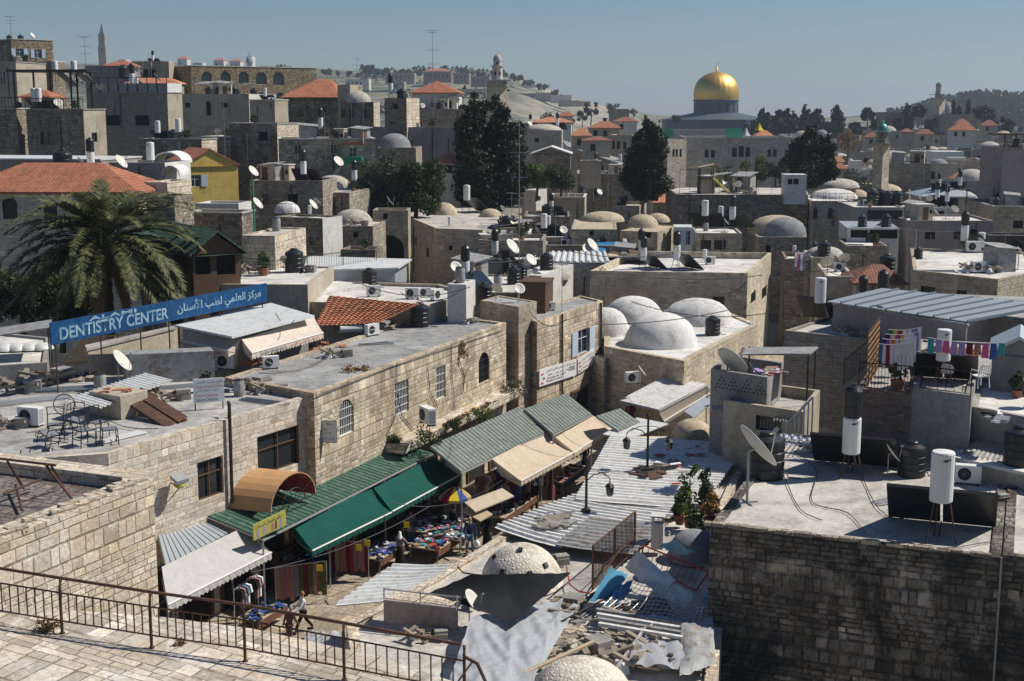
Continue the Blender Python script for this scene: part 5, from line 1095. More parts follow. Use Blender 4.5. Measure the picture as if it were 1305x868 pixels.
zbox('C30','white_cabin','white site cabin with two windows on the playground roof',1001,1028,1031,224,12.3,'tin_white','tin_white',yaw=-3,depth=3,par=0,z0=9,wins=[(0,1004,228,1010,235,'d'),(0,1011,228,1018,235,'d')],cat='cabin')
b=box('C31','vaulted_house','cream vaulted roof house behind the white site cabin',1045,1086,1090,238,190,'plaster_beige','roof_light',yaw=-3,depth=8,par=0);adddome(b,1068,238,3.0,1.2,'dome_stone')
box('C32','stone_block','wide dark concrete block house right of the green domed minaret',1134,1187,1190,208,215,'stone_grey','roof_felt',yaw=-2,depth=10,par=.3)
box('C33','white_hall','long white metal sided hall in the far town',1191,1229,1233,194,310,'tin_white','tin_white',yaw=-3,depth=9,par=0)
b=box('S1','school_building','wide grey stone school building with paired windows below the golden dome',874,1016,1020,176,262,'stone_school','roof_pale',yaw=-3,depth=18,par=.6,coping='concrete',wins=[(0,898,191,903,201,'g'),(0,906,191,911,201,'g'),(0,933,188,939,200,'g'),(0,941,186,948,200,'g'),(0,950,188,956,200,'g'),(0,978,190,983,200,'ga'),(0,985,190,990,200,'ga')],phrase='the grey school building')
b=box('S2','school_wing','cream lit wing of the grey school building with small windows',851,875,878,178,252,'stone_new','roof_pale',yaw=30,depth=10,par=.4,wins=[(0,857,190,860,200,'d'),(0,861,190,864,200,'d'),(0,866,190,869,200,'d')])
box('S3','plaster_house','cream flat roofed house between the central red roofs and cypress',776,806,812,172,300,'stone_sand','roof_pale',yaw=-12,depth=12,wins=[(0,780,180,784,190,'d'),(0,786,180,790,190,'d'),(0,794,181,798,191,'d')])
b=box('S4','domed_hall','large plastered hall with broad low dome right of the tall twin cypress',665,716,722,166,230,'plaster_beige','roof_light',yaw=-3,depth=12,par=.05,wins=[(0,681,176,687,181,'d')]);adddome(b,692,166,3.2,1.1,'dome_stone')
box('S5','gabled_house','dark gabled house with pale metal roof among the central trees',678,727,731,196,205,'stone_shade','tin_white',yaw=-3,depth=8,rkind='gablef',rh=1.1,over=.3)
slabthing('long dark slanting metal shelter roof left of the big cypress',[(716,178,12.5),(722,186,11.8),(796,210,9.6),(790,202,10)],.25,'tin_dull')
ROOFS=[(676,728,153,330,'tile_orange',1.3,'wide orange hip roof house below the grey hillside'),(714,730,145,345,'tile_red',1.2,'tiny orange roofed turret above the wide orange roof'),(728,752,170,290,'tile_orange',1.6,'orange roofed cream house in the centre'),(750,790,160,330,'tile_red',1.6,'long dull red roof house left of the big cypress'),(784,812,152,350,'tile_brown',1.2,'brown orange roof house on the skyline by the cypress'),(745,778,176,270,'tile_brown',.8,'pinkish flat roof house near the centre'),(1103,1122,172,380,'tile_brown',1.4,'dark red roof house left of the green domed minaret'),(1168,1190,168,400,'tile_brown',1.5,'red hip roof house in the far right town'),(1211,1244,163,420,'tile_red',2.6,'large red pyramid roof house with white walls in the far right town'),(1252,1271,157,450,'tile_brown',1.8,'red roof house with cream gable near the right skyline'),(1219,1236,155,470,'tile_brown',1.8,'brown roofed house under the pale far domes'),(1060,1075,203,260,'tile_orange',1.0,'small orange roof house right of the dark conifers'),(1062,1078,212,240,'tile_red',1.0,'small red roof house just below the orange one'),(965,984,170,300,'tile_orange',1.2,'low orange roof house at the end of the school building'),(1150,1163,165,430,'tile_brown',1.0,'faded brown roof house behind the green domed minaret'),(1216,1232,224,240,'tile_orange',1.0,'orange roofed house between dark walls on the right')]
for i,(xa,xb,y,Y,mt,rh,d)in enumerate(ROOFS):
 box('RR%d'%i,'tiled_house',d,xa,xb,xb+4,y+3,Y,rnd.choice(['plaster_beige','plaster_white','stone_sand'])if i!=8 else 'plaster_white',mt,yaw=rnd.choice([-4,-12,3]),depth=min(14,(xb-xa)/F*Y*.8),rkind='hip',rh=rh,over=.4,group='red roofed houses in the old town',wins=[('m',0,1.2+2.4*k_,2.2+2.4*k_,PY(xa,y,Y).z-2.6,PY(xa,y,Y).z-1.2,'d')for k_ in range(int(((xb-xa)/F*Y-1.5)/2.4))])
rr_=random.Random(21)
ROWS=[(640,'on the very skyline',1010,1320),(600,'at the foot of the skyline trees',640,1320),(510,'in the farthest row of the town',650,1320),(440,'in the second farthest row of the town',960,1320),(385,'in the row behind the green domed minaret',1000,1320),(335,'in the row below the white hall',1000,1320),(290,'in the row above the dark concrete block',1040,1320),(250,'in the row right of the dark conifers',1050,1290),(270,'in the row beside the bare trees',1080,1300),(222,'in the row right behind the grey hipped roof',1060,1280),(196,'in the nearest of the distant rows',1085,1280)]
WM=[('plaster_beige','beige'),('plaster_white','white'),('stone_grey','grey stone'),('stone_sand','sandstone'),('plaster_grey','grey'),('stone_shade','dark stone'),('plaster_mauve','mauve')]
nh=0
for Y,rowname,x0,x1 in ROWS:
 x=x0+rr_.uniform(0,12)
 while x<x1:
  wpx=rr_.uniform(5,11)/Y*F;zt=rr_.uniform(5,10)+(2 if Y>500 else 0);Yy=Y+rr_.uniform(-14,14)
  if not(820<x+wpx/2<990 and Y>400):
   wm,wn=rr_.choice(WM);dm=rr_.random()<.42;dp=rr_.uniform(6,10);yw=rr_.choice([-20,-14,-5,6]);A=PY(x,138,Yy);A.z=zt
   e1=V((math.cos(R(yw)),math.sin(R(yw)),0));e2_=V((-e1.y,e1.x,0));w=wpx*Yy/F
   W_=[('m',0,a_+.3,a_+rr_.uniform(1.0,1.5),zt-2.9,zt-1.5,'d')for a_ in[rr_.uniform(.5,1.5)+2.6*k_ for k_ in range(int(w/2.7))]if rr_.random()<.75]
   b=bld('D%d'%nh,'distant_house','%s %s'%(wn,'house with pale dome' if dm else 'flat roofed house'),[A,A+e1*w,A+e1*w+e2_*dp,A+e2_*dp],zt,wm,rr_.choice(['roof_pale','roof_light','concrete','roof_felt','roof_pale']),par=.4,wins=W_,group='dense small houses of the old town',cat='house',host=rowname)
   c=(b.pts[0][0]+b.pts[2][0])/2,(b.pts[0][1]+b.pts[2][1])/2
   if dm:
    r_=min(w,dp)*rr_.uniform(.3,.42);m_=MB();m_.dome((c[0],c[1],b.zr-.05),r_,r_*rr_.uniform(.45,.8),18,6);m_.build('dome',M[rr_.choice(['dome_stone','dome_stone','whitewash','dome_tan','dome_grey'])],b.root,True)
   else:
    for _ in range(rr_.choice([1,1,2,3])):
     q=b.pts[0];p=V((*b.pts[0],0))+e1*w*rr_.uniform(.15,.85)+e2_*dp*rr_.uniform(.15,.7);hh_=rr_.uniform(.8,2.4);ww=rr_.uniform(.6,2.2);m_=MB();m_.box((p.x,p.y,b.zr+hh_/2),e1*ww,e2_*ww*.8,(0,0,hh_/2));m_.build('roof_room',M[rr_.choice(['plaster_white','plaster_beige','plaster_grey','black_plastic','tin_white','tile_red','stone_shade'])],b.root)
   nh+=1
  x+=wpx*rr_.uniform(.75,1.1)
slabthing('long blue plastic sheet over the parapet behind the sandstone house',[(752,322,7.2),(802,318,7.2),(800,308,7.9),(755,309,7.9)],.04,'blue_tarp')
c=PY(912,150,633);gx,gy=c.x,c.y;zt=lambda y:20+(138-y)/F*633*1.0
root=thing('golden_dome_shrine','octagonal blue tiled shrine with shining golden dome on the skyline','shrine',(gx,gy,zt(166)))
m_=MB();oc=lambda r,z,n=8,a=.39:[(gx+r*math.cos(2*math.pi*i/n+a),gy+r*math.sin(2*math.pi*i/n+a),z)for i in range(n)]
def ring(mb,A,B_,m=0):
 n=len(A)
 for i in range(n):j=(i+1)%n;mb.poly([A[i],A[j],B_[j],B_[i]],m)
ring(m_,oc(26,zt(172)),oc(26,zt(153)));m_.build('octagon_wall',M['tile_blue'],root)
m_=MB();ring(m_,oc(26.4,zt(153)),oc(26.4,zt(151.5)));ring(m_,oc(26.4,zt(151.5)),oc(24.5,zt(151.2)));ring(m_,oc(24.5,zt(151.2)),oc(10.4,zt(143.5)));m_.build('lead_roof',M['lead_blue'],root)
m_=MB();m_.lathe((gx,gy,0),[(10.3,zt(147)),(10.3,zt(129.2)),(10.9,zt(129)),(10.9,zt(127.6)),(10,zt(127.5))],40);d=m_.build('drum',M['tile_blue'],root)
m_=MB()
for i in range(16):a=2*math.pi*i/16;u_=V((-math.sin(a),math.cos(a),0));n_=V((math.cos(a),math.sin(a),0));m_.box(V((gx,gy,zt(137.5)))+n_*10.33,u_*.75,n_*.06,(0,0,1.9))
m_.build('windows',M['window_glass'],d);d2=bpy.data.objects[m_ and sc.objects[-1].name];d2['kind']='stuff'
prof=[(10.15,zt(128)),(10.45,zt(122)),(10.35,zt(116)),(9.7,zt(109.5)),(8.4,zt(103.5)),(6.4,zt(98.5)),(3.8,zt(95)),(1.4,zt(93.4)),(.3,zt(92.8))]
N=96;vs=[];fs=[]
pf=[]
for i in range(len(prof)-1):
 q_=[V((*prof[max(0,min(len(prof)-1,i+o_))],0))for o_ in(-1,0,1,2)]
 for k_ in range(5):t_=k_/5;v_=.5*(2*q_[1]+(q_[2]-q_[0])*t_+(2*q_[0]-5*q_[1]+4*q_[2]-q_[3])*t_**2+(3*q_[1]-q_[0]-3*q_[2]+q_[3])*t_**3);pf.append((v_.x,v_.y))
pf.append(prof[-1])
for r,z in pf:
 for i in range(N):a=2*math.pi*i/N;q=r*(1+(.012 if i%4==0 else 0));vs.append((gx+q*math.cos(a),gy+q*math.sin(a),z))
for k_ in range(len(pf)-1):
 for i in range(N):fs.append((k_*N+i,k_*N+(i+1)%N,(k_+1)*N+(i+1)%N,(k_+1)*N+i))
m_=MB();m_.add(vs,fs);m_.build('golden_dome',M['gold'],root,True)
m_=MB();m_.lathe((gx,gy,zt(93)),[(.35,0),(.3,.6),(.7,1.0),(.3,1.4),(.5,1.9),(.15,2.3),(.1,3.2)],10);m_.tube([(gx+.7*math.cos(t_),gy,zt(93)+3.8+.7*math.sin(t_))for t_ in[R(a)for a in range(-240,61,20)]],.12,5);m_.build('finial',M['gold'],root)
box('TM1','platform_wall','low pale wall of the shrine platform below the golden dome',850,985,990,165,560,'stone_school','roof_pale',yaw=-2,depth=10,par=.2,cat='wall')
box('TM2','platform_hall','flat grey hall on the skyline left of the golden dome',778,802,806,138+1,620,'stone_shade','roof_pale',yaw=-2,depth=20,par=.2)
for x,y,Y,mt,d in((968,160,420,'cl_yellow','yellow sail shaped canopy right of the golden dome'),(951,167,300,'whitewash','white cone tent on the school roof')):
 c=PY(x,y,Y);m_=MB();m_.lathe((c.x,c.y,c.z-1.5),[(1.6,0),(.8,.8),(.1,2.2)],5);tag(m_.build('tent_canopy',M[mt],None),d,'tent')
s1=HB['S1']
for xa,xb in((846,858),(925,946)):
 a=PY(xa,172,266);c=PY(xb,172,266);m_=MB();m_.box((a+c)/2+V((0,0,.4)),((c.x-a.x)/2,0,0),(0,.05,0),(0,0,.9));tag(m_.build('green_screen',M['green_paint'],None),'green mesh screen on the school roof','screen',group='green screens on the school roof')
def minaret(desc,x,ytop,ybot,Y,r,parts,mat,domemat,key=None):
 """parts: list of (pixel y, radius factor)"""
 c=PY(x,138,Y);z=lambda y:20+(138-y)/F*Y;rt=thing('minaret',desc,'minaret',(c.x,c.y,-1),group='minarets');n=8
 return c,z,rt
def rbox(m,c,h,z0_,z1_):m.box((c.x,c.y,(z0_+z1_)/2),V((math.cos(.7),math.sin(.7),0))*h,V((-math.sin(.7),math.cos(.7),0))*h,(0,0,(z1_-z0_)/2))
c,z,rt=minaret('square pale minaret with gallery and small dome behind the twin cypress',634,72,130,300,1,[],'','')
m_=MB();rbox(m_,c,1.7,0,z(106));m_.build('shaft',M['stone_band'],rt)
m_=MB();m_.bx(c.x-2.9,c.x+2.9,c.y-2.9,c.y+2.9,z(104.5),z(103));
m_.build('gallery_roof',M['tin_bluegrey'],rt);m_=MB();m_.bx(c.x-2.3,c.x+2.3,c.y-2.3,c.y+2.3,z(112),z(110.8));m_.bx(c.x-1.95,c.x+1.95,c.y-1.95,c.y+1.95,z(106)+.01,z(104.5));m_.build('gallery',M['plaster_beige'],rt)
m_=MB();m_.lathe((c.x,c.y,0),[(1.25,z(103)),(1.2,z(87)),(1.5,z(86.5)),(1.5,z(85.5)),(.95,z(85.4)),(.9,z(80))],10);m_.build('upper_shaft',M['stone_new'],rt)
m_=MB();m_.dome((c.x,c.y,z(80)),1.0,1.5,14,6);m_.cyl((c.x,c.y,z(72)),(c.x,c.y,z(68)),.06,n=4);m_.build('dome',M['dome_stone'],rt,True)
m_=MB()
for s_ in(-.5,.5):m_.bx(c.x+s_-.2,c.x+s_+.2,c.y-1.26,c.y-1.2,z(98),z(93))
m_.bx(c.x-.25,c.x+.25,c.y-.97,c.y-.9,z(84.5),z(81.5));m_.build('openings',M['dark_room'],rt)['kind']='stuff'
c,z,rt=minaret('slender stone minaret with green dome and dark gallery on the right',1126,153,250,205,1,[],'','')
m_=MB();rbox(m_,c,.88,-1,z(184));m_.build('shaft',M['stone_band'],rt)
m_=MB();m_.bx(c.x-1.25,c.x+1.25,c.y-1.25,c.y+1.25,z(184),z(181));m_.build('gallery',M['stone_sand'],rt)
m_=MB();m_.lathe((c.x,c.y,0),[(.8,z(181)),(.8,z(167))],8);m_.build('upper_shaft',M['stone_shade'],rt)
m_=MB()
for i in range(8):a=i*math.pi/4;p=V((c.x+1.1*math.cos(a),c.y+1.1*math.sin(a),z(181)));m_.cyl(p,p+V((0,0,z(166)-z(181))),.05,n=4)
m_.lathe((c.x,c.y,z(167)),[(1.3,0),(1.3,.12)],12);m_.build('gallery_canopy',M['tin_bluegrey'],rt)
m_=MB();m_.dome((c.x,c.y,z(166)),.88,1.15,16,7);m_.lathe((c.x,c.y,z(157.5)),[(.15,0),(.08,.5)],6);m_.build('dome',M['dome_green'],rt,True)
c,z,rt=minaret('far square minaret with dark cap on the right skyline',1195,106,155,560,1,[],'','')
m_=MB();rbox(m_,c,2.1,0,z(127));m_.build('shaft',M['stone_band'],rt)
m_=MB();m_.bx(c.x-2.6,c.x+2.6,c.y-2.6,c.y+2.6,z(127),z(125));m_.build('gallery',M['stone_sand'],rt);m_=MB();m_.bx(c.x-2.9,c.x+2.9,c.y-2.9,c.y+2.9,z(121.5),z(121));m_.build('canopy',M['lead_blue'],rt)
m_=MB();m_.lathe((c.x,c.y,0),[(1.35,z(125)),(1.1,z(111))],8);m_.build('upper_shaft',M['stone_band'],rt);m_=MB();m_.dome((c.x,c.y,z(111)),1.3,1.7,12,6);m_.build('dome',M['dome_grey'],rt,True)
c=PY(1206,138,600);m_=MB();m_.dome((c.x,c.y,20-17/F*600+0),3.9,9,20,8);m_.lathe((c.x,c.y,4),[(3.9,0),(3.9,11)],20);tag(m_.build('grey_dome',M['dome_grey'],None,True),'large dark grey dome just right of the far square minaret','dome')
b=box('FD','domed_hall','long low hall with pale domes on the right skyline',1200,1250,1254,146,540,'stone_grey','roof_tan',yaw=-3,depth=14,par=.2)
for x,r_ in((1213,3.2),(1221,2.6),(1230,4.0),(1240,2.4)):adddome(b,x,0,r_,r_*.62,'dome_stone')
box('FH','flat_hall','dark flat hall on the right skyline near the conifers',1127,1153,1156,143,560,'stone_shade','roof_felt',yaw=-3,depth=16,par=.2)
c=PY(135,138,1450);z=lambda y:20+(138-y)/F*1450;rt=thing('church_tower','thin grey church tower with pointed spire on the left skyline','tower',(c.x,c.y,z(95)))
m_=MB();m_.bx(c.x-4,c.x+4,c.y-4,c.y+4,z(95),z(62));m_.bx(c.x-3.4,c.x+3.4,c.y-3.4,c.y+3.4,z(62),z(47));m_.build('shaft',M['stone_grey'],rt)
m_=MB();m_.lathe((c.x,c.y,0),[(3.6,z(47)),(.1,z(33))],4);m_.build('spire',M['dome_grey'],rt);m_=MB();m_.bx(c.x-.9,c.x+.9,c.y-4.05,c.y-3.5,z(70),z(64));m_.bx(c.x-.9,c.x+.9,c.y-3.45,c.y-3.3,z(58),z(50));m_.build('openings',M['dark_room'],rt)['kind']='stuff'
RH=[(165,182,80,1400,'pale'),(226,238,75,1420,'red'),(246,258,80,1400,'pale'),(272,285,77,1400,'red'),(292,306,78,1410,'red'),(314,321,72,1400,'pale'),(150,160,76,1440,'pale'),(196,214,78,1400,'pale'),(322,345,88,1380,'pale'),(491,528,93,1300,'grey'),(540,575,91,1330,'pink'),(578,598,93,1300,'grey'),(500,515,104,1150,'grey'),(440,470,101,1300,'pale'),(600,624,97,1280,'grey')]
for i,(xa,xb,y,Y,kd)in enumerate(RH):
 w=(xb-xa)/F*Y;z0=PY(xa,y+14,Y).z
 box('RG%d'%i,'ridge_house',{'pale':'small pale house','red':'small red roofed house','grey':'long grey institutional building','pink':'long pink arcaded building'}[kd]+' on the far left ridge',xa,xb,xb+2,y,Y,{'pale':'plaster_white','red':'plaster_white','grey':'stone_grey','pink':'brick_red'}[kd],'tile_red' if kd in('red','pink')else 'roof_tan',yaw=-3,depth=14,rkind='hip' if kd in('red','pink')else 'flat',rh=3,z0=z0,par=.3,wins=[('m',0,2+4*k_,3.6+4*k_,PY(xa,y,Y).z-5.5,PY(xa,y,Y).z-2.5,'d')for k_ in range(int((w-3)/4))],group='houses on the far ridge')
c=PY(318,80,1400);m_=MB();m_.dome(c,4,6,14,5);m_.cyl(c+V((0,0,6)),c+V((0,0,11)),.4,n=4);tag(m_.build('church_dome',M['dome_grey'],None,True),'tiny church dome with cross on the far left ridge','dome')
for i,(xa,xb,y,Y,h_,mt)in enumerate(((683,702,118,1330,9,'plaster_beige'),(702,728,121,1320,8,'plaster_white'),(712,738,128,1290,6,'stone_sand'),(738,752,129,1290,5,'plaster_beige'),(648,684,119,1340,4,'stone_grey'),(652,700,108,1420,3,'plaster_white'),(560,622,113,1250,3,'stone_sand'))):
 a=PY(xa,y,Y);c=PY(xb,y+.5,Y);m_=MB();m_.prism([(a.x,a.y),(c.x,c.y-6),(c.x,c.y),(a.x,a.y+6)],a.z-h_,a.z);tag(m_.build('terrace_wall',M[mt],None),['tall cream','bright cream','sandy','short beige','grey','thin white','long sandy'][i]+' terrace wall on the bare hillside','wall',group='terrace walls on the hillside')
def gbase(x,Y,z):c=PY(x,138,Y);return V((c.x,c.y,z))
Zp=lambda y,Y:20+(138-y)/F*Y/1.0
def cy(desc,x,ytop,ybot,Y,wpx,n,leaf,spires=3,seed=1,host='',**k):
 zt_,zb=Zp(ytop,Y),Zp(ybot,Y);cypress(desc,gbase(x,Y,zb),zt_-zb,wpx/2/F*Y,n,leaf,host,spires,seed,**k)
cy('tall dense twin crowned cypress left of the centre',612,112,268,150,78,30000,.2,5,11);cy('tall dense cypress joined to the right of the twin crowned one',640,116,262,151,68,25000,.2,4,12)
cy('broad dark cypress in front of the school building',828,148,248,170,66,22000,.21,4,13,low=.02)
cy('broad dark conifer group right of the school building',1030,160,232,180,64,17000,.22,4,14,low=.02);cy('ragged dark conifer right beside the broad conifer group',1052,168,228,181,32,6000,.22,3,15)
SK=[(971,139,9),(978,143,8),(985,147,12),(992,139,8),(1004,137,12),(1012,145,14),(1027,134,10),(1035,144,10),(1045,138,16),(1066,134,17),(1092,156,10),(1158,131,10),(1145,150,8),(1215,127,4),(1223,135,3),(1234,127,4),(997,150,14),(1020,150,14)]
for i,(x,y,w)in enumerate(SK):cy('dark skyline cypress to the right of the golden dome',x,y,170,560,w*1.7,1100,.9,1 if w<10 else 2,30+i,group='skyline cypresses')
def tr(name,desc,x,ytop,ybot,Y,wpx,n,leaf,mat,seed=5,k=12,**kw):
 zt_,zb=Zp(ytop,Y),Zp(ybot,Y);h_=zt_-zb;r=wpx/2/F*Y;rr2=random.Random(seed);b_=gbase(x,Y,zb)
 cl=[(b_+V((rr2.uniform(-1,1)*r*.72,rr2.uniform(-1,1)*r*.6,h_*rr2.uniform(kw.get('lo',.38),.82))),r*rr2.uniform(.28,.45))for _ in range(k)]
 kw.pop('lo',0);return tree(name,desc,b_,h_,cl,n,leaf,mat,kw.pop('host',''),r*.07+.05,seed=seed,**kw)
tr('leafy_tree','rounded olive green tree above the archway',490,196,275,135,76,13000,.15,'leaf_dusty',41,30,lo=.12);tr('leafy_tree','rounded dark green tree right half of the pair above the archway',528,200,272,134,72,13000,.15,'leaf_green',42,30,lo=.12)
tr('leafy_tree','bright leafy tree mass behind the pinkish narrow house',684,204,250,185,40,4000,.16,'leaf_bright',43,14);tr('leafy_tree','bright leafy tree left of the square brick house',715,208,252,183,46,4000,.16,'leaf_green',44,14)
tr('leafy_tree','green tree at the foot of the school building beside the small palm',965,192,245,235,40,3200,.2,'leaf_bright',45,12);tr('leafy_tree','dark green tree at the right end of the school building',990,196,240,236,34,2500,.2,'leaf_green',46,12)
tr('leafy_tree','low round bush right of the playground slide',1000,222,250,175,20,700,.16,'leaf_bright',461,8);tr('bare_tree','grey twiggy bare tree left of the green domed minaret',1082,160,205,330,28,700,.25,'leaf_dry',47,12);tr('bare_tree','grey twiggy tree mass in front of the twin dome row',1095,208,256,200,50,1500,.16,'leaf_dusty',48,14)
tr('round_tree','dark round tree on the skyline left of the far square minaret',1172,128,158,520,20,1200,.5,'leaf_cypress',49,10);tr('round_tree','dark spreading tree right of the pale far domes',1252,134,158,520,30,1600,.5,'leaf_cypress',50,12);tr('round_tree','dark round skyline tree left of the dark flat hall',1106,137,160,520,20,1200,.5,'leaf_cypress',51,10)
for i,(x,y,w)in enumerate(((968,152,16),(980,150,18),(992,152,18),(1005,150,20),(1018,153,18),(1032,151,18),(1048,154,16),(1060,153,14),(955,156,12),(1120,152,16),(1185,146,16),(1262,146,18),(1284,148,16))):tr('round_tree','dark low tree in the skyline tree belt right of the golden dome',x,y,171,545,w*1.2,900,.6,'leaf_cypress',300+i,10,lo=.1,group='skyline tree belt')
for i,(x,y,yb,Y,w)in enumerate(((700,143,160,700,26),(726,146,168,500,16),(753,128,158,620,20),(742,140,160,620,14),(782,129,150,900,18),(807,137,152,900,12),(769,148,172,480,14),(862,147,158,560,12))):tr('hill_tree','dark rounded tree between red roofs and bare hillside',x,y,yb,Y,w,500,.55,'leaf_dusty' if i%2 else 'leaf_cypress',60+i,8,group='trees below the bare hillside')
for i,x in enumerate([205,212,344,358,372,392,418,432,446,473,480,492,513,520,552,566,590,596,640,652,660,668,676,690,694,704,709,715,470,465,640,628,610,535]):
 yt=lin(x,RIDGE)-rnd.choice([2,3,5,6])+3;tr('ridge_tree','dark tree on the far left ridge',x,yt-(6 if x in(473,470,465)else 0),yt+9,1380,rnd.choice([4,8,12,14]),160,1.6,'leaf_cypress',80+i,6,limbs=0,group='trees on the far ridge')
for i in range(16):x=1160+i*11;yt=lin(x,RIDGE)-rnd.choice([1,2,4])+1;tr('ridge_tree','dark tree on the wooded hill at the right',x,yt,yt+12,1380,rnd.choice([14,18,24]),200,1.8,'leaf_cypress',130+i,6,limbs=0,group='trees on the right hill')
wm_=MB();W2=random.Random(9)
for _ in range(5200):
 x=W2.uniform(1130,1330);Y=W2.uniform(1050,1480);c=PY(x,138,Y);z_=ground_z(c.x,Y)+W2.uniform(0,6);s=W2.uniform(1.5,3);p=V((c.x,Y,z_));a=W2.random()*6.28;u_=V((math.cos(a),math.sin(a),W2.uniform(-.4,.4)))*s;w_=V((0,-.4,1))*s*.9;wm_.poly([p-u_,p-w_*.5,p+u_,p+w_])
for _ in range(6500):
 x=W2.uniform(-40,640);Y=W2.uniform(1150,1480);c=PY(x,138,Y)
 if noise.noise(V((c.x*.012,Y*.012,7)))<.05:continue
 z_=ground_z(c.x,Y)+W2.uniform(0,5);s=W2.uniform(1.2,2.6);p=V((c.x,Y,z_));a=W2.random()*6.28;u_=V((math.cos(a),math.sin(a),W2.uniform(-.4,.4)))*s;w_=V((0,-.4,1))*s*.9;wm_.poly([p-u_,p-w_*.5,p+u_,p+w_])
o=wm_.build('hillside_wood',M['leaf_cypress'],None);tag(o,'dark scrub and woodland covering the far hills','woodland',kind='stuff')
palm('large date palm with drooping fronds and orange fruit behind the blue sign',gbase(122,75,5),7.5,6.5,105,leafw=.085,nl=46)
palm('small palm in front of the grey school building',gbase(920,225,0),8.5,5.2,40,leafw=.13,nl=20)
for i,(x,yt,Y,w)in enumerate(((10,370,82,60),(62,385,82,60),(210,400,80,34))):tr('garden_shrub','dark leafy shrub under the large date palm',x,yt-50,440,Y,w*1.6,6000,.13,'leaf_green',170+i,22,limbs=0,group='shrubs under the palm',cat='shrub')
for i,(x,y,z_,r_,h_,mt,d)in enumerate(((545,560,4.4,.7,.9,'leaf_green','green bush growing on the ledge above the green sheet roof'),(500,562,4.4,.45,.4,'leaf_green','low bush at the foot of the second barred window'),(575,543,4.4,.5,.5,'leaf_green','small bush left of the orange pipe on the ledge'),(612,530,4.3,.6,.5,'leaf_bright','small bright bush on the ledge under the last barred window'),(650,497,4.4,.8,.7,'leaf_dusty','dusty shrub at the foot of the stair turret'),(582,452,7.2,.5,.9,'leaf_dry','dry dark caper bush hanging on the old stone wall'),(452,474,7.9,.6,.35,'leaf_dry','dry bush on the edge of the long felt roof'),(404,500,7.7,.25,.4,'leaf_green','green tuft at the corner of the long felt roof'),(760,348,7.2,.6,.5,'leaf_green','green tuft left of the sandstone house'))):
 bush('bush',d,PZ(x,y,z_)+V((.1,0,-.1)),r_,h_,420,.07,mt,cat='bush',seed=i+200,group='bushes on the old walls')
@proto('combo')
def _combo():
 r=base_thing('solar_heater','solar heater','solar water heaters on the roofs');boilerparts(r,.75,2,h=1.1)
 m_=MB();m_.lathe((0,0,1.9),[(.26,0),(.29,.04),(.29,.3),(.28,.33),(.29,.36),(.29,.78),(.2,.9),(.1,.93),(.1,.98),(.02,1.0)],18);m_.build('water_tank',M['black_plastic'],r);return r
DEF['combo']='white boiler under black tank'
def cl(key,items,phrase=None):
 b=HB[key]
 for it in items:
  k,x,y=it[:3];rz=it[3]if len(it)>3 else{'dish':R(32),'boiler':R(66),'combo':R(66)}.get(k,rnd.uniform(-.4,.1));s=it[4]if len(it)>4 else 1
  put(k,x,y,b,rz,s)
SDR=R(66)
cl('R1',[('tank',1161,606),('tank',976,608,0,1.3)])
put('combo',1083,608,HB['R1'],R(70),1.2,desc='tall white boiler topped by a black tank with panels',host='in the middle of the sooty building roof')
put('dish',1131,608,HB['R1'],R(-10),.9);put('ac',1233,617,HB['R1'],R(-18),1.05)
put('dish',952,641,HB['R1'],R(14),1.9,desc='large grey tilted satellite dish',host='at the left corner of the sooty building roof')
put('boiler',1196,690,HB['R1'],R(70),1.3,desc='grey white upright boiler over two dark solar panels',host='nearest the dark wall edge of the sooty building')
put('tank',1298,592,HB['R3d'],0,1.1)
cl('R3b',[('drum',1206,486,0,1.0),('boiler',1200,492,R(70),1.0)])
cl('R4',[('boiler',1044,412,R(60),1.15),('dish',1122,432,R(15),1.25),('ac',1095,424),('tank',1070,412,0,.7)])
put('dish',926,514,HB['R4b'],R(35),1.9,desc='big grey satellite dish leaning over',host='in front of the cut out parapet house')
cl('T1b',[('antenna',716,398,.4,1.0),('ac',700,396,.3,.8)]);cl('T1a',[('dish',632,386,R(60),.8)])
put('dish',661,372,None,R(-70),.75,loc=PZ(661,384,8.9),desc='small round white dish facing the camera',host='in front of the brown box room')
cl('M3',[('combo',820,343,R(30),.95),('combo',862,344,R(25),1.1),('ac',905,337),('drum',898,334,0,.7),('dish',758,340,R(0),.8)])
cl('B6',[('tank',535,416,0,1.05),('ac',474,428,.8,.95),('ac',589,399,.2,.9),('tank',617,376+10,0,1.0)])
cl('B5',[('ac',476,378,.3),('ac',526,381,-.2),('ac',557,383,.9),('ac',541,379,.2,.85),('tank',471,366,0,.95)])
cl('B1',[('ac',40,543,-.3,1.15),('dish',152,494,R(-5),1.2)]);put('ac',289,470,None,-.25,1.15,loc=PZ(289,471,7.75),desc='white air conditioner standing',host='below the cream cabin awning')
put('ac',268,474,None,-.25,.95,loc=PZ(266,474,7.75),desc='shaded air conditioner standing',host='under the left cabin awning corner')
put('ac',546,538,None,R(-60),1.25,loc=PZ(545,541,5.3),desc='white and pink air conditioner bracketed',host='to the wall of the long old building')
put('ac',806,486,None,R(20),1.0,loc=PZ(806,489,4.75),desc='boxed beige air conditioner',host='on the white ribbed roof edge');put('dish',815,494,None,R(0),.8,loc=PZ(815,491,4.7),desc='small pale satellite dish',host='beside the white ribbed roof')
put('dish',597,792,None,R(-15),.88,loc=PZ(598,799,3.5),desc='white satellite dish on a bracket',host='next to the black tarpaulin')
cl('C6b',[('dish',585,360,R(-40),1.2),('tank',655,362,0,1.0),('tank',664,356,0,.9)]);cl('C6',[('combo',631,336,R(30),1.0),('dish',650,338,R(-30),1.5),('tank',646,346,0,.8),('antenna',662,345,.3,1.3)])
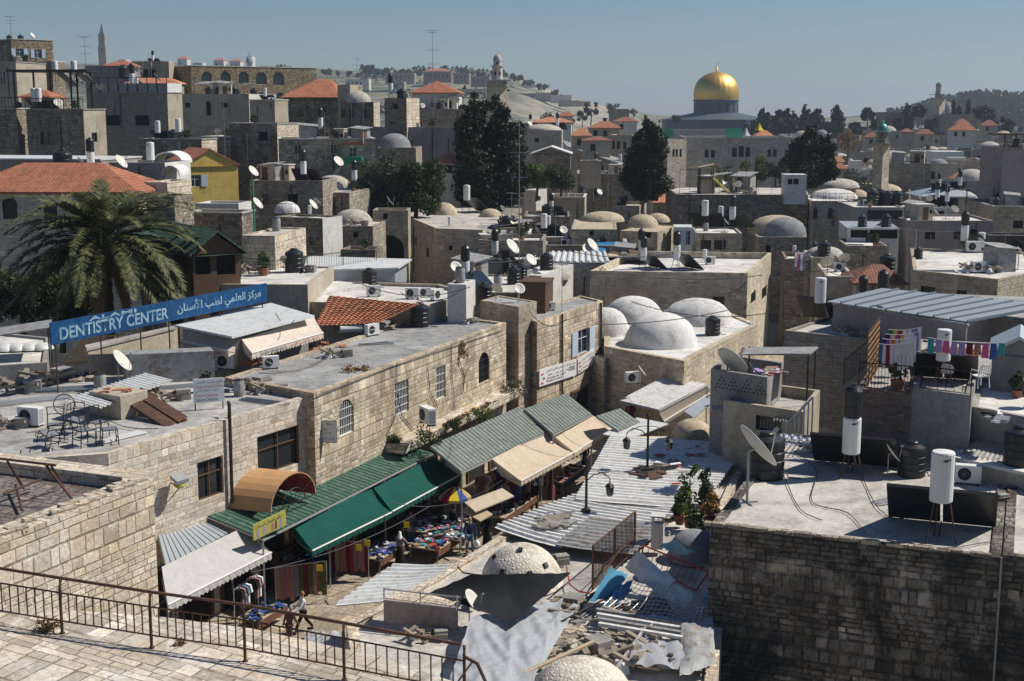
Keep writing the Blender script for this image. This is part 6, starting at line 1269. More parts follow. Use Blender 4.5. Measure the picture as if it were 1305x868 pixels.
cl('C5b',[('dish',747,335,R(-60),1.2),('dish',752,334,R(-30),1.5)])
cl('L4',[('tank',205,0,0,1.0),('tank',161,0,0,1.2),('boiler',175,0,SDR,1.0),('dish',124,0)]);cl('L3',[('dish',74,0,R(-60),1.1),('boiler',44,0,SDR,1.2),('boiler',50,0,SDR,1.2)])
for x,Y,z_,k,s,d in((73,160,22.6,'boiler',1.3,'left boiler of the pair above the dark roof pergola'),(97,160,22.6,'boiler',1.3,'right boiler of the pair above the dark roof pergola'),(113,159,22.4,'dish',1.2,'dish at the right end of the dark roof pergola'),(159,185,24.0,'tank',1.4,'black tank on the skyline behind the roof fence'),(172,186,24.0,'dish',1.3,'left skyline dish of the pair'),(179,186,24.0,'dish',1.2,'right skyline dish of the pair'),(170,176,22.0,'combo',1.3,'white boiler with black tank left of the two arch building'),(200,176,22.4,'dish',1.5,'white dish in front of the two arch building'),(148,104,14.6,'dish',1.3,'white dish on the pale sheet metal roof'),(98,103,14.4,'dish',1.4,'large grey dish over the red tiled house'),(112,104,14.6,'combo',1.1,'boiler and black tank over the palm crown'),(76,106,14.9,'tank',1.5,'black tank above the red tiles'),(189,110,15.4,'drum',1.2,'white boiler left of the arched shell canopy'),(226,124,17.5,'drum',1.0,'white boiler between arched canopy and yellow gable'),(318,96,14.6,'dish',.95,'upper dish on the green pole right of the yellow house'),(322,94,12.4,'dish',1.0,'lower dish on the green pole right of the yellow house'),(408,138,17.2,'combo',1.0,'boiler on the left of the green balcony house roof')):
 c=PY(x,138,Y);put(k,loc=V((c.x,Y,z_)),rz=R(30)if k!='dish' else R(-30+(x*37%70)),s=s,desc=d,host='')
 if k!='dish' or z_>20:pass
m_=MB();c=PY(319,138,95);m_.cyl((c.x,95,8),(c.x,95,15),.07,n=6);tag(m_.build('dish_pole',M['green_paint'],None),'dark green pole carrying dishes right of the yellow house','pole')
cl('L11',[('dish',378,0,R(200),1.3),('combo',402,0),('dish',404,0,R(-50),1.1),('tank',412,0),('boiler',440,0,SDR,1.1),('dish',462,0,R(-60),1.1),('dish',458,0,R(-60),.9),('tank',435,0,0,.9)])
cl('L14',[('tank',512,0,0,1.2)]);put('combo',loc=V((PY(498,138,174).x,174,HB['L14'].zr)),rz=0,s=1.2,desc='dark pipe stack with tank on the sooty brick tower',host='')
cl('L15b',[('dish',538,0,R(-70),.9),('tank',534,0,0,.9)]);cl('L23b',[('tank',366,222,0,1.1),('dish',430,222,R(-40),1.3)]);cl('L23c',[('dish',432,236,R(210),1.3),('combo',452,241,R(30),1.0)]);cl('L23',[('drum',395,276,0,.6),('dish',403,274)])
cl('L24b',[('drum',573,289,0,.6),('boiler',595,271,R(30),1.3),('dish',640,280)]);cl('C10',[('combo',759,218,R(30),1.2),('tank',752,219,0,1.2),('tank',768,220,0,1.2),('boiler',790,214,SDR,1.2),('drum',800,212,0,1.3)])
cl('C15',[('combo',933,291,R(30),1.2),('boiler',898,291,SDR,1.3),('boiler',918,290,SDR,1.0)]);cl('C12',[('tank',741,250,0,1.2),('dish',715,250),('dish',763,254,R(-50))])
cl('C22',[('tank',1124,305,0,1.3),('tank',1108,309,0,.7)]);cl('C23',[('tank',1130,350,0,1.2),('ac',1070,346)]);cl('C20',[('tank',1112,262,0,1.3),('tank',1122,261,0,1.3),('tank',1131,262,0,1.2),('tank',1143,262,0,1.2)])
cl('C26',[('dish',1215,279),('antenna',1205,280,.4,1.6)]);cl('R6',[('combo',1228,320,R(30),1.0),('ac',1240,322,0,1.2),('tank',1170,330,0,.6),('drum',1250,321,0,.9)]);cl('C19',[('antenna',1085,250,.3,1.0),('ac',1060,252)])
cl('S1',[('tank',866,0,0,1.9),('tank',872,0,0,2.0),('tank',880,0,0,1.3),('drum',910,0,0,1.6),('drum',898,0,0,1.4),('antenna',932,0,.3,1.3)])
cl('C18',[('drum',1012,326,0,.6)]);cl('C7b' if 'C7b' in HB else 'C6b',[('dish',580,358,R(-60),.8)])
PH=[k for k in HB if HB[k].name and k[0]in 'LC' and len(k)<5]
KN=0
for k in['L5','L5b','L6','L6b','L8','L10b','L15b','C3','C4','C5','C12b','C14','C18b','C19b','C21','C25','C27','C29','C32','S4','L24c','L24d','C6c','L22c']:
 b=HB[k]
 for j in range(rnd.choice([2,3,3,4])):
  u_,w_=rnd.uniform(.1,.9),rnd.uniform(.15,.75);a,bb,c,d=[V((*p,b.zr))for p in b.pts[:4]];p=lerp(lerp(a,bb,u_),lerp(d,c,u_),w_)
  kk=rnd.choice(['tank','tank','combo','dish','dish','boiler','ac','antenna','tank']);put(kk,loc=p,rz=R(66)if kk in('boiler','combo')else R(rnd.uniform(-70,50)),s=rnd.uniform(.85,1.15),desc=DEF[kk],host='on the '+' '.join(b.name.replace('the ','').split()[:6]))
DN=[k for k in HB if k[0]=='D' and k[1:].isdigit()]
for k in DN:
 if rnd.random()<.55:
  b=HB[k];p=lerp(V((*b.pts[0],b.zr)),V((*b.pts[2],b.zr)),rnd.uniform(.25,.75));kk=rnd.choice(['tank','drum','dish','tank'])
  row=b.root.get('row','');put(kk,loc=p,rz=R(rnd.uniform(-90,30)),s=rnd.uniform(1.0,1.5),desc=DEF[kk]+' on a far roof',host='at '+('upper' if b.pts[0][1]>400 else 'middle' if b.pts[0][1]>270 else 'lower')+' distance')
for x,yt,yb,Y,d in((552,43,150,170,'very tall thin antenna mast in front of the red pyramid roof'),(112,50,105,185,'tall roof antenna near the thin church tower'),(456,77,112,260,'antenna mast on the ridge line'),(285,122,200,135,'thin antenna mast in front of the dark brown house'),(20,26,48,215,'short mast on the cornice house'),(662,150,345,112,'tall antenna mast beside the pale cluttered roofs')):
 c=PY(x,138,Y);z0_,z1_=Zp(yb,Y),Zp(yt,Y);rt=thing('television_antenna',d,'antenna',(c.x,Y,z0_),group='antennas on the roofs');m_=MB();m_.cyl((c.x,Y,z0_),(c.x,Y,z1_),.045,.025,n=5);m_.build('mast',M['grey_metal'],rt)
 m_=MB()
 for k_,(f,w)in enumerate(((1,.9),(.98,.5),(.78,.8),(.62,.7))):zz=z0_+(z1_-z0_)*f;m_.cyl((c.x-w,Y,zz),(c.x+w,Y,zz),.03,n=4);m_.cyl((c.x+.2,Y-w*.5,zz),(c.x+.2,Y+w*.5,zz),.02,n=4)
 m_.build('boom',M['grey_metal'],rt)
def rl(desc,px,z_,h,**k):return railing(desc,[PZ(x,y,z_)for x,y in px],h,group=k.pop('group','iron railings on the terraces'),**k)
rl('tall black iron fence behind the end of the blue sign',[(245,384),(308,366),(345,372),(480,352)],8.9,1.9,step=.22,posts=2.6)
rl('short black iron fence in front of the green pavilion',[(247,372),(306,352)],9.4,1.6,step=.14,posts=2)
rl('thin railing of the cream sided brick house roof',[(352,275),(410,276)],HB['L23'].zr,1.0,step=.5,posts=1.2,r=.015)
rl('black railing along the white laundry terrace',[(1094,496),(1160,502)],9.4,1.05,step=.12,posts=1.6);rl('black railing in front of the solar panels on the grey terrace',[(1163,495),(1237,505)],9.6,.9,step=.3,posts=1.8)
railing('dark stair railing climbing left of the white laundry',[PZ(1075,492,8.6),PZ(1112,462,10.0)],1.1,.13,group='iron railings on the terraces')
a=PZ(1112,468,10.0);c=PZ(1112,496,9.4);rt=thing('lattice_screen','rusty orange lattice screen left of the laundry','screen',c);m_=MB()
p0=PZ(1104,494,9.4);p1=p0+e2*4
for i in range(12):q=lerp(p0,p1,i/11);m_.cyl(q,q+V((0,0,2.2)),.02,n=4)
for i in range(9):m_.cyl(p0+V((0,0,.25*i)),p1+V((0,0,.25*i)),.02,n=4)
m_.build('lattice',M['barrel_orange'],rt)
Yr=147;railing('black railing on the left edge roof terrace',[PY(-10,138,147.5)+V((0,0,0)),PY(24,139,147)],1.2,.35,r=.03,rr=.04,group='iron railings on the terraces');railing('black railing on the dark brick terrace house',[V((*HB['L3'].pts[0],HB['L3'].zt)),V((*HB['L3'].pts[1],HB['L3'].zt))],1.2,.35,r=.03,rr=.04,group='iron railings on the terraces')
b=HB['L4'];p0,p1=V((*b.pts[0],b.zt)),V((*b.pts[1],b.zt));p2=V((*b.pts[2],b.zt));rt=thing('panel_fence','grey metal panel fence on the grey block house','fence',p0)
for i in range(8):
 m_=MB();a,c=lerp(p0,p1,i/8),lerp(p0,p1,(i+.94)/8);m_.box((a+c)/2+V((0,.1,.6)),(c-a)/2,(0,.02,0),(0,0,.58));m_.build('panel',M['tin_dull'],rt)
m_=MB()
for i in range(9):a=lerp(p0,p1,i/8);m_.cyl(a,a+V((0,0,2.0)),.06,n=4)
m_.cyl(p0+V((0,0,1.9)),p1+V((0,0,1.9)),.05,n=4);m_.build('frame',M['iron'],rt);m_=MB();m_.box((p1+p2)/2+V((0,0,.6)),(p2-p1)/2,(.02,0,0),(0,0,.58));m_.build('panel',M['tin_grey'],rt)
rt=thing('roof_pergola','dark steel roof pergola carrying solar panels, upper left','pergola',PY(70,105,160));m_=MB();zz=Zp(93.5,160)
for x in(20,45,66,92,100,118):p=PY(x,138,160);m_.cyl((p.x,160,16),(p.x,160,zz),.12,n=5)
a,c=PY(18,138,160),PY(120,138,160);m_.bx(a.x,c.x,158,163,zz,zz+.25);m_.build('frame',M['iron'],rt)
b=HB['C14'];rt=thing('play_slide','yellow slide tower on the playground roof','slide',PZ(906,247,b.zr));m_=MB();m_.tube([PZ(908,247,b.zr)+V((0,0,1.9)),PZ(916,247,b.zr)+V((0,0,1.2)),PZ(929,247,b.zr)+V((0,0,.15))],.17,7);m_.build('chute',M['sign_yellow'],rt)
m_=MB()
for dx in(-.8,.8):
 for dy in(0,1.4):p=PZ(900,247,b.zr)+V((dx,dy,0));m_.cyl(p,p+V((0,0,3.2)),.09,n=5)
p=PZ(900,247,b.zr);m_.bx(p.x-.9,p.x+.9,p.y,p.y+1.5,p.z+1.7,p.z+1.8);m_.build('frame',M['brown_wood'],rt);m_=MB();m_.box(p+V((0,.7,3.3)),(1.0,0,.2),(0,.9,0),(0,0,.04));m_.build('canopy',M['pale_wood'],rt)
rl('tall dark net posts around the playground',[(866,248),(905,250),(950,248),(1000,248),(1028,249)],b.zr,3.0,step=1.2,posts=3.2,r=.02);rl('railing around the white dome of the three arch house',[(1034,258),(1088,259)],HB['C19'].zr,1.1,step=.6,posts=1.5,r=.02)
def chairframe():
 r=base_thing('metal_chair','chair','bare metal chair frames on the white roof');m_=MB()
 for s_ in(-.22,.22):m_.tube([(s_,-.22,0),(s_,-.2,.44),(s_,.2,.44),(s_,.26,.9)],.016,5);m_.tube([(s_,.24,0),(s_,.2,.44)],.016,5)
 for y,z_ in((-.2,.44),(.2,.44),(.26,.9),(.24,.7),(-.21,.2),(.22,.2)):m_.cyl((-.22,y,z_),(.22,y,z_),.014,n=4)
 m_.build('frame',M['iron'],r)
 s_=MB();s_.bx(-.2,.2,-.18,.18,.445,.455);s_.build('seat',M['grey_metal'],r);return r
PROTO['chair']=[chairframe,None,False];DEF['chair']='bare black metal chair frame'
for x,y,rz,s,tl in((72,560,.3,1.15,0),(92,552,1.4,1.1,.3),(108,568,2.4,1.2,0),(126,556,.9,1.1,0),(60,568,4,1.1,-.4),(84,572,5.0,1.1,1.3),(140,566,2.0,1.15,.0),(100,548,3.4,1.0,.6)):put('chair',x,y,HB['B1'],rz,s*1.15,tilt=tl,host='in the jumble on the white roof')
rt=thing('bicycle_wheel','spoked wheel standing in the chair jumble','wheel',PZ(84,548,7.7));m_=MB();c=PZ(84,548,7.7)+V((0,0,1.0));m_.tube([c+V((.42*math.cos(a*.35),0,.42*math.sin(a*.35)))for a in range(19)],.02,5)
m_.build('tyre',M['black_plastic'],rt);m_=MB()
for i in range(8):m_.cyl(c,c+V((.4*math.cos(i*.785),0,.4*math.sin(i*.785))),.008,n=4)
m_.cyl(c+V((0,0,-1)),c,.02,n=4);m_.build('spokes',M['grey_metal'],rt)
zb=7.7
def boxthing(name,desc,cat,c,ex,ey,h,mat,parts=(),group=None):
 rt=thing(name,desc,cat,c,group=group);m_=MB();m_.box(V(c)+V((0,0,h/2)),ex,ey,(0,0,h/2));m_.build('body',M[mat],rt);return rt
e1=V((.55,.83,0));e1n=V((.83,-.55,0))
r_=boxthing('block_box','low concrete chimney block with broken red tiles on top, left roof','chimney',PZ(152,527,zb),e1n*.95,e1*.7,.95,'plaster_beige');m_=MB()
for i in range(9):p=PZ(152,527,zb)+V((rnd.uniform(-.6,.7),rnd.uniform(-.4,.4),.98));m_.box(p,V((.16,rnd.uniform(-.1,.1),.02)),V((0,.09,0)),(0,0,.02))
m_.build('broken_tiles',M['tile_orange'],r_)
rt=thing('leaning_shutters','two dark brown folded metal panels leaning beside the chimney block','panel',PZ(195,535,zb));  # two long folded metal panels
a,c=PZ(168,500,8.5),PZ(228,538,7.75);d=V((.25,.5,.1))
for k_,off in enumerate((V((0,0,0)),V((-.35,-.55,-.1)))):
 m_=MB();m_.poly([a+off,c+off,c+off+d,a+off+d]);m_.poly([a+off+V((0,0,-.12)),a+off+d+V((0,0,-.12)),c+off+d+V((0,0,-.12)),c+off+V((0,0,-.12))]);m_.poly([a+off,a+off+V((0,0,-.12)),c+off+V((0,0,-.12)),c+off]);m_.build('panel',M['rust_metal'],rt)
shed('sheet_roof','white corrugated lean-to roof behind the folded brown panels',(87,508),(185,476),(220,485),(128,520),8.5,8.35,'tin_white',pitch=.3,amp=.05,prof='trap',seam=None,posts=False,group='sheet roofs among the houses',fascia=False,zg=zb)
r_=boxthing('wooden_box','cream shutter box awning left of the rooftop cabin','box',PZ(210,461,8.5),V((1.5,.35,0)),V((-.2,.55,0)),.45,'off_white');r_=boxthing('dark_shed','dark low shed wall under the cream shutter box','shed',PZ(216,484,zb),V((1.9,.5,0)),V((-.2,.5,0)),1.35,'tin_dull')
rt=thing('pallet','grey slatted pallet leaning under the left end of the blue sign','pallet',PZ(100,470,zb));m_=MB();a=PZ(84,466,zb);
for i in range(9):o_=V((.09,.08,.15))*i;m_.box(a+o_+V((.75,.2,.1)),V((.8,.25,0)),V((.02,-.02,.05)),V((.02,-.03,.0))+V((0,0,.01)))
m_.build('slats',M['pale_wood'],rt);m_=MB();m_.cyl(a,a+V((.75,.68,1.3)),.03,n=4);m_.cyl(a+V((1.5,.4,0)),a+V((2.2,1.0,1.3)),.03,n=4);m_.build('rails',M['pale_wood'],rt)
w_=poly('B2','roof_wall','stained grey parapet wall below the blue sign',[(112,447),(222,420),(226,417),(110,443)],8.95,'plaster_beige','concrete',par=0,z0=7,cat='wall')
w_=poly('B2b','white_roof','flat white roof with plastic skylights at the left edge',[(-60,470),(60,462),(64,430),(-60,418)],8.6,'plaster_grey','roof_pale',par=.12,z0=7,cat='roof')
for i in range(4):m_=MB();c=PZ(6+i*16,446-i*.5,8.55);m_.dome(c,.55,.3,10,4);m_.build('skylight',M['tin_white'],w_.root,True)
def board(name,desc,BLp,BRp,h,lines,mat='sign_white',th=.03,cat='sign',legs=None,emblem=None):
 BLp,BRp=V(BLp),V(BRp);e=(BRp-BLp);L=e.length;e.normalize();nn=V((e.y,-e.x,0)).normalized();rt=thing(name,desc,cat,BLp);m_=MB();m_.box((BLp+BRp)/2+Z*(h/2),e*(L/2),nn*th,Z*(h/2));m_.build('board',M[mat],rt)
 for s,f0,f1,z0_,z1_,mt in lines:text(s,'lettering',rt,BLp+e*(L*f0)+nn*(th+.004)+Z*(h*z0_),e,Z,h*(z1_-z0_),L*(f1-f0),mt)
 if legs:
  for f in(.05,.95):m_=MB();p=BLp+e*L*f-nn*.03;m_.cyl((p.x,p.y,legs),p+Z*.1,.025,n=5);m_.build('post',M['iron'],rt)
 return rt,e,nn,L
board('shop_sign','white board with five rows of writing beside the wall pole',PZ(247,514,8.0),PZ(286,511,8.0),1.0,[(shape_ar('شفيق هنا بيت المقدس'),.08,.95,.78,.93,'letter_black'),('Orthodox Women & The Work',.05,.95,.62,.73,'letter_red'),(shape_ar('ازهر لحوم بلدي'),.05,.8,.43,.57,'letter_black'),('Culturel Internat',.04,.8,.26,.37,'letter_red'),('Cabinet Dentaire',.04,.78,.06,.2,'letter_black')],legs=7.6)
a=PP(390,562,HB['B1'].root.location,(1,0,0));BLp,BRp=PZ(391,561,4.75),PZ(431,564,4.75)
BLp=PY(391,563,56.2);BRp=BLp+V((1.32,-.1,0))
rt,e,nn,L=board('shop_sign','framed white board with black and gold Hebrew lettering on the stone wall',BLp,BRp,.95,[('בלנרא'[::-1],.33,.7,.55,.70,'letter_black'),('תיקים, מזוודות'[::-1],.2,.82,.34,.48,'letter_gold'),(shape_ar('السعر خاص بالجملة هنا'),.1,.92,.1,.25,'letter_black'),(shape_ar('حقائب المدينة'),.18,.84,.78,.93,'letter_black')],mat='white_paint')
m_=MB()
for z_ in(0,.95):m_.cyl(BLp+Z*z_+nn*.03,BRp+Z*z_+nn*.03,.025,n=4)
m_.cyl(BLp+Z*.95,(BLp+BRp)/2+Z*1.18,.02,n=4);m_.cyl(BRp+Z*.95,(BLp+BRp)/2+Z*1.18,.02,n=4);m_.cyl(BLp,BLp+Z*.95,.025,n=4);m_.cyl(BRp,BRp+Z*.95,.025,n=4);m_.build('frame',M['grey_metal'],rt)
b=HB['T1b'];p=V((*b.pts[1],0));e=(V((*b.pts[2],0))-p).normalized();nn=V((e.y,-e.x,0));pl=p+nn*.12
for(xa,ya,xb,yb,h_,ln,d)in((687,493,734,478,1.0,[(shape_ar('مركز خان الزيت القدس الطبي التجاري'),.18,.97,.68,.9,'letter_black'),(shape_ar('عيادة عامة وطب عائلة'),.22,.8,.46,.62,'letter_black'),('Medical Center',.18,.6,.12,.27,'letter_black'),('המשפחה'[::-1],.78,.96,.38,.66,'letter_black'),('KHAN AL ZEIT',.2,.7,.29,.41,'letter_black')],'long white clinic sign with red emblem on the corner building'),(736,477,757,463,.95,[(shape_ar('مركز العيون'),.2,.95,.68,.88,'letter_black'),(shape_ar('طب الاسرة'),.25,.7,.4,.58,'letter_black'),('האחים'[::-1],.7,.95,.38,.62,'letter_black'),('Clinic',.2,.6,.12,.28,'letter_black')],'short white clinic sign right of the longer one')):
 A_,B_=PP(xa,ya,pl,nn),PP(xb,yb,pl,nn);rt,ee,n2,L=board('clinic_sign',d,A_,B_,h_,ln,mat='white_paint')
 for i,(u_,v_)in enumerate(((.05,.68),(.09,.42),(.05,.15))):m_=MB();c=A_+ee*(L*u_)+Z*(h_*v_)+n2*.036;m_.box(c+ee*.1,ee*.16,n2*.004,Z*.05);m_.box(c+ee*.02,(ee+Z*.6)*.09,n2*.003,(Z-ee*.6)*.03);m_.build('emblem',M['letter_red'],rt)
board('shop_sign','yellow shop sign with purple bottles hanging under the green roof edge',PY(323,689,49.2),PY(364,669,50.5),.62,[(shape_ar('صالون الجمال للسيدات'),.05,.9,.62,.88,'letter_black')],mat='sign_yellow')
o=sc.objects[-1].parent
A_,B_=PY(323,689,49.2),PY(364,669,50.5);ee=(B_-A_).normalized();n2=V((ee.y,-ee.x,0)).normalized()
for f,mt in((.12,'cl_lilac'),(.33,'cl_lilac'),(.58,'cl_rose'),(.68,'cl_brown'),(.84,'cl_lilac')):m_=MB();c=lerp(A_,B_,f)+Z*.2+n2*.036;m_.poly([c-ee*.06-Z*.14,c+ee*.06-Z*.14,c+ee*.05+Z*.08,c+ee*.02+Z*.2,c-ee*.02+Z*.2,c-ee*.05+Z*.08]);m_.build('picture',M[mt],o)
wire([PZ(291,512,8.3),PZ(292,530,7.9),PZ(293,552,6.8)],.07,'black wall pole with cables beside the white board','','iron',name='wall_pole',group='poles');
b=HB['B1'];p=V((*b.pts[1],0));e=(V((*b.pts[2],0))-p).normalized();nn=V((e.y,-e.x,0));pl=p+nn*.15
m_=MB();m_.cyl(PP(292,514,pl,nn),PP(296,641,pl,nn),.07,n=7);tag(m_.build('wall_pipe',M['iron'],None),'black drain pole running down the pale stone wall','pipe')
c=PP(229,618,p+nn*.5,nn);rt=thing('floodlight','grey floodlight with yellow lens on the pale stone wall','floodlight',c);m_=MB();m_.box(c+Z*.25,e*.3,nn*.18-Z*.1,Z*.07);m_.build('housing',M['grey_metal'],rt);m_=MB();m_.lathe(c-Z*.12,[(.12,0),(.22,.08),(.22,.14),(.1,.2)],12);m_.build('lens',M['sign_yellow'],rt);m_=MB();m_.cyl(c,c-nn*.6,.025,n=4);m_.cyl(c-Z*.1,c-Z*.6-nn*.5,.025,n=4);m_.build('bracket',M['iron'],rt)
b=HB['T1b'];p=V((*b.pts[1],0));e=(V((*b.pts[2],0))-p).normalized();nn=V((e.y,-e.x,0));pl=p+nn*.1
for xa,ya,yb,mt,d in((716.5,400,505,'rust_metal','brown drain pipe down the corner building between its windows'),(766,386,470,'iron','dark drain pipe at the far corner of the corner building')):m_=MB();m_.cyl(PP(xa,ya,pl,nn),PP(xa,yb,pl,nn),.07,n=6);tag(m_.build('drain_pipe',M[mt],None),d,'pipe')
b=HB['B6'];p=V((*b.pts[1],0));e=(V((*b.pts[2],0))-p).normalized();nn=V((e.y,-e.x,0));pl=p+nn*.06
for q_,mt,d in([((506,462),(506,500),(512,530),(528,548)),'sign_blue','blue hose snaking down the old stone wall'],[((545,470),(548,500),(558,520)),'iron','black cable looping on the old stone wall near the fourth bush'],[((575,440),(576,480),(580,520)),'grey_metal','grey conduit down the old stone wall beside the third window'],[((584,455),(592,480),(590,500)),'iron','thin cable right of the grey conduit'],[((505,527),(498,545),(492,556)),'iron','black cable below the second barred window']):
 wire([PP(x,y,pl,nn)for x,y in q_],.022,d,'',mt)
wire([PP(402,506,pl,nn),PP(500,467,pl,nn),PP(640,421,pl,nn)],.02,'long cable run under the roof edge of the old stone wall')
for i,(pts_,z_)in enumerate((([(70,520),(120,530),(160,545),(205,548)],7.75),([(0,500),(60,496),(110,500),(170,494)],7.75),([(330,478),(390,470),(440,444),(500,436)],8.0),([(560,405),(600,395),(640,400)],8.0),([(985,575),(1000,610),(1020,650),(1050,665)],6.85),([(1100,612),(1120,650),(1150,662),(1190,640)],6.85),([(1010,575),(1040,600),(1035,640),(1080,655),(1110,690)],6.85),([(1215,640),(1250,650),(1262,630),(1250,612)],6.9),([(1130,690),(1200,700),(1270,690)],6.85))):
 P_=[PZ(x,y,z_)for x,y in pts_];Q=[]
 for a,c in zip(P_,P_[1:]):
  pass
 for k_ in range(len(P_)-1):
  p0,p1,p2,p3=P_[max(0,k_-1)],P_[k_],P_[k_+1],P_[min(len(P_)-1,k_+2)]
  for j_ in range(8):t_=j_/8;Q.append(.5*(2*p1+(p2-p0)*t_+(2*p0-5*p1+4*p2-p3)*t_**2+(3*p1-p0-3*p2+p3)*t_**3)+V((0,0,.02+.06*abs(noise.noise(p1+V((t_*2,0,0)))))))
 wire(Q,.017,['black cable lying on the white roof','thin cable at the back of the white roof','cable crossing the long grey felt roof','short cable near the stair turret','curved cable left of the tall boiler','looped cable below the black roof tank','winding cable in the middle of the pale roof','hose looping from the air conditioner','cable along the dark wall edge'][i])
wire([PZ(320,729,2.6),PZ(548,645,3.2)],.018,'cable strung in front of the green awnings',sag=.4);wire([PZ(500,640,3.4),PZ(560,640,2.2),PZ(640,612,3.6)],.015,'cable sagging beside the beige awning',sag=.6)
def debris(name,desc,region,z_,n,s0,s1,mats,seed,flat=.3,cat='debris',long=1.0):
 rr=random.Random(seed);rt=thing(name,desc,cat,PZ(*region[0],z_))
 for mt in mats:
  m_=MB()
  for _ in range(n//len(mats)):
   w=[rr.random()**1 for _ in region];sm=sum(w);x=sum(a*p[0]for a,p in zip(w,region))/sm;y=sum(a*p[1]for a,p in zip(w,region))/sm
   p=PZ(x,y,z_);s=rr.uniform(s0,s1);a=rr.random()*6.28;u_=V((math.cos(a),math.sin(a),rr.uniform(-.15,.15)));v_=V((-math.sin(a),math.cos(a),rr.uniform(-.2,.2)));h_=s*rr.uniform(flat*.5,flat)
   m_.box(p+Z*(h_+rr.uniform(0,.08)),u_*s*rr.uniform(1,long*1.0+.01)if long>1 else u_*s,v_*s*rr.uniform(.3,.9),Z*h_*.8)
  o=m_.build('rubble',M[mt],rt);o['kind']='stuff'
 return rt
debris('tile_debris','scattered broken red tiles on the long felt roof edge',[(265,478),(300,462),(350,455),(340,470),(380,448)],7.95,60,.06,.18,['tile_orange','tile_red'],3)
debris('tile_debris','few broken red tiles in the middle of the felt roof',[(385,455),(400,447),(450,440),(420,430)],7.95,18,.06,.17,['tile_orange'],4)
debris('roof_rubbish','pipes, cables and rubbish below the grey pallet',[(30,480),(80,485),(120,475),(100,492),(150,480)],7.7,70,.08,.35,['iron','grey_metal','plaster_beige','pale_wood'],5,.12,long=2.5)
debris('roof_rubbish','timber and metal scrap behind the sandstone house',[(775,330),(800,322),(830,326),(800,334)],7.4,60,.2,.9,['brown_wood','grey_metal','pale_wood'],6,.08,long=2.5)
m_=MB();c=PZ(447,424,8.0);m_.cyl(c+V((-.55,-.2,.22)),c+V((.6,.15,.22)),.22,n=14);tag(m_.build('pipe_roll',M['white_paint'],None),'white cylinder lying on the long felt roof','cylinder')
def lamp(desc,x,yb,yt,z_,arms):
 c=PZ(x,yb,z_);zt_=PY(x,yt,c.y).z;rt=thing('street_lamp',desc,'street lamp',(c.x,c.y,0),group='street lamps');m_=MB();m_.cyl((c.x,c.y,0),(c.x,c.y,zt_),.075,.05,n=8);m_.lathe((c.x,c.y,z_),[(.22,0),(.2,.1),(.1,.16)],10);m_.lathe((c.x,c.y,zt_),[(.08,0),(.1,.08),(.02,.2)],8);m_.build('pole',M['iron'],rt)
 for s_ in arms:
  m_=MB();p=V((c.x,c.y,zt_-.9));q=p+V((s_*.95,-.1*s_,-.05));m_.tube([p,lerp(p,q,.3)+Z*.3,lerp(p,q,.7)+Z*.42,q+Z*.2,q],.025,5);m_.tube([p+Z*.5,lerp(p,q,.4)+Z*.5,lerp(p,q,.8)+Z*.3],.015,4)
  a=m_.build('arm',M['iron'],rt);l=MB();l.lathe(q-Z*.55,[(.09,0),(.16,.08),(.19,.4)],6);l.build('lantern',M['window_glass'],rt);t_=MB();t_.lathe(q-Z*.15,[(.22,0),(.12,.1),(.03,.16)],6);t_.build('lantern_cap',M['iron'],rt)
lamp('double lantern street lamp rising through the tin roof',825,601,532,3.8,(-1,1));lamp('single pole lamp with curled arms beside the tin roof edge',747,652,586,3.7,(1,))
G0=lambda x,y:PZ(x,y,.006)
person('walking woman with long copper hair, white sleeves and dark dress',G0(387,806),R(-70),1.66,'cl_white','cl_black','trousers',.34,'hair_copper',None,0,armL=(.15,.3),armR=(.1,.2))
p=bpy.context.scene.objects[-1]
person('bald man in checked jacket and jeans carrying a bag',G0(599,706),R(10),1.74,'cl_navy','cl_jean','trousers',.14,'skin',None,0,armL=(.1,.1),armR=(.1,.3),bagm='cl_white')
person('woman in long black robe and black headscarf walking beside the bald man',G0(621,697),R(-8),1.66,'cl_black','cl_black','robe',.1,'hair_dark','cl_black',0,armL=(.1,.2),armR=(.1,.2))
person('woman with white headscarf and dark grey coat seen from behind',G0(510,722),R(160),1.6,'cl_grey','cl_black','robe',.1,'hair_dark','cl_white',0,armL=(.2,.4),armR=(.2,.4))
person('vendor in dark clothes standing in the shade of the beige awning',G0(681,652),R(30),1.7,'cl_black','cl_black','trousers',.05,'hair_dark','cl_white')
person('woman in maroon coat shopping under the beige awnings',G0(703,636),R(60),1.62,'cl_maroon','cl_maroon','robe',.05,'hair_dark','cl_maroon')
person('seated looking man in brown jacket near the plastic sheets',G0(369,822),R(150),1.5,'cl_brown','cl_brown','trousers',.05,'hair_grey',None,.3)
person('man in dark shirt by the goods table under the parasol',G0(578,690),R(-60),1.7,'cl_black','cl_jean','trousers',.05,'hair_dark')
SDv=V((.40,.917,0));SNv=V((.917,-.40,0))
GC_=['cl_red','cl_maroon','cl_white','cl_blue','cl_navy','cl_jean','cl_grey','cl_black','cl_brown','cl_tan','cl_lilac','cl_rose','cl_olive','cl_pink','cl_teal']
CN=dict(cl_red='red',cl_maroon='maroon',cl_white='white',cl_blue='blue',cl_navy='navy',cl_jean='denim blue',cl_grey='grey',cl_black='black',cl_brown='brown',cl_tan='tan',cl_lilac='lilac',cl_rose='dusty pink',cl_olive='olive',cl_pink='pink',cl_teal='teal',cl_orange='orange',cl_yellow='yellow',cl_green='green')
gr_=random.Random(5)
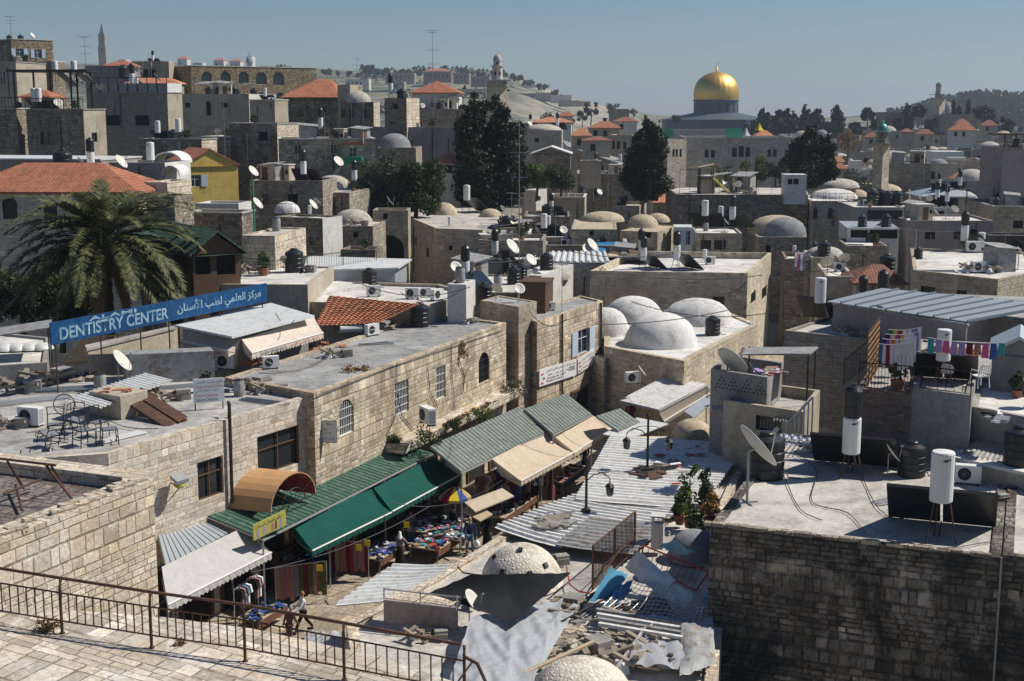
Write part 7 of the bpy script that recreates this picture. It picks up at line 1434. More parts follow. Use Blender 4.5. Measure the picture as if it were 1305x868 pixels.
def garment(kind,p,e,n,w,h,mat,host,desc=None,group='garments hanging in the market'):
 """p: hanging point, e: width direction, n: outward"""
 m_=MB();p=V(p);K=6;vs=[]
 if kind=='shirt':
  out=[(-.12,0),(-.5,-.08),(-.62,-.42),(-.46,-.46),(-.36,-.26),(-.36,-1),(.36,-1),(.36,-.26),(.46,-.46),(.62,-.42),(.5,-.08),(.12,0),(0,-.05)]
  f_=[p+e*(a*w)+Z*(b*h)+n*.05 for a,b in out];b_=[q-n*.1 for q in f_];m_.poly(f_);m_.poly(b_[::-1]);N=len(f_)
  for i in range(N):j=(i+1)%N;m_.poly([f_[i],b_[i],b_[j],f_[j]])
 else:
  for i in range(K+1):
   for k_ in range(4):t_=k_/3;vs.append(p+e*(w*(i/K-.5)*(.8+.25*t_))+n*(.04*math.sin(i*2.1+k_))-Z*(h*t_))
  m_.add(vs,[(i*4+k_,i*4+k_+1,(i+1)*4+k_+1,(i+1)*4+k_)for i in range(K)for k_ in range(3)])
 o=m_.build('shirt' if kind=='shirt' else 'scarf' if kind=='scarf' else 'towel',M[mat],None,kind!='shirt')
 for v in o.data.vertices:v.co-=p
 o.location=p;tag(o,desc or '%s %s hanging'%(CN[mat],kind),kind,host,group);return o
def rack(desc,a,c,h,n,kinds,host,hm=1.0,dbl=False):
 a,c=V(a),V(c);e=(c-a).normalized();nn=V((e.y,-e.x,0));L=(c-a).length;rt=thing('clothes_rack',desc,'clothes rack',a,group='clothes racks in the market');m_=MB();m_.cyl(a+Z*h,c+Z*h,.02,n=6);m_.build('rail',M['galvanised'],rt)
 for p in(a,c):m_=MB();m_.cyl(p,p+Z*h,.02,n=6);m_.cyl(p-nn*.3+Z*.03,p+nn*.3+Z*.03,.02,n=5);m_.build('stand',M['galvanised'],rt)
 for i in range(n):
  p=lerp(a,c,(i+.5)/n)+Z*(h-.02);mt=gr_.choice(GC_ if kinds!='scarf' else['cl_rose','cl_brown','cl_maroon','cl_rose','cl_tan','cl_olive','cl_grey','cl_red'])
  if kinds=='scarf':garment('scarf',p,e,nn,L/n*1.1,h*.82*gr_.uniform(.85,1),mt,host)
  else:garment('shirt',p,(e*.35+nn*.95).normalized(),e,.5,.85*hm,mt,host)
rack('long rack of rose and brown scarves at the pavement edge below the green awning',G0(428,738),G0(470,741),1.75,9,'scarf','on the front scarf rack')
rack('second scarf rack standing end on under the green awning',G0(405,722),G0(428,738),1.75,7,'scarf','on the shaded scarf rack')
rack('rack of jeans and scarves nearest the walking woman',G0(352,778),G0(417,768),1.8,11,'scarf','on the rack nearest the walking woman')
rack('rack of dark clothes under the grey awning behind the foreground railing',G0(300,812),G0(330,790),1.9,8,'shirt','on the rack behind the foreground railing')
for i,(xa,ya,xb,yb,hst)in enumerate(((478,690,530,668,'at the back of the second green awning'),(400,700,440,684,'at the back of the first green awning'),(610,660,660,636,'under the nearer beige awning'),(690,630,740,604,'under the farther beige awning'),(800,560,850,538,'under the narrow grey brown awning'),(640,672,690,645,'at the kerb of the nearer beige awning'))):
 rack('rail of mixed shirts '+hst,G0(xa,ya),G0(xb,yb),2.1,9,'shirt','on the rail '+hst,1.1)
def table(desc,c,L,W,h,goods,seed,rot=SDv,heap=.35,mats=None):
 rr=random.Random(seed);c=V(c);e=rot;n_=V((e.y,-e.x,0));rt=thing('market_table',desc,'market table',c,group='market tables');m_=MB();m_.box(c+Z*h,e*L/2,n_*W/2,Z*.03);m_.build('table_top',M['pale_wood'],rt)
 for a in(-1,1):
  for b_ in(-1,1):m_=MB();p=c+e*(L/2-.08)*a+n_*(W/2-.08)*b_;m_.cyl(p,p+Z*h,.025,n=5);m_.build('leg',M['grey_metal'],rt)
 cm=MB();cm.box(c+Z*(h-.14)+n_*(W/2+.01),e*L/2,n_*.01,Z*.15);cm.build('table_cloth',M[gr_.choice(['cl_grey','cl_brown','cl_navy'])],rt)
 gm={}
 for _ in range(goods):
  mt=rr.choice(mats or GC_+['cl_black','cl_black','cl_navy','cl_grey','cl_white','cl_white','cl_teal']);b_=gm.setdefault(mt,MB());x,y=rr.uniform(-.47,.47)*L,rr.uniform(-.47,.47)*W;a=rr.random()*6.28;s=rr.uniform(.06,.15);p=c+e*x+n_*y+Z*(h+.05+heap*rr.random()*(1-abs(x)/L*1.6)*.5)
  b_.box(p,V((math.cos(a),math.sin(a),rr.uniform(-.2,.2)))*s,V((-math.sin(a),math.cos(a),rr.uniform(-.3,.3)))*s*.7,V((.1,.1,1))*s*rr.uniform(.1,.4))
 for mt,b_ in gm.items():
  o=b_.build('goods',M[mt],None);o['kind']='stuff';o['label']='%s goods heaped on the %s'%(CN[mt],' '.join(desc.split()[:9]));o['category']='goods'
 return rt
table('low table heaped with bright clothes left of the bald man',G0(556,706),2.6,1.5,.65,120,1);table('narrow table of folded fabric beside the white scarfed woman',G0(488,722),2.2,1.0,.7,60,2,mats=['cl_navy','cl_blue','cl_white','cl_grey','cl_lilac'])
table('crowded table of small goods under the striped parasol',G0(578,690),2.4,1.2,.8,110,3);table('shaded table of goods behind the low heaped one',G0(543,688),2.6,1.2,.8,90,4);table('small white table right of the low heaped one',G0(583,704),.8,.7,.7,18,5,mats=['cl_white','cl_teal','cl_grey'])
table('long dark table of bags under the nearer beige awning',G0(652,664),4.2,1.1,.8,130,6,mats=['cl_black','cl_navy','cl_maroon','cl_white','cl_brown']);table('dark table of clothes under the farther beige awning',G0(722,622),3.6,1.1,.8,90,7,mats=['cl_black','cl_red','cl_maroon','cl_grey','cl_white']);table('shaded table with blue bundles behind the scarf racks',G0(395,735),2.4,1.0,.7,60,8,mats=['cl_navy','cl_blue','cl_black'])
table('low table with blue bundles nearest the grey awning',G0(335,798),2.0,1.0,.6,50,9,mats=['cl_blue','cl_navy','cl_grey'])
c=G0(580,686);rt=thing('parasol','striped market parasol in yellow, blue, green and red','parasol',c);m_=MB();m_.cyl(c,c+Z*2.5,.025,n=6);m_.build('pole',M['white_paint'],rt)
for i in range(10):
 m_=MB();a0,a1=i*math.pi/5,(i+1)*math.pi/5;tp=c+Z*2.55;r_=.78;q=lambda a,k_:c+V((math.cos(a)*r_*k_,math.sin(a)*r_*k_,2.55-.5*k_**1.5));m_.poly([tp,q(a0,.5),q(a1,.5)]);m_.poly([q(a0,.5),q(a0,1),q(a1,1),q(a1,.5)]);m_.poly([q(a0,1),q(a0,1)-Z*.12,q(a1,1)-Z*.12,q(a1,1)]);m_.build('canopy_panel',M[['cl_yellow','cl_blue','cl_green','cl_yellow','cl_teal','cl_white','cl_red','cl_yellow','cl_blue','cl_tan'][i]],rt)
slabs=[((592,640,3.2),(640,622,3.4),(655,632,3.2),(606,652,3.0),'cloth_beige','patched tan board canopy between green awning and beige awning'),((603,640,3.0),(628,655,2.8),(612,664,2.7),(588,650,2.9),'pale_wood','small pale board canopy above the parasol')]
for i,(a,b_,c,d,mt,ds)in enumerate(slabs):tag(slab('board_canopy',None,[PZ(*d),PZ(*c),PZ(*b_),PZ(*a)],.05,mt),ds,'canopy')
for i,(x,y,z_)in enumerate(((457,698,1.9),(468,692,2.0),(407,724,1.9),(518,669,2.3))):
 m_=MB();p=PZ(x,y,z_);m_.box(p,V((.12,-.02,0)),V((0,.01,0)),Z*.13);tag(m_.build('price_card',M['cl_yellow'],None),'yellow price card','price card',['above the front scarf rack','right above the front scarf rack','above the rack nearest the walking woman','in the shade of the second green awning'][i],'yellow price cards')
for bk,segs in(('B1',((.08,.22),(.27,.42),(.47,.62),(.68,.8),(.84,.97))),('B6',((.03,.13),(.17,.27),(.31,.42),(.46,.56),(.6,.7),(.74,.84),(.88,.97))),('T1b',((.1,.35),(.5,.75)))):
 b=HB[bk];p=V((*b.pts[1],0));q=V((*b.pts[2],0));e=(q-p).normalized();nn=V((e.y,-e.x,0));L=(q-p).length
 for f0,f1 in segs:
  a,c=p+e*(L*f0),p+e*(L*f1);m_=MB()
  for u0,u1,z0_,z1_ in((0,.08,0,2.7),(1,-.08,0,2.7),(0,1,2.6,2.75)):
   pass
  m_.box((a+c)/2+nn*.03+Z*1.35,e*((c-a).length/2),nn*.02,Z*1.35);sh_=m_.build('shop_opening',M['dark_room'],b.root);m_=MB()  # flat near-black panel, the unlit shop interior painted onto the wall
  for s_ in(a,c):m_.box(s_+nn*.06+Z*1.38,e*.06,nn*.05,Z*1.38)
  m_.box((a+c)/2+nn*.06+Z*2.8,e*((c-a).length/2+.06),nn*.05,Z*.07);m_.build('frame',M['brown_wood'],sh_)
for i,(x,y,h_)in enumerate(((440,705,1.6),(505,676,1.7),(640,642,1.6),(700,612,1.6),(370,740,1.6),(545,664,1.6))):
 c=G0(x,y);rt=thing('goods_shelf','dark shelf of folded clothes','shelf',c,host=['behind the front scarf rack','at the back of the second green awning','behind the nearer beige awning tables','behind the farther beige awning tables','left of the walking woman in the shade','in the shade behind the shaded table'][i],group='goods shelves');m_=MB()
 for k_ in range(4):m_.box(c+Z*(.1+k_*.5),SDv*1.2,SNv*.25,Z*.02)
 for s_ in(-1.2,1.2):m_.box(c+SDv*s_+Z*.85,SDv*.02,SNv*.25,Z*.85)
 m_.build('frame',M['brown_wood'],rt)
 for mt in gr_.sample(GC_,4):
  m_=MB()
  for _ in range(9):p=c+SDv*gr_.uniform(-1.05,1.05)+Z*(.22+.5*gr_.randrange(3));m_.box(p,SDv*.1,SNv*.2,Z*gr_.uniform(.06,.16))
  m_.build('folded_clothes',M[mt],rt)['kind']='stuff'
def drape(name,desc,q,mat,n=16,amp=.12,cat='tarpaulin',seed=0,fold=2.2,sag=.3):
 q=[V(p)for p in q];m_=MB();vs=[]
 for i in range(n+1):
  for j in range(n+1):
   u_,v_=i/n,j/n;p=lerp(lerp(q[0],q[1],u_),lerp(q[3],q[2],u_),v_);w=math.sin(math.pi*u_)*math.sin(math.pi*v_)
   d=(1-abs(noise.noise(V((p.x*fold+p.y*.5,p.y*fold*.25-p.x*.3,seed))))*2.2)*amp*.8+(1-abs(noise.noise(V((p.x*fold*.9-p.y*2.2,p.y*.7+p.x*.5,seed+9))))*2)*amp*.45;vs.append(p+Z*(d-sag*w))
 m_.add(vs,[(i*(n+1)+j,(i+1)*(n+1)+j,(i+1)*(n+1)+j+1,i*(n+1)+j+1)for i in range(n)for j in range(n)]);o=m_.build(name,M[mat],None,True);c=q[0]
 for v in o.data.vertices:v.co-=c
 o.location=c;return tag(o,desc,cat)
drape('tarpaulin','black tarpaulin stretched behind the white dish',[PZ(655,795,4.25),PZ(728,731,5.1),PZ(598,734,4.9),PZ(547,757,4.3)],'cloth_black',22,.05,sag=.22)
drape('plastic_sheet','crumpled translucent white plastic sheeting below the black tarpaulin',[PZ(560,905,3.65),PZ(668,905,3.7),PZ(718,766,3.9),PZ(600,790,4.1)],'plastic_sheet',46,.10,seed=3,sag=-.1,fold=2.4)
drape('plastic_sheet','white plastic sheeting strip right beside the bottom dome',[PZ(640,900,3.6),PZ(692,850,3.6),PZ(738,772,3.8),PZ(700,775,3.85)],'plastic_sheet',34,.09,seed=5,sag=-.1,fold=2.6)
drape('plastic_sheet','white and blue plastic sheets piled in the street before the ramp',[G0(378,848)+Z*.1,G0(468,846)+Z*.1,G0(446,812)+Z*.15,G0(392,812)+Z*.1],'plastic_sheet',34,.14,seed=7,sag=-.15,fold=3.2)
drape('blue_tarpaulin','bright blue folded tarpaulin lying in the street before the ramp',[G0(455,838)+Z*.3,G0(482,838)+Z*.5,G0(482,818)+Z*.5,G0(462,818)+Z*.4],'blue_tarp',12,.15,seed=8,sag=-.2)
a,c=PZ(490,792,3.55),PZ(583,803,3.55);e=(c-a).normalized();nn=V((e.y,-e.x,0));rt=thing('roof_hatch','brown stained low roof hatch wall with metal frame left of the white dish','roof hatch',a);m_=MB();m_.box((a+c)/2+Z*.38,e*((c-a).length/2),nn*.06,Z*.38);m_.build('panel',M['plaster_mauve'],rt)
m_=MB();m_.box((a+c)/2-nn*.5+Z*.74,e*((c-a).length/2),nn*.42,Z*.03);m_.build('hatch_lid',M['stone_cream'],rt);m_=MB();q=a+Z*.76;r2_=c+Z*.76
m_.cyl(q+Z*.35,r2_+Z*.35,.025,n=5)
for f in(0,.5,1):p=lerp(q,r2_,f);m_.cyl(p,p+Z*.4,.025,n=5);m_.cyl(p+Z*.35,p+Z*.05-nn*.8,.02,n=5)
m_.build('frame',M['galvanised'],rt)
for q_,d in(([(583,722,4.3),(590,730,4.5),(612,733,4.3),(622,744,3.6)],'black bent pipe left of the skylight dome'),([(640,742,3.6),(650,738,4.1),(668,740,4.1),(676,752,3.6)],'black hoop pipe in front of the skylight dome'),([(722,722,3.6),(726,745,3.6),(738,754,3.7),(752,756,3.7)],'red hose right of the skylight dome')):
 wire([PZ(*p)for p in q_],.03,d,'','red_paint' if d.startswith('red')else 'iron',name='pipe')
a,c=PZ(755,752,3.55),PZ(809,704,3.6);rt=railing('tall rusted bar fence panel standing on the tin roof',[a,c],1.6,.13,'rust_metal',.02,.035,name='fence_panel',cat='fence',posts=1.6);m_=MB();m_.cyl(a+Z*.1,c+Z*.95,.03,n=5);m_.cyl(a+Z*.55,c+Z*.6,.02,n=5);m_.build('brace',M['rust_metal'],rt)
c=PZ(838,698,3.6);rt=thing('chimney','small cream square chimney with open top near the plants','chimney',c);m_=MB();m_.box(c+Z*.5,V((.22,-.05,0)),V((.05,.22,0)),Z*.5);m_.build('shaft',M['off_white'],rt);m_=MB()
for dx in(-.19,.19):m_.box(c+Z*1.12+V((dx,0,0)),V((.03,0,0)),V((0,.22,0)),Z*.12)
m_.box(c+Z*1.27,V((.26,-.05,0)),V((.05,.26,0)),Z*.03);m_.build('cap',M['off_white'],rt)
TLr,TRr,BRr,BLr=PZ(820,695,4.9),PZ(903,729,4.5),PZ(887,753,4.0),PZ(816,716,4.2);rt=thing('red_railing','discarded red metal railing lying on crumpled sheets','railing',BLr);m_=MB()
for A_,B_ in((TLr,TRr),(TRr,BRr),(BRr,BLr),(BLr,TLr)):m_.cyl(A_,B_,.03,n=5)
m_.build('frame',M['red_paint'],rt);m_=MB()
for i in range(1,11):m_.cyl(lerp(TLr,TRr,i/11),lerp(BLr,BRr,i/11),.014,n=4)
m_.build('bars',M['red_paint'],rt)
A_,B_,C_,D_=PZ(757,787,3.75),PZ(880,812,3.75),PZ(896,775,4.3),PZ(812,735,4.3);rt=thing('wire_mesh','white wire mesh sheet lying over the debris','mesh',A_);m_=MB()
for i in range(17):m_.tube([lerp(lerp(A_,B_,i/16),lerp(D_,C_,i/16),t_/5)+Z*(.12*math.sin(i*.5+t_))for t_ in range(6)],.012,4)
for i in range(13):m_.tube([lerp(lerp(A_,D_,i/12),lerp(B_,C_,i/12),t_/6)+Z*(.12*math.sin(t_*1.3+i*.4))for t_ in range(7)],.012,4)
m_.build('wires',M['galvanised'],rt)['kind']='stuff'
for i,(q_,mt,d)in enumerate((([(750,772,3.7),(786,762,3.75),(800,735,4.2),(778,728,4.6)],'blue_sheet','bright blue metal sheet leaning beside the fence panel'),([(765,780,3.8),(795,770,3.85),(808,742,4.0),(786,752,4.0)],'blue_tarp','blue plastic tub half hidden under the mesh'),([(796,728,4.1),(842,765,4.0),(862,742,4.5),(812,706,4.8)],'tin_white','crumpled white sheet under the red railing'),([(845,765,4.0),(872,778,3.9),(886,762,4.1),(858,745,4.4)],'tin_grey','grey white bent sheet below the red railing'),([(838,700,4.8),(868,712,4.6),(885,708,4.9),(862,692,5.2)],'blue_sheet','pale blue peeled sheet above the red railing'),([(742,770,3.7),(800,760,3.8),(806,752,3.8),(765,750,3.8)],'leaf_dusty','green torn plastic beside the blue metal sheet'),([(866,866,3.6),(912,850,3.7),(908,790,4.0),(868,800,4.0)],'tin_dull','big grey crumpled metal sheet against the sooty wall'),([(800,850,3.7),(868,855,3.7),(880,820,3.8),(810,815,3.8)],'plastic_sheet','torn plastic bags lying over the debris'),([(895,770,3.8),(915,790,3.6),(918,770,4.2),(900,755,4.3)],'blue_sheet','bluish bent sheet at the foot of the sooty wall'))):
 drape('sheet_scrap',d,[PZ(*p)for p in q_],mt,12,.14,'scrap sheet',seed=20+i,fold=2.5,sag=-.1)
rt=thing('gutter_stack','stack of long grey gutters lying across the debris','gutters',PZ(762,782,3.8))
for i in range(4):
 m_=MB();a,c=PZ(760+i*1,777+i*6,4.0),PZ(883,797+i*6,4.0);e=(c-a).normalized();nn=V((e.y,-e.x,0));m_.box((a+c)/2,e*((c-a).length/2),nn*.07,Z*.05);m_.build('gutter',M['tin_grey' if i%2 else 'tin_dull'],rt)
for i,(a,c,r_,mt,d)in enumerate((((668,858,3.8),(756,818,4.1),.07,'pale_wood','long pale pole lying above the bottom dome'),((676,866,3.75),(740,838,4.0),.06,'brown_wood','rusty pole lying above the bottom dome'),((700,800,3.8),(800,748,4.0),.04,'iron','thin dark bar reaching toward the fence panel'),((806,822,3.8),(832,795,4.0),.05,'grey_metal','short grey pipe in the debris'),((785,852,3.8),(822,800,4.0),.06,'tin_dull','bent grey rail in the debris'))):
 m_=MB();m_.cyl(PZ(*a),PZ(*c),r_,n=6);tag(m_.build('pole',M[mt],None),d,'pole')
debris('debris','rubble, splintered wood and rubbish heaped left of the sooty wall',[(740,800),(800,860),(880,860),(890,790),(820,770)],3.5,700,.03,.26,['plaster_beige','timber_grey','plaster_grey','stone_grey','cl_white','tin_grey','pale_wood','plaster_white','sign_white','cl_grey'],11,.25,long=2.2)
debris('debris','strip of broken stones and scraps between plastic sheeting and bottom dome',[(690,820),(740,770),(770,790),(700,850),(650,868)],3.5,320,.04,.2,['plaster_beige','stone_cream','timber_grey','plaster_grey'],12,.35,long=1.8)
debris('debris','pieces of torn roofing felt lying on the tin roof patch',[(668,668),(710,650),(742,664),(700,682)],3.74,70,.1,.35,['plaster_grey','soil','tin_dull'],13,.15);debris('debris','scattered sticks around the double lantern lamp',[(800,605),(850,592),(835,610)],3.85,30,.08,.4,['brown_wood','iron'],14,.1,long=2)
debris('debris','scraps scattered over the far tin roof',[(880,560),(930,575),(850,640),(790,590)],3.86,26,.06,.25,['cl_white','iron','soil','cl_red'],15,.12);debris('debris','stones on the low roof around the skylight dome',[(600,740),(740,700),(720,760),(620,780)],3.42,50,.04,.12,['stone_cream','plaster_grey'],16,.4)
for i,(x,y,h_,r_,mt,d)in enumerate(((878,672,2.2,.45,'leaf_bright','tall yellow green potted plant beside the sooty building'),(897,655,1.5,.4,'leaf_green','leafy potted plant right of the tall yellow green one'),(888,690,.9,.45,'leaf_green','low potted plant in front of the others'),(866,668,.8,.3,'leaf_dusty','small potted plant left of the tall yellow green one'),(905,672,1.2,.35,'leaf_dry','dry reddish potted plant against the sooty wall'))):
 c=PZ(x,y,3.5);rt=thing('potted_plant',d,'plant',c,group='potted plants on the low roof');m_=MB();m_.lathe(c,[(.16,0),(.24,.38),(.26,.42)],12);m_.build('pot',M['terracotta'],rt);m_=MB();leaves(m_,[(c+V((gr_.uniform(-r_,r_)*.5,gr_.uniform(-r_,r_)*.5,.4+h_*(.2+.75*k_/6))),r_*(.8-.07*k_))for k_ in range(7)],420,.09,gr_);m_.build('foliage',M[mt],rt);m_=MB();m_.tube([c+Z*.3,c+Z*(h_*.9)],.03,5);m_.build('stem',M['bark'],rt)
def line(p0,p1,items,host,h,w,kinds=('towel',)):
 p0,p1=V(p0),V(p1);wire([p0,p1],.012,'washing line',host,'white_paint',sag=.08,name='washing_line',group='washing lines');e=(p1-p0).normalized();nn=V((e.y,-e.x,0));L=(p1-p0).length
 for i,mt in enumerate(items):f=(i+.5)/len(items);p=lerp(p0,p1,f)-Z*(.08*4*f*(1-f)+.01);garment(gr_.choice(kinds),p,e,nn,L/len(items)*.92,h*gr_.uniform(.7,1.1),mt,host,group='washing on the lines')
T0=PZ(1116,497,9.4);T1_=PZ(1158,501,9.4)
for k_,its in enumerate((['cl_jean','cl_white','cl_red','cl_white','cl_white','cl_white','cl_white','cl_white','cl_white'],['cl_blue','cl_pink','cl_orange','cl_white','cl_white','cl_white','cl_white','cl_white'],['cl_maroon','cl_white','cl_pink','cl_yellow','cl_white','cl_white','cl_lilac'],['cl_green','cl_yellow','cl_red','cl_white','cl_white','cl_lilac','cl_white'])):
 line(T0+e2*(.3+k_*1.2)+Z*1.75,T1_+e2*(.3+k_*1.2)+V((.1,0,1.95)),its,'on the %s line of the terrace'%['front','second','third','back'][k_],.95,.2)
line(PZ(1182,430,11.6),PZ(1282,437,11.6),['cl_teal','cl_lilac','cl_pink','cl_lilac','cl_lilac','cl_maroon','cl_rose','cl_pink','cl_blue','cl_teal'],'on the high line under the metal roof',.55,.2)
line(PZ(1013,322,9.5),PZ(1027,321,9.5),['cl_white','cl_pink','cl_white','cl_lilac'],'beside the domed square house',1.3,.2)
c=PZ(1247,497,9.5)+e2*.6;rt=thing('plastic_chair','white plastic armchair on the grey terrace','chair',c,R(200));
def pc(m_,*a):pass
m_=MB();m_.box(V((0,0,.44)),(.25,0,0),(0,.24,0),(0,0,.02));m_.v=[tuple(Matrix.Rotation(R(200),3,'Z')@V(v)+c)for v in m_.v]
def bl(mb_,name):
 o=mb_.build(name,M['white_paint'],rt);
 for v in o.data.vertices:v.co=Matrix.Rotation(-R(200),3,'Z')@v.co
bl(m_,'seat')
def rot(mb_):mb_.v=[tuple(Matrix.Rotation(R(200),3,'Z')@V(v)+c)for v in mb_.v];return mb_
m_=MB();m_.tube([(-.25,.24,.44),(-.25,.3,.8),(-.12,.33,.92),(.12,.33,.92),(.25,.3,.8),(.25,.24,.44)],.025,5)
for k_ in range(4):x=-.15+.1*k_;m_.cyl((x,.25,.45),(x,.32,.9),.018,n=4)
bl(rot(m_),'backrest')
for sx_ in(-.24,.24):
 m_=MB();m_.tube([(sx_,.27,.66),(sx_,-.2,.66),(sx_,-.24,.44)],.022,5);bl(rot(m_),'armrest')
 for sy in(-.22,.22):m_=MB();m_.cyl((sx_,sy,.43),(sx_*1.15,sy*1.15,0),.022,n=5);bl(rot(m_),'leg')
bld('SH','garden_shed','grey plastic gabled shed at the right edge behind the grey terrace',[PZ(1262,490,9.0),PZ(1330,498,9.0),PZ(1330,498,9.0)+e2*3,PZ(1262,490,9.0)+e2*3],10.4,'plaster_grey','tin_bluegrey',z0=8.8,rkind='gablef',rh=.7,over=.15,cat='shed')
bld('RT','terrace_floor','high terrace block behind the washing and solar panels',[PZ(1165,470,9.0),PZ(1330,488,9.0),PZ(1330,440,9.0),PZ(1170,432,9.0)],9.0,'plaster_grey','concrete',z0=2,par=.1,cat='terrace')
shed('sheet_roof','long orange brown sheet canopy over the terrace behind the plastic chair',(1172,447),(1262,455),(1262,446),(1190,441),10.9,11.1,'tile_orange',pitch=.3,amp=.03,prof='trap',seam=None,posts=False,group='sheet roofs on the right hand roofs',zg=9)
shed('sheet_roof','short white corrugated strip left of the tall roof boiler',(994,553),(1044,560),(1046,566),(996,559),7.4,7.3,'tin_white',pitch=.3,amp=.05,prof='trap',seam=None,posts=False,group='sheet roofs on the right hand roofs',zg=6.8)
rt=thing('roof_table','open frame table loaded with rags behind the small domes','table',PZ(985,516,6.6));m_=MB();c=PZ(990,505,6.4)
m_.box(c+Z*2.2,V((1.6,-.5,.1)),V((.4,.9,0)),Z*.04);m_.build('top',M['tin_dull'],rt)
for sx_,sy in((-1,-1),(1,-1),(1,1),(-1,1)):m_=MB();q=c+V((1.5,-.45,0))*sx_+V((.35,.8,0))*sy;m_.cyl(q,q+Z*2.2,.04,n=5);m_.build('leg',M['iron'],rt)
debris('rag_pile','heap of faded rags on the open frame table',[(958,470),(1010,474),(1000,482),(965,480)],8.75,50,.08,.3,['cl_rose','cl_white','soil','cl_lilac'],18,.3)
m_=MB();a,c=PZ(1003,541,7.0),PZ(1036,506,8.2)
for i in range(7):q=lerp(a,c,i/6);m_.cyl(V((q.x,q.y,5.5)),q,.04,n=4)
m_.cyl(a,c,.05,n=5);tag(m_.build('stair_screen',M['tin_grey'],None),'slanted grey slatted screen right of the barred window','screen')
for i in range(14):
 x=gr_.uniform(960,1290);y=gr_.uniform(505,548)
debris('roof_rubbish','junk on the grey ledge at the right edge',[(1245,520),(1300,530),(1290,545),(1250,540)],8.8,20,.08,.3,['iron','cl_white','grey_metal'],19,.3)
def simple(name,cat,group,parts):
 def f():
  r=base_thing(name,cat,group)
  for pn,mt,fn in parts:m_=MB();fn(m_);m_.build(pn,M[mt],r)
  return r
 return f
def _hut(m):m.bx(-1.1,1.1,-.9,.9,0,2.1)
def _junk(m):
 q=random.Random(4)
 for _ in range(16):a=q.random()*3;s=q.uniform(.1,.5);m.box(V((q.uniform(-.8,.8),q.uniform(-.6,.6),.06+q.random()*.4)),V((math.cos(a),math.sin(a),q.uniform(-.4,.4)))*s,V((-math.sin(a),math.cos(a),.1))*.08,Z*.05)
def _bars(m):
 for i in range(5):m.cyl((-1.3,i*.13,.06+.03*(i%2)),(1.3,i*.16+.1,.08),.035,n=5)
PROTO['hut']=[simple('roof_hut','roof hut','small huts on the roofs',[('wall','plaster_beige',_hut),('roof','roof_pale',lambda m:m.bx(-1.2,1.2,-1,1,2.1,2.22)),('door','brown_wood',lambda m:m.bx(-.4,.4,-.93,-.9,0,1.8)),('window','dark_room',lambda m:m.bx(.6,.95,-.92,-.9,1,1.5))]),None,False]
PROTO['hutg']=[simple('roof_hut','roof hut','small huts on the roofs',[('wall','tin_dull',_hut),('roof','tin_dull',lambda m:m.box((0,0,2.2),(1.4,0,.12),(0,1.2,.1),(0,0,.03))),('door','rust_metal',lambda m:m.bx(-.8,.0,-.93,-.9,0,1.8))]),None,False]
PROTO['junk']=[simple('junk_pile','junk','junk piles on the roofs',[('planks','timber_grey',_junk),('crate','plaster_grey',lambda m:m.bx(.3,.9,-.3,.2,0,.45)),('sack','cl_white',lambda m:m.dome((-.5,.2,0),.3,.35,8,4))]),None,False]
PROTO['pipes']=[simple('pipe_bundle','pipes','pipe bundles on the roofs',[('pipes','grey_metal',_bars)]),None,False]
PROTO['barrel']=[simple('plastic_barrel','barrel','barrels on the roofs',[('body','tin_dull',lambda m:m.lathe((0,0,0),[(.26,0),(.3,.2),(.3,.7),(.26,.9)],14)),('lid','black_plastic',lambda m:m.lathe((0,0,.9),[(.27,0),(.25,.04)],14))]),None,False]
PROTO['pot']=[simple('potted_plant','plant','potted plants on the roofs',[('pot','terracotta',lambda m:m.lathe((0,0,0),[(.2,0),(.28,.4)],10)),('foliage','leaf_green',lambda m:leaves(m,[(V((0,0,.8)),.4),(V((.1,.1,1.1)),.3)],160,.12,random.Random(1)))]),None,False]
PROTO['canopy']=[simple('shade_canopy','canopy','shade canopies on the roofs',[('sheet','tin_dull',lambda m:m.box((0,0,2.15),(1.7,0,.2),(0,1.2,0),(0,0,.03))),('post','iron',lambda m:m.cyl((-1.6,-1.1,0),(-1.6,-1.1,1.95),.04,n=5)),('post','iron',lambda m:m.cyl((1.6,-1.1,0),(1.6,-1.1,2.3),.04,n=5)),('post','iron',lambda m:m.cyl((1.6,1.1,0),(1.6,1.1,2.3),.04,n=5)),('post','iron',lambda m:m.cyl((-1.6,1.1,0),(-1.6,1.1,1.95),.04,n=5))]),None,False]
DEF.update(hut='beige roof hut',hutg='grey metal roof hut',junk='planks and sacks pile',pipes='grey pipe bundle',barrel='dull grey metal barrel',pot='green potted plant',canopy='grey sheet canopy')
cq=random.Random(77)
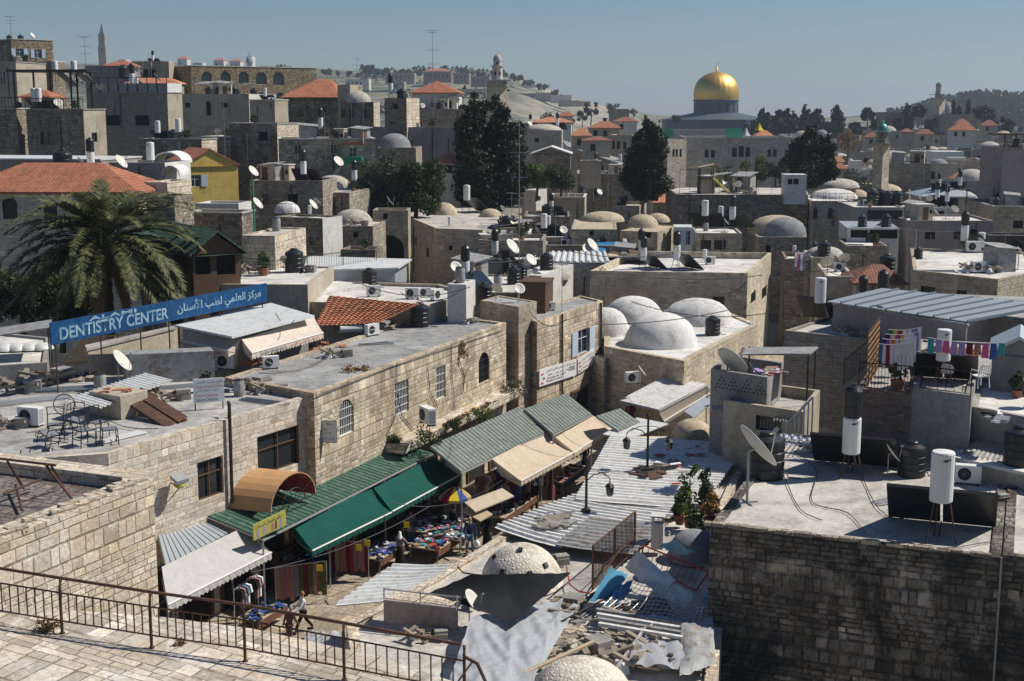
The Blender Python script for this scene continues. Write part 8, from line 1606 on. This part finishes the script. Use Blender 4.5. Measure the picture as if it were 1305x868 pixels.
for k,b in list(HB.items()):
 if k[0]not in 'LCR' or k.startswith(('RG','RR'))or k in('L2','LB','R1','R5','L1','L22','C7','L19','RT','L24b','C1','C2','C17','T1a','C19','L13','L20','L21','L21b','L19b','L19c','L6','L7')or len(b.pts)<4:continue
 a,bb,c,d=[V((*p,b.zr))for p in b.pts[:4]];A=(bb-a).length*(d-a).length
 if b.name.startswith(('the ',))is False and b.zt-b.zr>.5:continue
 if(b.zt-b.zr)<-.05:continue
 n_=int(min(9,1+A/14))if b.zr<13 else int(min(6,1+A/18));nm=' '.join(b.name.split()[:6])
 for _ in range(n_):
  p=lerp(lerp(a,bb,cq.uniform(.08,.92)),lerp(d,c,cq.uniform(.08,.92)),cq.uniform(.08,.8));kk=cq.choice(['junk','junk','pipes','pipes','barrel','pot','tank','tank','ac','hutg','canopy','hut','dish','combo','junk','antenna']if A>40 else['junk','pipes','barrel','pot','dish','pipes'])
  put(kk,loc=p,rz=cq.uniform(-.6,.3)+(1.57 if cq.random()<.3 else 0),s=cq.uniform(.75,1.1)if kk not in('hut','hutg')else cq.uniform(.7,1),desc=DEF[kk],host='on '+(nm if nm.startswith('the')else nm))
B1=HB['B1']
for kk,x,y,rz,s in(('junk',20,500,.3,1.2),('junk',60,488,1,1.3),('pipes',100,500,.2,1.4),('pipes',40,515,.5,1.3),('junk',215,510,.4,1.0),('pipes',240,495,.3,1.0),('barrel',305,505,0,.8),('junk',320,495,1,1.0),('pipes',330,515,-.6,.9),('junk',10,545,.2,.9),('pot',262,500,0,.7),('pipes',160,560,.9,.8),('junk',345,500,.4,.8),('canopy',20,478,.3,1.0),('barrel',128,500,0,.9)):put(kk,x,y,B1,rz,s,host='on the flat white roof over the market')
for kk,x,y,rz,s in(('junk',430,455,.3,.8),('pipes',560,410,.5,.8),('junk',600,412,1,.6),('pipes',480,440,.2,.7),('ac',345,470,.4,.9)):put(kk,x,y,HB['B6'],rz,s,host='on the long grey felt roof')
for kk,x,y,rz,s in(('junk',1040,575,.3,.7),('pipes',1150,640,.5,.8),('junk',1265,640,.3,.6),('junk',1100,580,.9,.6)):put(kk,x,y,HB['R1'],rz,s,host='on the pale roof of the sooty building')
for kk,x,y,rz,s in(('junk',620,770,.3,.9),('pipes',590,762,.5,.9),('junk',700,720,.3,.8),('junk',720,785,1.2,1.1),('pipes',735,800,.9,1.0),('junk',870,850,.2,1.0),('junk',780,845,2.2,1.2),('junk',850,830,.2,1.2),('junk',810,790,.6,1.2),('junk',545,815,.2,.7)):put(kk,x,y,HB['LB'],rz,s,host='on the low roof beside the street')
for x,y,rz,tp,bt,st,vl,d in((660,648,60,'cl_grey','cl_black','robe','cl_white','woman in grey coat and white headscarf by the nearer beige awning tables'),(672,640,200,'cl_navy','cl_navy','robe','cl_navy','woman in dark blue robe among the beige awning stalls'),(712,628,-40,'cl_tan','cl_jean','trousers',None,'man in tan shirt under the farther beige awning'),(640,668,160,'cl_black','cl_jean','trousers',None,'man in black shirt seen from behind at the dark bag table'),(448,716,20,'cl_maroon','cl_black','robe','cl_black','shop woman standing between the scarf racks in deep shade'),(556,676,-30,'cl_olive','cl_black','trousers',None,'vendor in olive shirt behind the heaped tables'),(745,600,190,'cl_black','cl_black','robe','cl_black','woman in black robe at the far bend of the market street'),(524,694,10,'cl_grey','cl_jean','trousers',None,'vendor in grey shirt under the second green awning')):
 person(d,G0(x,y),R(rz),1.66,tp,bt,st,.08,'hair_dark',vl)
b=HB['B6'];p=V((*b.pts[1],0));q=V((*b.pts[2],0));e=(q-p).normalized();nn=V((e.y,-e.x,0));L=(q-p).length;m_=MB();a,c=p+e*L*.3+nn*.5,q+nn*.5
m_.box((a+c)/2+Z*4.15,(c-a)/2,nn*.5,Z*.2);m_.build('wall_ledge',M['stone_cream'],b.root)
debris('debris','stones and scraps on the ledge above the green sheet roofs',[(540,556),(655,500),(600,525)],4.36,50,.05,.18,['stone_cream','barrel_orange','brown_wood'],44,.3)
for i in range(26):
 x,y,z_=cq.uniform(330,1250),cq.uniform(250,420),cq.uniform(8.5,11);a=PZ(x,y,z_);c=a+V((cq.uniform(-9,9),cq.uniform(-3,6),cq.uniform(-.8,.8)));wire([a,c],.022,'thin black cable sagging between town roofs','',sag=cq.uniform(.2,.7),group='overhead cables')
hz=MB();hz.bx(-4500,4500,-60,7100,-460,125)
o=hz.build('haze',None,None);t=bpy.data.materials.new('haze');t.use_nodes=True;n=t.node_tree;n.nodes.clear();v=n.nodes.new('ShaderNodeVolumePrincipled');ou=n.nodes.new('ShaderNodeOutputMaterial')
v.inputs['Color'].default_value=(.62,.74,.88,1);v.inputs['Density'].default_value=0.00018;v.inputs['Anisotropy'].default_value=.2;n.links.new(v.outputs[0],ou.inputs['Volume']);o.data.materials.clear();o.data.materials.append(t);o['kind']='stuff';o['label']='thin blue haze over the far hills';o['category']='haze'
bpy.context.view_layer.update()
finish_labels()
